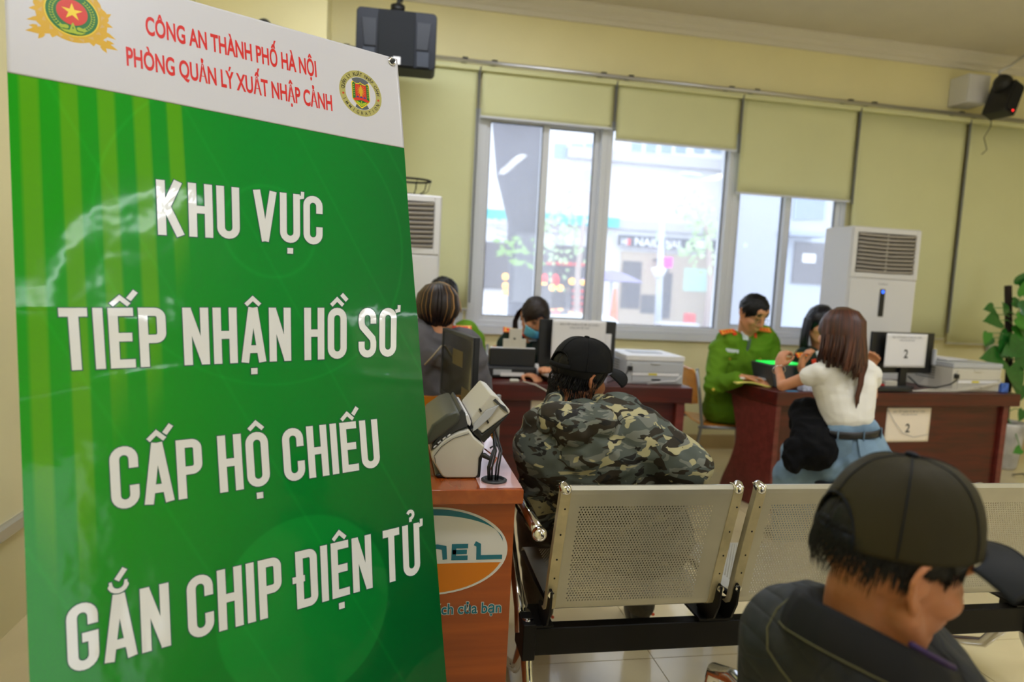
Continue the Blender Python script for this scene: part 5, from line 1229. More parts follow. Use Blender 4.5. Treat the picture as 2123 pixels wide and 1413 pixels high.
for k in range(130):
    c = at_y(rnd.gauss(1455, 28), rnd.gauss(475, 38), 12.5 + rnd.uniform(-.4, .4)); a = rnd.uniform(0, 2 * PI); d = V((math.cos(a), rnd.uniform(-.3, .3), math.sin(a))) * rnd.uniform(.08, .2); n_ = V((-d.z, 0, d.x)).normalized() * .045
    q = MB(); q.add([c, c + d * .5 + n_, c + d, c + d * .5 - n_], [(0, 1, 2, 3)]); q.build('leaf', pale_leaf, t)
# lanterns, crates and lights at the shop on the left
redl = mat('red_lantern', (240, 40, 40), .5, emit=.9); ambl = mat('amber_bulb', (255, 176, 70), .4, emit=3.)
for k, (px, py, rw, rh, lb) in enumerate([(1151, 582, 8, 14, 'large red lantern in the second sliding sash'), (1129, 577, 6, 10, 'smaller red lantern left of the large one')]):
    c = at_y(px, py, 15.5); r_ = at_y(px + rw, py, 15.5).x - c.x; q = MB(); q.ell(c, (r_, r_, r_ * rh / rw)); t = thing('lantern', lb, 'lantern', c, world=True, group='red lanterns outside'); q.build('shade', redl, t, smooth=True)
    q = MB(); q.tube([c + V((0, 0, r_)), c + V((0, 0, 1.2)), V((c.x, YFc, c.z + 1.4))], .012, 6); q.build('cord', dkshop, t); q = MB(); q.lathe([(0, 0), (.06, 0), (.06, .05), (0, .05)], 10, M=Matrix.Translation(c - V((0, 0, r_ * rh / rw + .03)))); q.build('tassel_cap', ambl, t)
bl_l = [(1186, 583, 'amber bulb upper left in the second sash'), (1210, 584, 'amber bulb at the right edge of the second sash'), (1162, 597, 'amber bulb below the large red lantern'), (1145, 596, 'dim amber bulb under the two lanterns'), (1048, 573, 'orange bulb seen left of the tree trunk'), (1048, 592, 'white bulb below the orange one by the trunk'), (1048, 606, 'lowest bulb of the three left of the trunk')]
for px, py, lb in bl_l:
    c = at_y(px, py, 15.2); q = MB(); q.ell(c, (.075, .075, .075)); t = thing('light_bulb', lb, 'lamp', c, world=True, group='festoon bulbs outside'); q.build('bulb', ambl, t, smooth=True); q = MB(); q.tube([c, c + V((0, 0, 1.2)), V((c.x, YFc, c.z + 1.4))], .012, 5); q.build('cord', dkshop, t)
redc = mat('red_crate', (224, 60, 56), .6)
t = thing('crate_stack_shelf', 'slim metal shelf of red goods under the bulbs outside', 'shelf', at_y(1205, 690, 14.5), world=True)
for k in range(7):
    a = at_y(1186, 600 + k * 13, 14.5); b = at_y(1218, 607 + k * 13, 14.5); MB().box((a.x, 14.5, b.z), (b.x, 14.8, a.z)).build('shelf_row', redc, t, bevel=.01)
for px in (1184, 1220):
    a = at_y(px, 595, 14.5); MB().box((a.x - .02, 14.48, -.48), (a.x + .02, 14.84, a.z)).build('upright', dkshop, t)
a = at_y(1150, 542, 15.8); b = at_y(1220, 552, 15.8)
tag(MB().box((a.x, 15.8, b.z), (b.x, 16.9, a.z)).build('red_awning', redc, bevel=.02), 'narrow red awning above the bulbs outside', 'awning')
# umbrella and orange cone
c = at_y(1268, 582, 13.); t = thing('parasol', 'greyish purple parasol outside at the left edge of the middle window', 'umbrella', (c.x, 13., -.48), world=True)
q = MB(); q.lathe([(.0, .22), (.3, .14), (.62, .0), (.6, -.015), (.28, .12), (0, .2)], 16, M=Matrix.Translation(c)); q.build('canopy', mat('purple_grey_cloth', (140, 130, 168), .8), t)
q = MB(); q.tube([(c.x, 13., -.47), (c.x, 13., c.z + .2)], .025, 8); q.build('pole', wp, t)
c = at_y(1272, 650, 12.4); t = thing('traffic_cone', 'tall faded orange cone outside under the parasol', 'cone', (c.x, 12.4, -.6), world=True)
q = MB(); zc_ = at_y(1272, 598, 12.4).z; q.lathe([(.17, -.56), (.03, zc_), (0, zc_ + .01)], 18, M=Matrix.Translation(V((c.x, 12.4, 0)))); q.build('body', mat('faded_orange', (232, 120, 80), .6), t, smooth=True)
q = MB(); q.box((c.x - .22, 12.18, -.598), (c.x + .22, 12.62, -.56)); q.build('base', redc, t, bevel=.01); q = MB(); q.lathe([(.105, -.1), (.075, .12)], 18, M=Matrix.Translation(V((c.x, 12.4, 0)))); q.build('band', lt, t, smooth=True)
# parked car, its roof just above the sill
c = at_y(1292, 690, 9.2); carw = mat('white_car_paint', (232, 234, 240), .2, coat=1)
t = thing('parked_car', 'white car with a rounded roof just above the sill of the middle window', 'car', (c.x - .6, 9.2, -.6), world=True)
zt = at_y(1284, 656, 9.2).z
prof_ = [(-2.2, -.35), (-2.2, .1), (-1.5, .25), (-.8, zt - .03), (-.3, zt + .02), (.1, zt), (.75, .28), (1.35, .18), (1.5, -.3)]
q = MB(); q.prism(prof_, 9.2, 10.7, lambda a, b, d: V((c.x - .25 + a, d, b))); q.build('body', carw, t, bevel=.09, seg=4)
q = MB(); q.prism([(-1.3, .24), (-.75, zt - .1), (-.25, zt - .05), (.05, zt - .07), (.55, .28)], 9.185, 9.199, lambda a, b, d: V((c.x - .25 + a, d, b))); q.build('side_window', mat('car_glass', (150, 165, 190), .1), t)
for dx_ in (-1.5, .9):
    q = MB(); q.lathe([(0, 0), (.3, 0), (.31, .05), (.31, .16), (.0, .17)], 20, M=rotM((c.x - .25 + dx_, 9.32, -.29), PI / 2)); q.build('wheel', black_pl, t)
a, b = at_y(1370, 668, 12), at_y(1450, 684, 12); tag(MB().box((a.x, 12, -.6), (b.x, 12.3, a.z)).build('street_bench', fac_g, bevel=.02), 'low grey concrete block on the far kerb in the middle window', 'block')
a, b = at_y(1430, 650, 12.6), at_y(1443, 658, 12.6); tag(MB().box((a.x, 12.6, -.6), (b.x, 12.9, a.z)).build('red_bin', redc, bevel=.02), 'small red bin on the far kerb in the middle window', 'bin')
c = at_y(1020, 640, 11.); t = thing('bicycle', 'pale bicycle parked outside at the lower left of the first sash', 'bicycle', (c.x, 11., -.6), world=True)
for dx_ in (0, .62):
    q = MB(); q.tube([(c.x + dx_ + .24 * math.cos(2 * PI * k / 24), 11., c.z - .2 + .24 * math.sin(2 * PI * k / 24)) for k in range(25)], .022, 8); q.build('wheel', lt, t, smooth=True)
q = MB(); q.tube([(c.x, 11, c.z - .2), (c.x + .15, 11, c.z + .05), (c.x + .5, 11, c.z + .05), (c.x + .62, 11, c.z - .2)], .02, 8); q.tube([(c.x + .15, 11, c.z + .05), (c.x + .3, 11, c.z - .2), (c.x + .5, 11, c.z + .05)], .02, 8); q.build('frame', lt, t, smooth=True)
q = MB(); q.tube([(c.x, 11, c.z - .42), (c.x, 11, -.6)], .02, 6); q.build('stand', lt, t)
# right hand window: building corner with shutters
b2_ = thing('corner_building', 'pale blue grey corner building with a ribbed shutter seen through the right window', 'building', FP(1680, 500, 14), world=True)
MB().box((at_y(1610, 500, 14).x, 14, -.6), (22, 16.2, 12)).build('facade', mat('blue_grey_facade', (176, 182, 196), .7), b2_)
for k in range(9):
    px = 1650 + k * 7; frect('shutter_rib', (px, 408), (px + 4, 455), .001, .05, mat('blue_shutter', (140, 156, 190), .5), b2_, y=14)
frect('awning', (1640, 478), (1716, 492), .001, .6, mat('blue_grey_awning', (150, 160, 180), .7), b2_, y=14)
frect('shop_opening', (1650, 500), (1712, 590), .001, .05, dkshop, b2_, y=14); frect('lit_panel', (1665, 525), (1690, 545), .051, .08, lt, b2_, y=14)
frect('window', (1590, 400), (1603, 465), .001, .1, mat('slate_window', (120, 136, 166), .3), bl)
sg = thing('shop_sign', 'large white sign in the right window above a pale shop', 'sign', FP(1570, 540), world=True)
frect('board', (1530, 500), (1600, 572), .2, .3, lt, sg); sign_text('Spa Lounge', (1536, 540), (1594, 543), 9, ink_grey, sg, YFc - .31)
frect('shop_opening', (1530, 580), (1600, 640), .001, .1, mat('pale_grey_shop', (170, 168, 176), .6))

# ------------------------------------------------------------------ people
def fold_noise(M, amp, fr=(9, 9, 9), ridged=True, seed=0.):
    def f(co):
        p = V((co.x * fr[0] + seed, co.y * fr[1], co.z * fr[2]))
        q = noise.noise_vector(p * .6) * .7
        n = noise.noise(p + q)
        if ridged: n = .35 - abs(n) * 1.4
        return amp * n
    return f
def head_prims(q, H, scale=1., ears=True):
    R3 = H.to_3x3()
    e = lambda c, r: q.ell(H @ V([v * scale for v in c]), [v * scale for v in r], R3, 24, 16)
    t = lambda a, b, ra, rb: q.cone(H @ (V(a) * scale), H @ (V(b) * scale), ra * scale, rb * scale)
    e((-.012, 0, .035), (.094, .074, .088)); e((.012, 0, .015), (.078, .070, .085)); e((.030, 0, -.035), (.062, .058, .070))
    e((.052, 0, -.082), (.036, .036, .026)); e((.060, 0, .055), (.034, .052, .034))
    for s_ in (-1, 1):
        e((.048, s_ * .038, -.022), (.036, .026, .028)); t((.0, s_ * .052, -.05), (.052, s_ * .024, -.088), .022, .018)
        t((.080, s_ * .014, .028), (.070, s_ * .048, .030), .010, .008)
        e((.088, s_ * .013, -.030), (.012, .011, .010))
        if ears:
            P_ = [(-.004, .070, .022), (-.014, .079, .030), (-.026, .084, .024), (-.032, .084, .006), (-.026, .080, -.014), (-.014, .075, -.030), (-.006, .070, -.034)]
            q.tube([H @ (V((a, s_ * b, c)) * scale) for a, b, c in P_], [.0050 * scale] * 7, 8)
            e((-.014, s_ * .072, 0), (.014, .006, .024)); e((-.008, s_ * .073, -.030), (.009, .006, .009))
            t((-.002, s_ * .071, .004), (-.002, s_ * .071, -.010), .005, .005)
    t((.090, 0, .022), (.108, 0, -.020), .009, .0125); e((.106, 0, -.024), (.012, .013, .010))
    t((.088, -.016, -.056), (.088, .016, -.056), .008, .008); t((.087, -.012, -.066), (.087, .012, -.066), .0085, .0085)
def face_parts(H, body, scale=1., brow=hair_m, lips=(160, 84, 76), closed=False, glasses=False):
    R3 = H.to_3x3(); P = lambda *c: H @ (V(c) * scale)
    for s_ in (-1, 1):
        q = MB(); q.tube([P(.090, s_ * .014, .033), P(.091, s_ * .030, .038), P(.080, s_ * .048, .033)], [.003 * scale, .0042 * scale, .002 * scale], 8); q.build('eyebrow', brow, body, smooth=True)
        q = MB(); q.tube([P(.0875, s_ * .018, .010), P(.090, s_ * .031, .009), P(.078, s_ * .044, .011)], [.002, .0034, .002], 8); q.build('eyelashes', brow, body, smooth=True)
        if not closed:
            q = MB(); q.ell(P(.077, s_ * .031, .012), (.0135 * scale,) * 3); q.build('eye', mat('eye_white', (226, 220, 212), .2), body, smooth=True)
    q = MB(); q.tube([P(.092, -.022, -.060), P(.0965, 0, -.0605), P(.092, .022, -.060)], [.002, .0045, .002], 8); q.build('lips', mat('lips', lips, .45), body, smooth=True)
def hand(q, wrist, d, n, side, curl=.5, s=1., spread=.5):
    """palm and five bent fingers; d = direction of the hand, n = palm normal, side = +1 when the thumb lies towards n x d"""
    d = V(d).normalized(); n = V(n); n = (n - d * n.dot(d)).normalized(); t = n.cross(d) * side
    w = V(wrist)
    B3 = Matrix((d, t, n)).transposed()
    q.ell(w + d * .045 * s, (.050 * s, .040 * s, .017 * s), B3); q.cone(w - d * .02, w + d * .03 * s, .024 * s, .025 * s, flat=.8)
    for k, (off, L_, r) in enumerate(((.030, .074, .0085), (.010, .082, .009), (-.010, .076, .0085), (-.028, .060, .0075))):
        b = w + d * .078 * s + t * off * s; a = curl * .5; dd = (d + t * (off * 3 * spread)).normalized()
        for seg in (.45, .32, .23):
            dirn = (dd * math.cos(a) + n * math.sin(a)); e_ = b + dirn * L_ * seg * s; q.cone(b, e_, r * s, r * .92 * s, 10); b = e_; a += curl
    b = w + d * .022 * s + t * .026 * s; m = b + (d * .5 + t * .8 + n * .3).normalized() * .036 * s; e_ = m + (d * .85 + t * .25 + n * .45).normalized() * .030 * s; f_ = e_ + (d * .9 - t * .05 + n * .4).normalized() * .024 * s
    q.cone(b, m, .0125 * s, .011 * s, 10); q.cone(m, e_, .0105 * s, .0095 * s, 10); q.cone(e_, f_, .009 * s, .008 * s, 10)
def torso_prims(q, J, m=0., w=1.):
    """J: pel, chest, neck, shL, shR, hipL, hipR"""
    pel, ch, nk = J['pel'], J['chest'], J['neck']
    for s_ in 'LR':
        sh, hp = J['sh' + s_], J['hip' + s_]
        a = pel.lerp(hp, .75); b = ch.lerp(sh, .50); mid = (pel + ch) / 2; c = mid.lerp((a + b) / 2, .88)
        q.cone(a, c, .105 * w + m, .098 * w + m); q.cone(c, b, .098 * w + m, .105 * w + m); q.cone(b, ch.lerp(sh, .72) + (nk - ch) * .42, .100 * w + m, .070 * w + m)
        q.cone(nk - (nk - ch) * .12, sh, .050 * w + m, .056 * w + m)
    q.cone(pel, ch, .11 * w + m, .12 * w + m)
def arm_prims(q, J, m=0., w=1., upto=1., which='LR'):
    for s_ in which:
        sh, el, wr = J['sh' + s_], J['el' + s_], J['wr' + s_]
        q.cone(sh, el, .052 * w + m, .040 * w + m)
        if upto > .5: e = el.lerp(wr, (upto - .5) * 2); q.cone(el, e, .040 * w + m, (.027 + .010 * (1 - (upto - .5) * 2)) * w + m)
def leg_prims(q, J, m=0., w=1., upto=1.):
    for s_ in 'LR':
        hp, kn, an = J['hip' + s_], J['kn' + s_], J['an' + s_]
        q.cone(hp, kn, .086 * w + m, .060 * w + m); q.cone(kn, kn.lerp(an, .45), .058 * w + m, .052 * w + m); q.cone(kn.lerp(an, .4), kn.lerp(an, upto), .052 * w + m, .036 * w + m)
def shoes(J, body, m, fwd):
    f = V(fwd).normalized()
    for s_ in 'LR':
        an = J['an' + s_]; q = MB(); z0 = .003
        M = lookM((an.x, an.y, z0), f)
        q.grid(lambda u, v: M @ V(((-.07 + .25 * v), (.045 if .25 < v < .95 else .034) * math.sin(PI * v) ** .35 * math.cos(2 * PI * u) , .035 + (.045 if v < .45 else .045 * (1 - (v - .45)) ) * max(-.7, math.sin(2 * PI * u)) * math.sin(PI * v) ** .3)), 14, 14, closed_u=True)
        q.cone(M @ V((0, 0, .05)), V(an), .036, .040); q.build('shoe', m, body, smooth=True)
def make_person(label, J, H, skin=skin_m, voxel=.007, scale=1., w=1., hands=((0, 0, 0),), group=None, hs=1., hand_spec=None, arms=True):
    base = V((J['pel'].x, J['pel'].y, 0))
    t = thing('person', label, 'person', base, world=True)
    q = MB(); torso_prims(q, J, -.012, w); arm_prims(q, J, 0, w * .92); leg_prims(q, J, -.006, w)
    neck_top = H @ V((-.02, 0, -.05)); q.cone(J['neck'] - V((0, 0, .02)), neck_top, .056 * w ** .5, .052 * w ** .5)
    head_prims(q, H, scale)
    if hand_spec:
        for wr, d, n, sd, cu in hand_spec: hand(q, wr, d, n, sd, cu, hs)
    for s_ in 'LR': q.cone(J['an' + s_], J['an' + s_] + V((0, 0, -.04)), .036, .034)
    me = fused(q, voxel, 3); b = link('body', me, skin, t, smooth=True); return t, b
def cloth(name, prims, m, parent, voxel=.008, amp=.0, fr=(9, 9, 9), seed=0., smooth=5, mats=None, label=None, ridged=True):
    q = MB(); prims(q); me = fused(q, voxel, smooth, fold_noise(None, amp, fr, ridged, seed) if amp else None)
    return link(name, me, m, parent, smooth=True, label=label)
def hair_cap(H, parent, m, thick=.014, face=.62, low=-.06, scale=1., name='hair', nz=.003, nape=-.075, seedv=0., vol=1., side=.03):
    """hair following the skull: open at the face, down to the nape"""
    nu, nv = 56, 36; q = MB()
    def P(u, v):
        a = 2 * PI * u - PI                     # 0 = front
        front = max(0, math.cos(a))
        zl = nape * (1 - front) ** .5 + .062 * front if abs(a) < 1.25 else (nape if abs(a) > 1.9 else nape + (side - nape) * (1.9 - abs(a)) / .65)
        th0 = math.asin(max(-1, min(.98, (zl - .03) / .105))); th = th0 + (PI / 2 - th0) * v
        d = V((math.cos(th) * math.cos(a), math.cos(th) * math.sin(a), math.sin(th)))
        r = V((.104 * vol, .086 * vol, .104 * vol)); p = V((-.008 + d.x * r.x, d.y * r.y, .030 + d.z * r.z))
        if th < 0: p.x *= 1 - .22 * (-th); p.y *= 1 - .18 * (-th)
        p += d * (nz * noise.noise(V((a * 9 + seedv, th * 2.2, 1))) + nz * 1.2 * noise.noise(V((d.x * 4, d.y * 4 + seedv, d.z * 4))))
        return H @ (p * scale)
    q.grid(P, nu, nv); return q.build(name, m, parent, smooth=True, solid=thick, off=-1)
def locks(H, parent, m, specs, name='hair_strand', joined=False, up=None):
    q = MB()
    for pts, r in specs:
        n = len(pts); rs = [r * (.75 if i == 0 else (1 if i < n - 1 else .15)) for i in range(n)]
        q.tube([H @ V(p) for p in pts], rs, 6, flat=.5)
    o = q.build(name, m, parent, smooth=True); o['kind'] = 'stuff'; return o
def cap_on(H, person, m, brim_m, label, scale=1., tilt=0., back_open=True, yaw=0., strap=None, tall=1.):
    """baseball cap fitted to the head frame H (x forward, z up)"""
    t = thing('baseball_cap', label, 'cap', H @ V((0, 0, .09)), world=True)
    K = H @ Matrix.Translation(V((-.004, 0, .034))) @ Matrix.Rotation(tilt, 4, 'Y') @ Matrix.Scale(scale, 4)
    def rim(a): return V((.112 * math.cos(a), .090 * math.sin(a), .004 * math.cos(a)))
    def dome(a, v):
        th = v * PI / 2; c = math.cos(th) ** .72; h_ = math.sin(th) ** 1.02
        k = 1 - .020 * abs(math.sin(3 * a)) * math.sin(PI * min(1, v * 1.1)) * 1.0
        fr_ = max(0, math.cos(a)) * .007 * math.sin(PI * v)
        p = V((.112 * c * math.cos(a) * k + fr_, .090 * c * math.sin(a) * k, (.098 * tall) * h_ + .004 * math.cos(a) * (1 - v)))
        p *= 1 + .010 * noise.noise(V((a * 1.5, v * 3, 2.))) * (1 - v) + .006 * noise.noise(V((math.cos(a) * 6, math.sin(a) * 6, v * 9)))
        return p
    nu, nv = 96, 28; q = MB(); vs = []; fs = []
    for j in range(nv + 1):
        for i in range(nu): vs.append(K @ dome(2 * PI * i / nu, j / nv))
    for j in range(nv):
        for i in range(nu):
            a = 2 * PI * (i + .5) / nu; v = (j + .5) / nv
            if back_open and abs(a - PI) < .52 and (abs(a - PI) / .52) ** 2 + (v / .34) ** 2 < 1: continue
            fs.append((j * nu + i, j * nu + (i + 1) % nu, (j + 1) * nu + (i + 1) % nu, (j + 1) * nu + i))
    q.add(vs, fs); q.build('crown', m, t, smooth=True, solid=.0016, off=-1)
    for k in range(6):
        a = PI / 6 + k * PI / 3 - PI / 6; q = MB()
        v0 = .36 if (back_open and k == 3) else .02
        q.tube([K @ (dome(a, v0 + (.985 - v0) * i / 18) * 1.004) for i in range(19)], .0011, 6); q.build('seam', brim_m, t, smooth=True)
    q = MB(); q.ell(K @ V((0, 0, .1000 * tall)), (.0095, .0095, .0045), H.to_3x3()); q.build('top_button', brim_m, t, smooth=True)
    if back_open:
        q = MB(); q.grid(lambda u, v: K @ (dome(PI - .54 + 1.08 * u, .0 + .10 * v) * 1.002), 12, 2); q.build('rear_strap', brim_m, t, smooth=True, solid=.003)
        q = MB(); q.tube([K @ (dome(PI + .53 * math.cos(PI * i / 20), .01 + .34 * math.sin(PI * i / 20)) * 1.003) for i in range(21)], .0016, 6); q.build('arch_binding', brim_m, t, smooth=True)
    def brim(u, v, dz=0):
        a = (-1.12 + 2.24 * u); r0 = rim(a); L_ = .074 * math.cos(a * .82) ** .6
        f = V((1, .30 * math.sin(a), 0)); p = r0 * 1.0 + f * L_ * v; p.z += -.055 * (abs(p.y) / .09) ** 2 * (.35 + .65 * v) * .55 - .012 * v + dz + .004; return K @ p
    q = MB(); q.grid(lambda u, v: brim(u, v), 32, 10); q.build('brim', brim_m if brim_m.name.endswith('brim') else m, t, smooth=True, solid=.0035, off=0)
    q = MB(); q.tube([brim(i / 32, .93, .0026) for i in range(33)], .0009, 5); q.build('brim_stitching', brim_m, t, smooth=True)
    return t

def frameJ(pel, neck, fwd, shw=.19, hipw=.10, arms=None, legs=None, lift=0.):
    """joints of a seated figure; fwd is the direction the chest faces"""
    f = V(fwd); f.z = 0; f.normalize(); l = V((0, 0, 1)).cross(f)
    J = {'pel': V(pel), 'neck': V(neck)}
    J['chest'] = J['pel'].lerp(J['neck'], .68) - f * .012
    J['shL'] = J['neck'] + l * shw - V((0, 0, .035)); J['shR'] = J['neck'] - l * shw - V((0, 0, .035))
    J['hipL'] = J['pel'] + l * hipw; J['hipR'] = J['pel'] - l * hipw
    for k, s_ in (('L', 1), ('R', -1)):
        J['kn' + k] = J['hip' + k] + f * .42 + l * s_ * .05 + V((0, 0, .0)); J['an' + k] = V((J['kn' + k].x - f.x * .02, J['kn' + k].y - f.y * .02, .09))
        J['el' + k] = J['sh' + k] + f * .12 - V((0, 0, .24)) + l * s_ * .04; J['wr' + k] = J['kn' + k].lerp(J['hip' + k], .35) + V((0, 0, .10))
    J['f'] = f; J['l'] = l; return J

# cloth materials
def camo_mat():
    m = bpy.data.materials.new('woodland_camouflage'); m.use_nodes = True; nt = m.node_tree; b = nt.nodes['Principled BSDF']; b.inputs['Roughness'].default_value = .65; b.inputs['Specular IOR Level'].default_value = .2
    tc = nt.nodes.new('ShaderNodeTexCoord'); mp = nt.nodes.new('ShaderNodeMapping'); mp.inputs['Scale'].default_value = (1, 1, 1.9); mp.inputs['Rotation'].default_value = (0, .35, 0)
    nt.links.new(tc.outputs['Object'], mp.inputs[0])
    prev = None
    def layer(scale, seed, thr, col, prev, soft=.008):
        mv = nt.nodes.new('ShaderNodeMapping'); mv.inputs['Location'].default_value = (seed, seed * 1.7, seed * .6); nt.links.new(mp.outputs[0], mv.inputs[0])
        n = nt.nodes.new('ShaderNodeTexNoise'); n.inputs['Scale'].default_value = scale; n.inputs['Detail'].default_value = 2.2; n.inputs['Distortion'].default_value = 1.1; nt.links.new(mv.outputs[0], n.inputs[0])
        r = nt.nodes.new('ShaderNodeValToRGB'); r.color_ramp.elements[0].position = thr; r.color_ramp.elements[1].position = thr + soft; nt.links.new(n.outputs[0], r.inputs[0])
        mx = nt.nodes.new('ShaderNodeMix'); mx.data_type = 'RGBA'; nt.links.new(r.outputs[0], mx.inputs['Factor'])
        if prev is None: mx.inputs['A'].default_value = (*lin((84, 90, 84)), 1)
        else: nt.links.new(prev, mx.inputs['A'])
        mx.inputs['B'].default_value = (*lin(col), 1); return mx.outputs['Result']
    o = layer(11, 3., .53, (118, 120, 112), None); o = layer(10, 9., .52, (50, 44, 34), o); o = layer(12, 17., .60, (174, 166, 128), o); o = layer(14, 31., .62, (34, 32, 30), o)
    nt.links.new(o, b.inputs['Base Color']); return m
camo = camo_mat()
camo_dark = mat('dark_camouflage_trousers', (74, 68, 54), .7, var=.6, vscale=14)
black_cloth = mat('black_cap_cloth', (17, 17, 18), .75, spec=.15, bump=.3, bscale=600)
olive_cap = mat('dark_olive_cap_cloth', (46, 41, 24), .62, spec=.15, bump=.2, bscale=900, var=.12, vscale=8)
navy_brim = mat('navy_black_trim_brim', (20, 24, 32), .6, spec=.15)
green_uni = mat('bright_green_uniform', (98, 140, 30), .75, spec=.15, bump=.2, bscale=500, var=.12, vscale=10)
dkgreen_uni = mat('dark_green_uniform', (30, 46, 38), .75, spec=.15, bump=.2, bscale=500)
shirt_m = mat('pale_shirt', (206, 212, 216), .7); tie_m = mat('dark_green_tie', (16, 26, 24), .5); tie_g = mat('grey_tie', (92, 100, 100), .5)
epau = mat('red_orange_epaulette', (228, 60, 24), .5); epau_y = mat('gold_epaulette_bars', (244, 190, 70), .4)
brass = mat('brass_button', (210, 180, 70), .3, metal=.7)
white_tee = mat('white_ribbed_tee', (236, 232, 224), .8, bump=.25, bscale=260)
grey_hood = mat('grey_hoodie', (102, 100, 106), .85, spec=.15, bump=.25, bscale=200, var=.1, vscale=9)
denim = mat('light_blue_denim', (124, 150, 174), .8, spec=.15, bump=.3, bscale=500, var=.35, vscale=8)
black_knit = mat('black_garment', (14, 14, 16), .9, spec=.15, bump=.5, bscale=90)
mask_m = mat('light_blue_face_mask', (112, 204, 236), .7)
leath = mat('black_shoe', (28, 26, 26), .4)
dkjeans = mat('dark_trousers', (44, 46, 52), .85)

# 1. man in the camouflage jacket on the first seat of the bench
Hc = lookM(at_d(1202, 782, 2.27), (.875, .485, -.14), (0.05, -.08, 1))
J = frameJ((bn.location.x + .36, bn.location.y + .36, .51), at_d(1192, 858, 2.22), (.18, 1, 0), shw=.185)
J['neck'] = at_d(1198, 868, 2.20); J['shL'] = at_d(1128, 930, 2.16); J['shR'] = at_d(1318, 905, 2.12); J['chest'] = at_d(1232, 960, 2.20)
J['elL'] = at_d(1112, 1035, 2.25); J['wrL'] = at_d(1130, 1085, 2.50); J['elR'] = at_d(1428, 968, 2.12); J['wrR'] = at_d(1330, 1010, 2.38)
f = J['f']; l = J['l']
J['knL'] = at_d(1112, 1072, 2.55); J['anL'] = V((J['knL'].x + .04, J['knL'].y + .02, .10)); J['knR'] = J['hipR'] + V((.12, .42, 0)); J['anR'] = V((J['knR'].x - .05, J['knR'].y - .12, .10))
pC, bC = make_person('seated man in a grey and khaki camouflage jacket and black cap, turned away', J, Hc, skin_dark, .006, hand_spec=[(J['wrL'], (.1, 1, -.3), (0, -.2, -1), 1, .5), (J['wrR'], (-.3, 1, -.2), (0, -.2, -1), -1, .5)])
def jk(q):
    torso_prims(q, J, .034); arm_prims(q, J, .030, 1., .96)
    q.cone(J['chest'], J['pel'], .17, .165); q.cone(J['shL'], J['chest'], .10, .15); q.cone(J['shR'], J['chest'], .10, .15); q.cone(J['shR'], J['elR'], .10, .075); q.cone(J['shL'].lerp(J['shR'], .5), J['pel'] + V((0, 0, .12)), .14, .17)
cloth('jacket', jk, camo, bC, .008, .0125, (11, 9, 15), 3., 4)
def hood(q):
    n = J['neck']; 
    for k in range(11):
        a0 = math.radians(150 + 24 * k) ; a1 = a0 + math.radians(24)
    ring = [at_d(px, py, d) for px, py, d in ((1262, 842, 2.12), (1240, 876, 2.05), (1190, 888, 2.04), (1148, 868, 2.09), (1150, 836, 2.18), (1165, 822, 2.26), (1232, 830, 2.26), (1262, 842, 2.12))]
    q.tube(ring, [.034, .048, .054, .050, .036, .026, .026, .034], 12); q.cone(ring[1], ring[3], .058, .056); q.cone(ring[2], J['neck'] + V((0, 0, -.08)), .06, .06)
cloth('hood', hood, camo, bC, .006, .007, (20, 20, 20), 8., 3)
cloth('trousers', lambda q: (leg_prims(q, J, .018, 1., .97), q.cone(J['hipL'], J['hipR'], .10, .10)), camo_dark, bC, .009, .006, (12, 12, 12), 1., 3)
shoes(J, bC, leath, (.15, 1, 0))
for s_ in 'LR': 
    q = MB(); c_ = J['an' + s_]; q.tube([c_ + V((.046, -.02, -.02)), c_ + V((.05, .05, -.045))], .006, 6); q.build('orange_flash', mat('orange_flash', (240, 90, 40), .5), bC)
hair_cap(Hc, bC, hair_m, .010, low=-.06, nz=.002, nape=-.062)
rnd = random.Random(5)
sp_ = []
for k in range(420):
    a = PI + rnd.uniform(-1.7, 1.7); z = rnd.uniform(-.075, .0); ca, sa_ = math.cos(a), math.sin(a); r = 1.0 if z > -.03 else .95
    sp_.append((((-.006 + .099 * ca * r, .080 * sa_ * r, z + .01), (-.008 + .105 * ca * r, .084 * sa_ * r, z - .006), (-.006 + .099 * ca * r, .079 * sa_ * r, z - .022)), .0016))
locks(Hc, bC, hair_m, sp_, 'short_hair')
q = MB(); q.tube([Hc @ V(p) for p in ((.032, -.070, .045), (.030, -.071, .02), (.022, -.072, .0))], [.014, .011, .003], 8, flat=.4); q.build('sideburn', hair_m, bC, smooth=True)
cap_on(Hc, pC, black_cloth, black_cloth, 'black baseball cap on the man in the camouflage jacket', 1.03, tilt=-.05)

# 2. man with the dark olive cap, nearest to us
Hf = lookM(at_d(1846, 1164, .955), (.985, -.06, -.24), (.03, -.03, 1))
nk = at_d(1782, 1312, 1.0)
J = frameJ((nk.x + .14, nk.y + .20, .50), nk, (.42, 1, 0), shw=.195, hipw=.09)
J['neck'] = nk; J['shL'] = at_d(1648, 1330, 1.05); J['shR'] = at_d(1985, 1520, .97); J['chest'] = J['neck'].lerp(J['pel'], .36) + V((0, -.03, 0))
J['elL'] = J['shL'] + V((.04, .05, -.27)); J['wrL'] = J['elL'] + V((.20, .14, .0)); J['knL'] = J['hipL'] + V((.24, .34, -.03)); J['knR'] = J['hipR'] + V((.28, .30, -.03)); J['anL'] = V((J['knL'].x + .02, J['knL'].y - .05, .09)); J['anR'] = V((J['knR'].x + .05, J['knR'].y - .05, .09)); J['elR'] = J['shR'] + V((.05, .10, -.25)); J['wrR'] = J['elR'] + V((-.12, .2, .02))
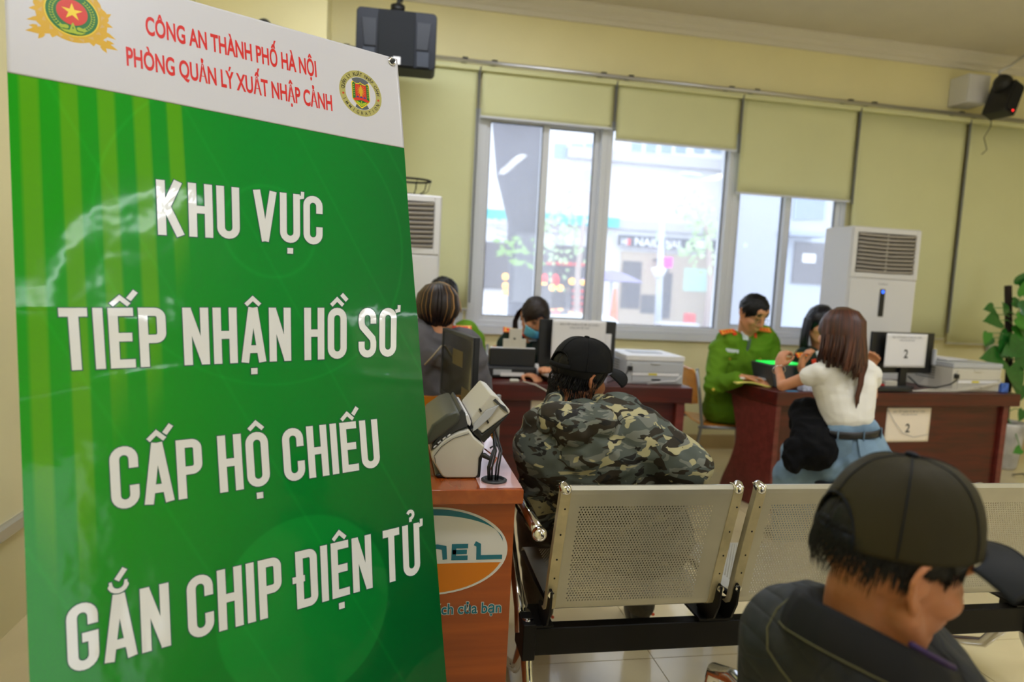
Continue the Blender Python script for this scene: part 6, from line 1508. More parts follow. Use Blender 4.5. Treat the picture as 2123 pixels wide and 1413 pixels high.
pF, bF = make_person('nearest seated man in dark olive cap and black quilted jacket, head bowed', J, Hf, skin_dark, .0042, scale=1.03, hand_spec=[(J['wrL'], (.3, 1, .1), (0, -.2, 1), -1, .5), (J['wrR'], (-.3, 1, .1), (0, -.2, 1), 1, .5)])
quilt = mat('black_quilted_cloth', (46, 48, 50), .62, spec=.2, var=.45, vscale=7, sheen=.0)
nt = quilt.node_tree; b_ = nt.nodes['Principled BSDF']
tc = nt.nodes.new('ShaderNodeTexCoord'); sep = nt.nodes.new('ShaderNodeSeparateXYZ'); nt.links.new(tc.outputs['Object'], sep.inputs[0])
def wave(sgn):
    a = nt.nodes.new('ShaderNodeMath'); a.operation = 'MULTIPLY'; a.inputs[1].default_value = sgn; nt.links.new(sep.outputs['X'], a.inputs[0])
    c = nt.nodes.new('ShaderNodeMath'); c.operation = 'ADD'; nt.links.new(a.outputs[0], c.inputs[0]); nt.links.new(sep.outputs['Z'], c.inputs[1])
    d = nt.nodes.new('ShaderNodeMath'); d.operation = 'MULTIPLY'; d.inputs[1].default_value = 62.; nt.links.new(c.outputs[0], d.inputs[0])
    s_ = nt.nodes.new('ShaderNodeMath'); s_.operation = 'SINE'; nt.links.new(d.outputs[0], s_.inputs[0]); ab = nt.nodes.new('ShaderNodeMath'); ab.operation = 'ABSOLUTE'; nt.links.new(s_.outputs[0], ab.inputs[0]); return ab
w1_, w2_ = wave(1.3), wave(-1.3); mn = nt.nodes.new('ShaderNodeMath'); mn.operation = 'MINIMUM'; nt.links.new(w1_.outputs[0], mn.inputs[0]); nt.links.new(w2_.outputs[0], mn.inputs[1])
pw_ = nt.nodes.new('ShaderNodeMath'); pw_.operation = 'POWER'; pw_.inputs[1].default_value = .4; nt.links.new(mn.outputs[0], pw_.inputs[0])
bp = nt.nodes.new('ShaderNodeBump'); bp.inputs['Strength'].default_value = .55; bp.inputs['Distance'].default_value = .005; nt.links.new(pw_.outputs[0], bp.inputs['Height']); nt.links.new(bp.outputs[0], b_.inputs['Normal'])
plain_blk = mat('black_jacket_collar', (26, 26, 28), .65, spec=.15, bump=.2, bscale=700)
def jf(q):
    torso_prims(q, {**J, 'neck': J['neck'] + V((0, 0, -.05))}, .020); arm_prims(q, J, .030, 1.05, .97); q.cone(J['chest'], J['pel'], .17, .17); q.cone(J['shL'], J['chest'], .085, .14); q.cone(J['shR'], J['chest'], .085, .14)
    q.cone(J['neck'] + V((-.03, .02, -.075)), J['shL'] + V((0, 0, .0)), .072, .078); q.cone(J['neck'] + V((.02, .02, -.085)), J['shR'], .070, .076)
fj = cloth('jacket', jf, quilt, bF, .006, .007, (13, 11, 8), 5., 5)
cpx = [(1985, 1398, .90), (1960, 1384, .87), (1890, 1345, .86), (1800, 1298, .87), (1720, 1258, .90), (1668, 1232, .95), (1652, 1220, 1.02), (1680, 1214, 1.08), (1740, 1225, 1.12), (1850, 1275, 1.12), (1960, 1345, 1.05)]
def collar(dz_in, w0, m, name):
    q = MB(); C_ = [at_d(*p) for p in cpx]; ctr = sum(C_, V()) / len(C_)
    def P(u, v):
        x = u * (len(C_) - 1); i = min(int(x), len(C_) - 2); p = C_[i].lerp(C_[i + 1], x - i); o = (p - ctr); o.z = 0; o.normalize()
        return p + V((0, 0, -.052 * v)) + o * (.020 * v + .004 * math.sin(v * PI)) * 1.2 + V((0, 0, .0))
    q.grid(P, 54, 8); o_ = q.build(name, m, bF, smooth=True, solid=.005, off=0)
    for sm in q.v: pass
    q2 = MB(); q2.tube([P(i / 54, .90) + (P(i / 54, .90) - ctr).normalized() * .0035 for i in range(55)], .0010, 6); q2.build('collar_stitching', mat('olive_thread', (92, 88, 56), .7), o_)
    return o_
collar(0, 0, plain_blk, 'collar')
q = MB(); C_ = [at_d(px, py, d) for px, py, d in ((1985, 1392, .90), (1962, 1380, .885), (1930, 1362, .875), (1895, 1343, .87))]; q.tube([c + V((0, .006, .002)) for c in C_], .004, 8); q.build('purple_lining', mat('purple_lining', (52, 28, 84), .6), bF, smooth=True)
# seam down the back of the sleeve
q = MB()
bpy.context.view_layer.update(); pts_ = []
for px, py in ((1640, 1238), (1612, 1262), (1592, 1300), (1592, 1345), (1618, 1385), (1650, 1425), (1680, 1470)):
    ok, loc, n_, i_ = fj.ray_cast(V((0, 0, EYE)), ray(px, py).normalized())
    if ok: pts_.append(loc + n_ * .0012)
if len(pts_) > 2: q.tube(pts_, .0013, 6); q.build('sleeve_seam', MATS['olive_thread'], bF, smooth=True)
hair_cap(Hf, bF, hair_m, .006, nz=.001, nape=.006, side=.05)
sp_ = []; rnd = random.Random(8)
for k in range(3000):
    a = PI + rnd.uniform(-1.95, 1.95); zlo = -.030 if abs(a - PI) < 1.0 else (-.012 if abs(a - PI) < 1.4 else .022)
    z = rnd.uniform(zlo, .035)
    if z < .015 and rnd.random() > ((z - zlo) / (.015 - zlo)) ** .8: continue
    ca, sa_ = math.cos(a), math.sin(a); k_ = .985 - 2.0 * max(0, -z); r = k_ * (1.0 if z > -.02 else .985 - (.04 if z < -.05 else 0))
    lft = .006 if z > -.01 else .002
    sp_.append((((-.010 + .099 * ca * r, .0795 * sa_ * r, z + .012), (-.012 + (.099 + lft) * ca * r, (.0795 + lft) * sa_ * r, z - .002 ), (-.010 + (.098 + lft * .6) * ca * r, (.079 + lft * .6) * sa_ * r, z - .010 - rnd.random() * .006)), .0008))
locks(Hf, bF, hair_m, sp_, 'short_hair')
sp_ = []
for k in range(130):
    x = rnd.uniform(.018, .046); z = rnd.uniform(.010, .05) + (x - .03) * .5; y = -.0735 + abs(x - .02) * .10
    sp_.append((((x, y, z + .008), (x + .001, y - .0022, z), (x + .003, y - .0005, z - .010)), .0011))
locks(Hf, bF, hair_m, sp_, 'sideburn')
cap_on(Hf, pF, olive_cap, navy_brim, 'dark olive baseball cap with a navy button on the nearest seated man', .99, tilt=-.17, tall=1.22)
cloth('trousers', lambda q: (leg_prims(q, J, .016, 1., .97), q.cone(J['hipL'], J['hipR'], .10, .10)), dkjeans, bF, .012, .004, (12, 12, 12), 1., 3)
shoes(J, bF, leath, (0, 1, 0))

# ---- uniform details
def epaulette(parent, c, along, m=epau, stars=3, nn=(0, -.6, 1)):
    """stiff shoulder board; along points from the collar outwards"""
    a = V(along).normalized(); y = V(nn).cross(a).normalized(); z = a.cross(y); M = Matrix(((a.x, y.x, z.x, c[0]), (a.y, y.y, z.y, c[1]), (a.z, y.z, z.z, c[2]), (0, 0, 0, 1)))
    q = MB(); q.prism([(-.055, -.012), (-.065, 0), (-.055, .012), (.055, .022), (.055, -.022)], 0, .006, lambda u, v, d: M @ V((u, v, d))); e_ = q.build('epaulette', m, parent, bevel=.002)
    for s_ in (-1, 1):
        q = MB(); q.box((-.05, s_ * .014 - .0018, .0062), (.054, s_ * .014 + .0018, .0078), M); q.build('gold_edge', epau_y, e_)
    q = MB(); q.box((.036, -.018, .0062), (.044, .018, .008), M); q.build('gold_bar', epau_y, e_)
    for k in range(stars):
        q = MB(); q.prism(star((-.03 + .024 * k, 0), .008), .0062, .0085, lambda u, v, d: M @ V((u, v, d))); q.build('star', epau_y, e_)
    return e_
def patch_(parent, name, c, n, up, w_, h_, m, t=.003, rot=0.):
    n = V(n).normalized(); u = V(up); u = (u - n * u.dot(n)).normalized(); r = u.cross(n); M = Matrix(((r.x, n.x, u.x, c[0]), (r.y, n.y, u.y, c[1]), (r.z, n.z, u.z, c[2]), (0, 0, 0, 1))) @ Matrix.Rotation(rot, 4, 'Y')
    q = MB(); q.box((-w_ / 2, -t, -h_ / 2), (w_ / 2, t, h_ / 2), M); return q.build(name, m, parent, bevel=min(.002, t * .6))
def on_body(o, px, py):
    """point where the sight line meets a mesh"""
    e = V((0, 0, EYE)); r = ray(px, py).normalized(); ok, loc, n, i = o.ray_cast(e, r); return (loc, n) if ok else (None, None)
def place_patch(target, parent, name, px, py, w_, h_, m, rot=0., t=.003):
    bpy.context.view_layer.update()
    mw = target.matrix_world; e = mw.inverted() @ V((0, 0, EYE)); r = (mw.inverted().to_3x3() @ ray(px, py)).normalized(); ok, loc, n, i = target.ray_cast(e, r)
    if not ok: return None
    loc = mw @ loc; n = mw.to_3x3() @ n
    return patch_(parent, name, loc + n * .001, n, (0, 0, 1), w_, h_, m, t, rot)

def epau_on(target, parent, px, py, along, stars=3):
    bpy.context.view_layer.update()
    for k in range(14):
        r = ray(px, py + 2 * k).normalized(); ok, loc, n, i = target.ray_cast(V((0, 0, EYE)), r)
        if ok:
            a = V(along).normalized(); n = V((0, -.8, .8)).normalized(); a = (a - n * a.dot(n)).normalized(); return epaulette(parent, loc + n * .012, a, stars=stars, nn=n)
# 3. officer in bright green at the end of the right desk
dG = 4.60
Hg = lookM(at_d(1560, 650, dG - .03), (.22, -.84, -.50), (.06, -.2, 1))
nk = at_d(1545, 700, dG + .06)
J = frameJ((at_d(1500, 855, dG + .20)), nk, (.9, -.45, 0), shw=.175)
J['pel'].z = .53; J['hipL'].z = J['hipR'].z = .53
J['shR'] = at_d(1494, 724, dG + .02); J['shL'] = at_d(1592, 712, dG + .10)
J['elR'] = at_d(1478, 800, dG - .08); J['wrR'] = at_d(1538, 782, dG - .22); J['elL'] = at_d(1606, 776, dG + .05); J['wrL'] = at_d(1580, 782, dG - .15)
J['hipR'] = J['pel'] + V((-.06, -.07, 0)); J['hipL'] = J['pel'] + V((.07, .06, 0)); J['knR'] = J['hipR'] + V((.40, -.10, -.02)); J['knL'] = J['hipL'] + V((.38, .05, 0)); J['anR'] = V((J['knR'].x, J['knR'].y + .05, .09)); J['anL'] = V((J['knL'].x, J['knL'].y + .05, .09))
pG, bG = make_person('police officer in bright green uniform and glasses, reading at the desk end', J, Hg, skin_m, .006, scale=1.06, hand_spec=[(J['wrR'], (1, -.25, .0), (.1, -.3, -1), 1, .45), (J['wrL'], (-.4, -.9, -.1), (0, -.2, -1), -1, .4)])
def jg(q):
    torso_prims(q, J, .026, .96); arm_prims(q, J, .022, 1., .92); q.cone(J['chest'], J['pel'], .14, .15); q.cone(J['hipR'], J['hipR'].lerp(J['knR'], .55), .115, .105); q.cone(J['hipL'], J['hipL'].lerp(J['knL'], .5), .115, .10)
gj = cloth('uniform_jacket', jg, green_uni, bG, .008, .012, (10, 10, 16), 2., 3)
cloth('trousers', lambda q: leg_prims(q, J, .016, 1., .97), green_uni, bG, .01, .004, (10, 10, 10), 1., 3); shoes(J, bG, leath, (1, -.2, 0))
hair_cap(Hg, bG, hair_m, .014, nz=.006, nape=-.045, vol=1.05)
face_parts(Hg, bG, closed=True)
gm_ = mat('thin_glasses_frame', (60, 60, 66), .3, metal=.6)
for s_ in (-1, 1):
    q = MB(); q.tube([Hg @ V((.102, s_ * .032 + .024 * math.cos(k * PI / 8), .004 + .017 * math.sin(k * PI / 8))) for k in range(17)], .0014, 6); q.build('glasses_rim', gm_, bG, smooth=True)
    q = MB(); q.tube([Hg @ V((.10, s_ * .056, .008)), Hg @ V((.06, s_ * .072, .010)), Hg @ V((-.005, s_ * .078, .014))], .0012, 6); q.build('glasses_temple', gm_, bG, smooth=True)
q = MB(); q.tube([Hg @ V((.104, -.009, .006)), Hg @ V((.108, 0, .010)), Hg @ V((.104, .009, .006))], .0012, 6); q.build('glasses_bridge', gm_, bG)
epau_on(gj, bG, 1506, 690, J['shR'] - J['neck'] + V((0, 0, .045))); epau_on(gj, bG, 1580, 686, J['shL'] - J['neck'] + V((0, 0, .02)))
place_patch(gj, bG, 'collar_tab', 1521, 689, .030, .048, epau, -.3); place_patch(gj, bG, 'collar_tab', 1566, 694, .018, .046, epau, .3)
place_patch(gj, bG, 'shirt_front', 1545, 697, .040, .06, shirt_m, .1, .004); place_patch(gj, bG, 'tie', 1551, 718, .022, .11, tie_g, 0, .005)
place_patch(gj, bG, 'name_tag', 1518, 727, .085, .024, shirt_m, .08); place_patch(gj, bG, 'pocket_flap', 1514, 741, .10, .012, green_uni, .05)
for px, py in ((1513, 743), (1576, 745), (1479, 807)): place_patch(gj, bG, 'button', px, py, .018, .018, brass, .7, .004)
for s_ in (-1, 1):
    q = MB(); q.tube([Hg @ V((.03, s_ * .05, -.125)), Hg @ V((.07, s_ * .03, -.15)), Hg @ V((.075, s_ * .012, -.165))], [.012, .014, .008], 8, flat=.5); q.build('shirt_collar', shirt_m, bG, smooth=True)
wc = wood_chair((J['pel'].x - .02, J['pel'].y, 0), math.radians(262), 'orange wooden chair under the officer in bright green uniform')
bpy.context.view_layer.update()

def tuck(J, ymin):
    """knees kept behind the desk's front panel"""
    for k in 'LR':
        J['kn' + k].y = max(J['kn' + k].y, ymin); J['an' + k].y = J['kn' + k].y + .04
# 4. officer in dark green behind the right desk, facing the woman in white
dL = 4.50
Hl = lookM(at_d(1700, 675, dL), (-.12, -1, -.10), (.05, 0, 1))
nk = at_d(1704, 738, dL + .06)
J = frameJ((nk.x + .02, nk.y + .10, .52), nk, (0, -1, 0), shw=.165)
J['shR'] = at_d(1660, 752, dL + .02); J['elR'] = at_d(1648, 800, dL - .06); J['wrR'] = at_d(1660, 764, dL - .22); J['shL'] = at_d(1772, 752, dL + .05); J['elL'] = at_d(1800, 790, dL - .05); J['wrL'] = at_d(1795, 768, dL - .2)
J['pel'].y += .10; J['hipL'].y += .10; J['hipR'].y += .10; tuck(J, 4.20)
pL, bL = make_person('long haired officer in dark green uniform, hands raised behind the woman in white', J, Hl, skin_m, .006, w=.88, hand_spec=[(J['wrR'], (-.05, -.2, 1), (.7, -.7, 0), -1, .75), (J['wrL'], (.1, -.3, .6), (-.7, -.7, 0), 1, .6)], hs=1.05)
lj = cloth('uniform_jacket', lambda q: (torso_prims(q, J, .022, .9), arm_prims(q, J, .022, .92, .90), q.cone(J['chest'], J['pel'], .13, .14)), dkgreen_uni, bL, .008, .005, (12, 12, 9), 7., 4)
cloth('trousers', lambda q: leg_prims(q, J, .014, .95, .97), dkgreen_uni, bL, .01); shoes(J, bL, leath, (0, -1, 0))
hair_cap(Hl, bL, mat('blue_black_hair', (14, 14, 26), .35, spec=.4), .016, nz=.003, nape=-.08, vol=1.06)
sp_ = []; rnd = random.Random(4)
for k in range(90):
    s_ = rnd.choice((-1, 1)); x = rnd.uniform(-.09, .045); y = s_ * (.082 * math.sqrt(max(.05, 1 - (x / .115) ** 2)) + rnd.uniform(0, .012)); b_z = -.19 - rnd.uniform(0, .03) + .05 * (x > 0)
    sp_.append((((x * .8, y * .7, .085), (x, y, .03), (x, y * 1.04, -.05), (x + .004, y * 1.02, -.12), (x + .01, y * .95, b_z)), .010))
locks(Hl, bL, MATS['blue_black_hair'], sp_, 'long_hair')
face_parts(Hl, bL, brow=hair_br, lips=(190, 90, 84))
epau_on(lj, bL, 1664, 738, J['shR'] - J['neck'] + V((0, 0, .03))); epau_on(lj, bL, 1768, 740, J['shL'] - J['neck'] + V((0, 0, .03)))
place_patch(lj, bL, 'collar_tab', 1688, 752, .030, .052, epau, -.35); place_patch(lj, bL, 'shirt_front', 1697, 738, .03, .07, shirt_m, -.25, .004); place_patch(lj, bL, 'collar_tab', 1722, 752, .030, .052, epau, .35)
wood_chair((J['pel'].x + .0, J['pel'].y + .08, 0), math.radians(180), 'orange wooden chair behind the long haired officer in dark green', wd=.52, back_top=.86)

# 5. masked officer behind the left desk
dM = 4.35
Hm = lookM(at_d(1108, 658, dM), (.14, -.92, -.46), (.10, -.1, 1))
nk = at_d(1092, 712, dM + .08)
J = frameJ((nk.x + .02, nk.y + .12, .52), nk, (.05, -1, 0), shw=.16)
J['shR'] = at_d(1052, 714, dM + .06); J['elR'] = at_d(1038, 780, dM + .02); J['wrR'] = at_d(1090, 776, dM - .20); J['shL'] = at_d(1148, 716, dM + .08); J['elL'] = at_d(1160, 775, dM); J['wrL'] = at_d(1128, 772, dM - .22)
tuck(J, 4.05)
pM, bM_ = make_person('masked officer in dark green uniform looking down behind the left desk monitor', J, Hm, skin_m, .006, w=.86, hand_spec=[(J['wrR'], (.5, -1, .0), (0, -.2, -1), 1, .4), (J['wrL'], (-.2, -.8, .4), (0, -.4, -1), -1, .5)])
mj = cloth('uniform_jacket', lambda q: (torso_prims(q, J, .022, .9), arm_prims(q, J, .022, .92, .90), q.cone(J['chest'], J['pel'], .13, .14)), dkgreen_uni, bM_, .008, .004, (12, 12, 9), 9., 4)
cloth('trousers', lambda q: leg_prims(q, J, .014, .95, .97), dkgreen_uni, bM_, .01); shoes(J, bM_, leath, (0, -1, 0))
hair_cap(Hm, bM_, hair_br, .015, nz=.003, nape=-.075, vol=1.05)
sp_ = []
for k in range(26):
    t_ = rnd.uniform(-1, 1); sp_.append((((-.06, -.05 + .02 * t_, .04), (-.085, -.075 + .012 * t_, -.02), (-.07, -.088 + .012 * t_, -.08), (-.03, -.085 + .015 * t_, -.13), (.0, -.075 + .01 * t_, -.17)), .009))
for k in range(16):
    y = rnd.uniform(-.03, .03); sp_.append((((-.09, y, .05), (-.13, y, .03), (-.14, y * 1.1, -.03), (-.125, y, -.10)), .011))
locks(Hm, bM_, hair_br, sp_, 'ponytail')
face_parts(Hm, bM_, brow=hair_br, closed=True)
q = MB()
def MKp(u, v):
    a = (u - .5) * 2.5; z = -.032 - .070 * v; bul = 1.0 + .10 * math.cos(a) * math.sin(PI * v)
    x = .020 + .088 * math.cos(a) * bul + (.012 if abs(a) < .35 and v < .5 else 0); y = .066 * math.sin(a) * 1.02
    return Hm @ V((x - .018 * v * math.cos(a), y * (1 - .12 * v), z))
q.grid(MKp, 24, 10); q.build('face_mask', mask_m, bM_, smooth=True, solid=.002, off=1)
for s_ in (-1, 1):
    q = MB(); q.tube([Hm @ V((.045, s_ * .064, -.038)), Hm @ V((.01, s_ * .077, -.01)), Hm @ V((-.016, s_ * .085, .010))], .0012, 5); q.build('mask_loop', paper_m, bM_)
epau_on(mj, bM_, 1060, 688, J['shR'] - J['neck'] + V((0, 0, .03)), 2); epau_on(mj, bM_, 1142, 692, J['shL'] - J['neck'] + V((0, 0, .03)), 2)
place_patch(mj, bM_, 'collar_tab', 1084, 693, .034, .05, epau, -.3); place_patch(mj, bM_, 'shirt_front', 1101, 698, .05, .11, shirt_m, -.35, .004); place_patch(mj, bM_, 'tie', 1110, 712, .036, .14, tie_m, -.2, .006)
wood_chair((at_d(1035, 720, dM + .3).x + .16, J['pel'].y + .08, 0), math.radians(180), 'orange wooden chair behind the masked officer, only a corner of its back showing', wd=.42, back_top=.86)

# 6. officer in green behind the person with highlighted hair
dB_ = 4.05
Hb = lookM(at_d(918, 622, dB_), (.10, -1, -.30), (0, 0, 1))
nk = at_d(925, 690, dB_ + .05)
J = frameJ((nk.x, nk.y + .10, .52), nk, (0, -1, 0), shw=.16)
J['elR'] = J['shR'] + V((-.04, -.08, -.24)); J['wrR'] = J['elR'] + V((.10, -.16, .05)); J['elL'] = J['shL'] + V((.04, -.08, -.24)); J['wrL'] = J['elL'] + V((-.10, -.16, .05))
tuck(J, 3.98)
pB, bB = make_person('black haired officer in green, mostly hidden behind the person with highlighted hair', J, Hb, skin_m, .007, hand_spec=[(J['wrR'], (.5, -1, .0), (0, -.2, -1), 1, .4), (J['wrL'], (-.4, -1, 0), (0, -.4, -1), -1, .5)])
bj = cloth('uniform_jacket', lambda q: (torso_prims(q, J, .024, .95), arm_prims(q, J, .022, 1, .92), q.cone(J['chest'], J['pel'], .14, .14)), green_uni, bB, .009, .004, (12, 12, 9), 4., 4)
cloth('trousers', lambda q: leg_prims(q, J, .014, .95, .97), green_uni, bB, .01); shoes(J, bB, leath, (0, -1, 0))
hair_cap(Hb, bB, hair_m, .016, nz=.006, nape=-.05, vol=1.06); face_parts(Hb, bB, closed=True)
epau_on(bj, bB, 958, 683, J['shL'] - J['neck'] + V((0, 0, .03)), 2); epau_on(bj, bB, 882, 686, J['shR'] - J['neck'] + V((0, 0, .03)), 2)
wood_chair((J['pel'].x, J['pel'].y + .08, 0), math.radians(180), 'orange wooden chair under the half hidden officer in green', back_top=.84)

# 7. person with short highlighted hair and grey hoodie, on a wooden chair
dK = 3.05
Hk = lookM(at_d(906, 652, dK), (.16, .98, -.10), (.02, 0, 1))
nk = at_d(915, 706, dK - .02)
J = frameJ((nk.x - .01, nk.y + .04, .54), nk, (-.05, 1, 0), shw=.155)
J['shR'] = at_d(972, 742, dK - .02); J['elR'] = at_d(993, 800, dK + .05); J['wrR'] = at_d(985, 800, dK + .28); J['elL'] = J['shL'] + V((-.03, .06, -.24)); J['wrL'] = J['elL'] + V((.06, .2, .06))
pK, bK = make_person('person with short highlighted hair and hairband in a grey hooded top, facing the left desk', J, Hk, skin_m, .006, w=.86, hand_spec=[(J['wrR'], (-.3, 1, .0), (0, .2, -1), -1, .4), (J['wrL'], (.3, 1, .0), (0, .2, -1), 1, .4)])
hj = cloth('hooded_top', lambda q: (torso_prims(q, J, .032, .92), arm_prims(q, J, .026, .95, .95), q.cone(J['chest'], J['pel'], .14, .155), q.tube([at_d(960, 738, dK - .10), at_d(930, 752, dK - .14), at_d(888, 742, dK - .12), at_d(880, 716, dK), at_d(920, 704, dK + .06)], [.03, .045, .045, .035, .03], 10)), grey_hood, bK, .008, .011, (13, 13, 13), 3., 4)
q = MB(); a_ = [at_d(px, py, dK - .20) for px, py in ((916, 716), (900, 735), (880, 756))]; q.tube(a_, .010, 8, flat=.35); q.build('bag_strap', mat('tan_strap', (176, 160, 132), .7), bK, smooth=True)
cloth('trousers', lambda q: (leg_prims(q, J, .016, .9, .97), q.cone(J['hipL'], J['hipR'], .11, .11)), dkjeans, bK, .01, .004, (10, 10, 10)); shoes(J, bK, leath, (0, 1, 0))
hair_cap(Hk, bK, hair_br, .018, nz=.005, nape=-.085, vol=1.08)
sp1, sp2 = [], []; rnd = random.Random(21)
for k in range(230):
    a = PI + rnd.uniform(-2.0, 2.0); ca, sa_ = math.cos(a), math.sin(a); ln = rnd.uniform(.8, 1.0)
    def hp(th, e=0.): return (-.010 + (.114 + e) * math.cos(th) * ca, (.096 + e) * math.cos(th) * sa_, .030 + (.114 + e) * math.sin(th))
    b = hp(-.52 * ln if abs(a - PI) < 1.2 else -.25 * ln, -.010); b = (b[0] * .93, b[1] * .93, b[2] - .02)
    (sp2 if rnd.random() < .09 else sp1).append(((hp(1.35), hp(.95, .004), hp(.5, .006), hp(.0, .005), hp(-.28, -.002), b), .0045))
locks(Hk, bK, hair_br, sp1, 'hair_strands'); locks(Hk, bK, hair_gold, sp2, 'highlighted_strands')
q = MB(); q.tube([Hk @ V((.028 + .0 * t, .104 * math.cos(math.radians(t)), .020 + .128 * math.sin(math.radians(t)))) for t in range(0, 181, 10)], .005, 8, flat=.5); q.build('hairband', mat('gold_hairband', (190, 150, 90), .4), bK, smooth=True)
q = MB(); q.ell(Hk @ V((-.008, -.082, -.040)), (.005, .005, .005)); q.build('earring', paper_m, bK)
ck = at_d(942, 830, dK - .30)
wood_chair((at_d(943, 830, 2.93).x, at_d(943, 830, 2.93).y + .25, 0), math.radians(-3), 'orange wooden chair with slotted back under the person in the grey hooded top', wd=.40, back_top=.835)

# 8. woman in white seen from behind
dW = 3.30
Hw = lookM(at_d(1740, 696, dW), (-.25, .97, -.05), (.04, 0, 1))
nk = at_d(1752, 742, dW)
J = frameJ((at_d(1768, 935, dW)), nk, (-.35, 1, 0), shw=.145, hipw=.085)
J['neck'] = nk; J['shL'] = at_d(1700, 772, dW - .02); J['shR'] = at_d(1804, 776, dW + .03); J['elL'] = at_d(1622, 800, dW + .10); J['wrL'] = at_d(1614, 762, dW + .20)
J['elR'] = at_d(1808, 820, dW + .14); J['wrR'] = at_d(1795, 790, dW + .38)
J['pel'] = at_d(1768, 945, dW); J['hipL'] = at_d(1730, 962, dW + .03); J['hipR'] = at_d(1804, 958, dW + .05); J['chest'] = at_d(1750, 800, dW + .02)
J['knL'] = at_d(1640, 985, dW + .14); J['anL'] = at_d(1650, 1110, dW + .30); J['knR'] = J['hipR'] + V((-.20, .32, -.03)); J['anR'] = V((J['knR'].x, J['knR'].y, .09)); J['anL'].z = .09
pW, bW = make_person('woman in white short sleeved top and light jeans, seen from behind at the right desk', J, Hw, skin_m, .006, w=.70, hs=.84, hand_spec=[(J['wrL'], (.25, .1, 1), (1, .25, 0), 1, 1.0), (J['wrR'], (-.2, 1, .2), (0, .3, -1), -1, .4)])
wst = at_d(1757, 862, dW); side_ = (J['hipR'] - J['hipL']).normalized()
def tee(q):
    for s_, sg in (('L', -1), ('R', 1)):
        w0 = wst + side_ * .042 * sg; c0 = J['chest'] + side_ * .062 * sg
        q.cone(w0, c0, .082, .092); q.cone(c0, J['chest'].lerp(J['sh' + s_], .70) + V((0, 0, .03)), .092, .066); q.cone(J['neck'] + V((0, 0, -.045)), J['sh' + s_], .050, .054)
        q.cone(J['sh' + s_], J['sh' + s_].lerp(J['el' + s_], .26), .052, .050)
    q.cone(J['chest'], wst, .094, .086); q.cone(J['neck'] + V((0, 0, -.07)), J['chest'], .06, .09)
cloth('white_top', tee, white_tee, bW, .007, .0028, (10, 10, 26), 2., 5)
c_ = at_d(1764, 893, dW); hw_ = (J['hipR'] - J['hipL']).normalized(); fw_ = V((-hw_.y, hw_.x, 0)).normalized()
def jeans(q):
    leg_prims(q, J, .016, .92, .97); q.cone(J['hipL'], J['hipR'], .112, .112); q.cone(J['pel'], c_, .122, .080); a = c_ - hw_ * .056; b = c_ + hw_ * .056; q.cone(a, b, .080, .080); q.cone(J['hipL'], a, .108, .078); q.cone(J['hipR'], b, .108, .078); q.cone(J['knL'], J['anL'], .090, .12)
jn = cloth('jeans', jeans, denim, bW, .008, .006, (14, 14, 10), 6., 4); shoes(J, bW, leath, (-.3, 1, 0))
q = MB()
def belt(u, v, e=.0): a = 2 * PI * u; return c_ + hw_ * ((.141 + e) * math.cos(a)) + fw_ * ((.094 + e) * math.sin(a)) + V((0, 0, -.017 + .034 * v + .0))
q.grid(belt, 40, 2, closed_u=True); q.build('belt', mat('black_belt', (22, 20, 22), .4), bW, smooth=True, solid=.006, off=1)
for u_ in (.62, .75, .88):
    q = MB(); q.tube([belt(u_, -.25, .008), belt(u_, .5, .010), belt(u_, 1.25, .008)], .0055, 6, flat=.5); q.build('belt_loop', denim, bW)
for s_, px in ((-1, 1742), (1, 1800)): place_patch(jn, bW, 'back_pocket', px, 930, .10, .085, denim, .06 * s_, .003)
hair_cap(Hw, bW, hair_red2, .016, nz=.003, nape=-.085, vol=1.05)
sp1, sp2 = [], []; rnd = random.Random(31)
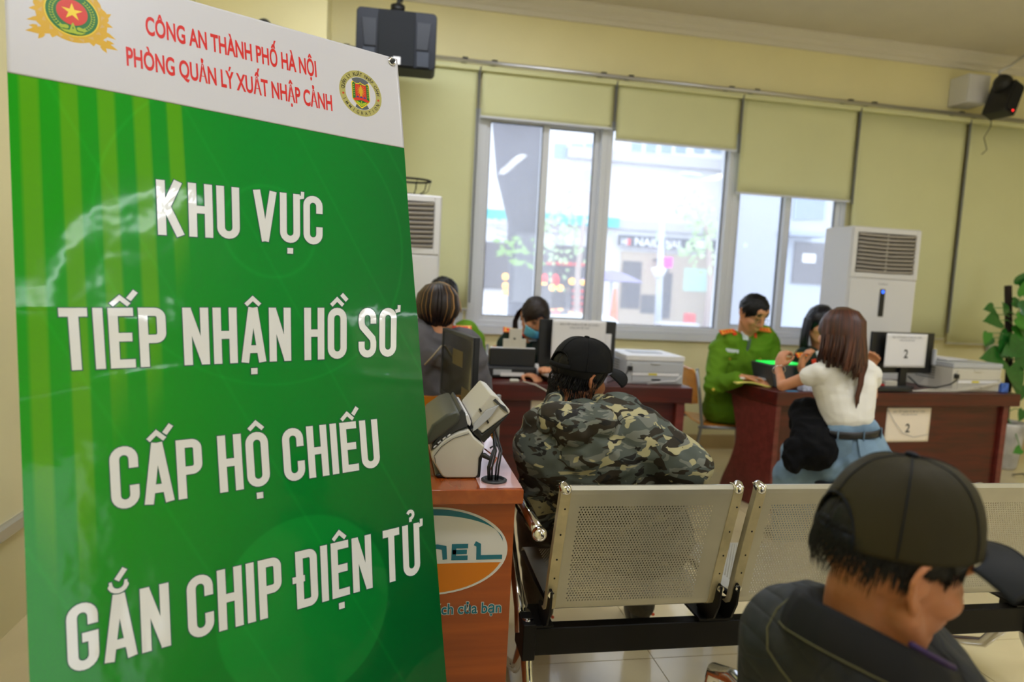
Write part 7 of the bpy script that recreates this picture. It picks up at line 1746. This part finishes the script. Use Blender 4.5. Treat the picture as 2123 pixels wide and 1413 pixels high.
for k in range(300):
    a = PI + rnd.uniform(-1.9, 1.9); ca, sa_ = math.cos(a), math.sin(a)
    def hp(th, e=0.): return V((-.010 + (.112 + e) * math.cos(th) * ca, (.092 + e) * math.cos(th) * sa_, .030 + (.110 + e) * math.sin(th)))
    L_ = rnd.uniform(.15, .23); tail = 1 - .35 * abs(math.sin(a - PI)); wv = rnd.uniform(-.024, .024)
    p3 = hp(-.2, .004); pts = [hp(1.4), hp(.9, .004), hp(.4, .006), p3, p3 + V((-.004, wv * .5, -L_ * .35)), p3 + V((.004 * ca, wv, -L_ * .7)), p3 + V((.012, wv * 1.6 - sa_ * .02, -L_ * tail))]
    (sp2 if rnd.random() < .45 else sp1).append(([tuple(p) for p in pts], .0062))
for k in range(14):    # the long lock hanging over the back
    y = -.012 + rnd.uniform(-.016, .016); pts = [(-.10, y, .0), (-.118, y, -.07), (-.122, y * 1.1 - .008, -.15), (-.118, y - .012, -.22), (-.112, y * .8 - .006, -.28), (-.106, y * .5 - .024, -.335 - rnd.random() * .03)]
    sp2.append((pts, .006))
locks(Hw, bW, hair_red2, sp1, 'dark_hair_strands'); locks(Hw, bW, hair_red, sp2, 'reddish_hair_strands')
q = MB(); w_ = J['wrL'].lerp(J['elL'], .12); ax = (J['wrL'] - J['elL']).normalized(); u1 = ax.cross(V((0, 1, 0))).normalized(); u2 = ax.cross(u1); q.tube([w_ + (u1 * math.cos(2 * PI * k / 20) + u2 * math.sin(2 * PI * k / 20)) * .031 for k in range(21)], .0022, 6); q.build('bracelet', chrome, bW, smooth=True)
# black garment on her lap
lap = thing('folded_jacket', 'black fluffy jacket bundled on the lap of the woman in white', 'jacket', at_d(1660, 930, dW), world=True)
cloth('bundle', lambda q: (q.cone(at_d(1672, 858, dW + .12), at_d(1688, 930, dW - .02), .085, .105), q.cone(at_d(1690, 925, dW - .02), at_d(1648, 952, dW - .03), .09, .06), q.cone(at_d(1650, 930, dW - .02), at_d(1648, 968, dW - .06), .06, .03)), black_knit, lap, .008, .016, (16, 16, 16), 2., 3)
# stool under her
st = thing('stool', 'round stool under the woman in white, hidden by the bench backs', 'stool', (J['pel'].x, J['pel'].y + .03, 0))
zs = J['pel'].z - .125
q = MB(); q.lathe([(0, zs - .03), (.16, zs - .03), (.165, zs - .012), (.155, zs), (0, zs)], 28); q.build('seat', dkjeans, st, bevel=.003)
for k in range(4):
    a = PI / 4 + k * PI / 2; q = MB(); q.tube([(.11 * math.cos(a), .11 * math.sin(a), zs - .03), (.17 * math.cos(a), .17 * math.sin(a), .003)], .011, 8); q.build('leg', tube_grey, st, smooth=True)
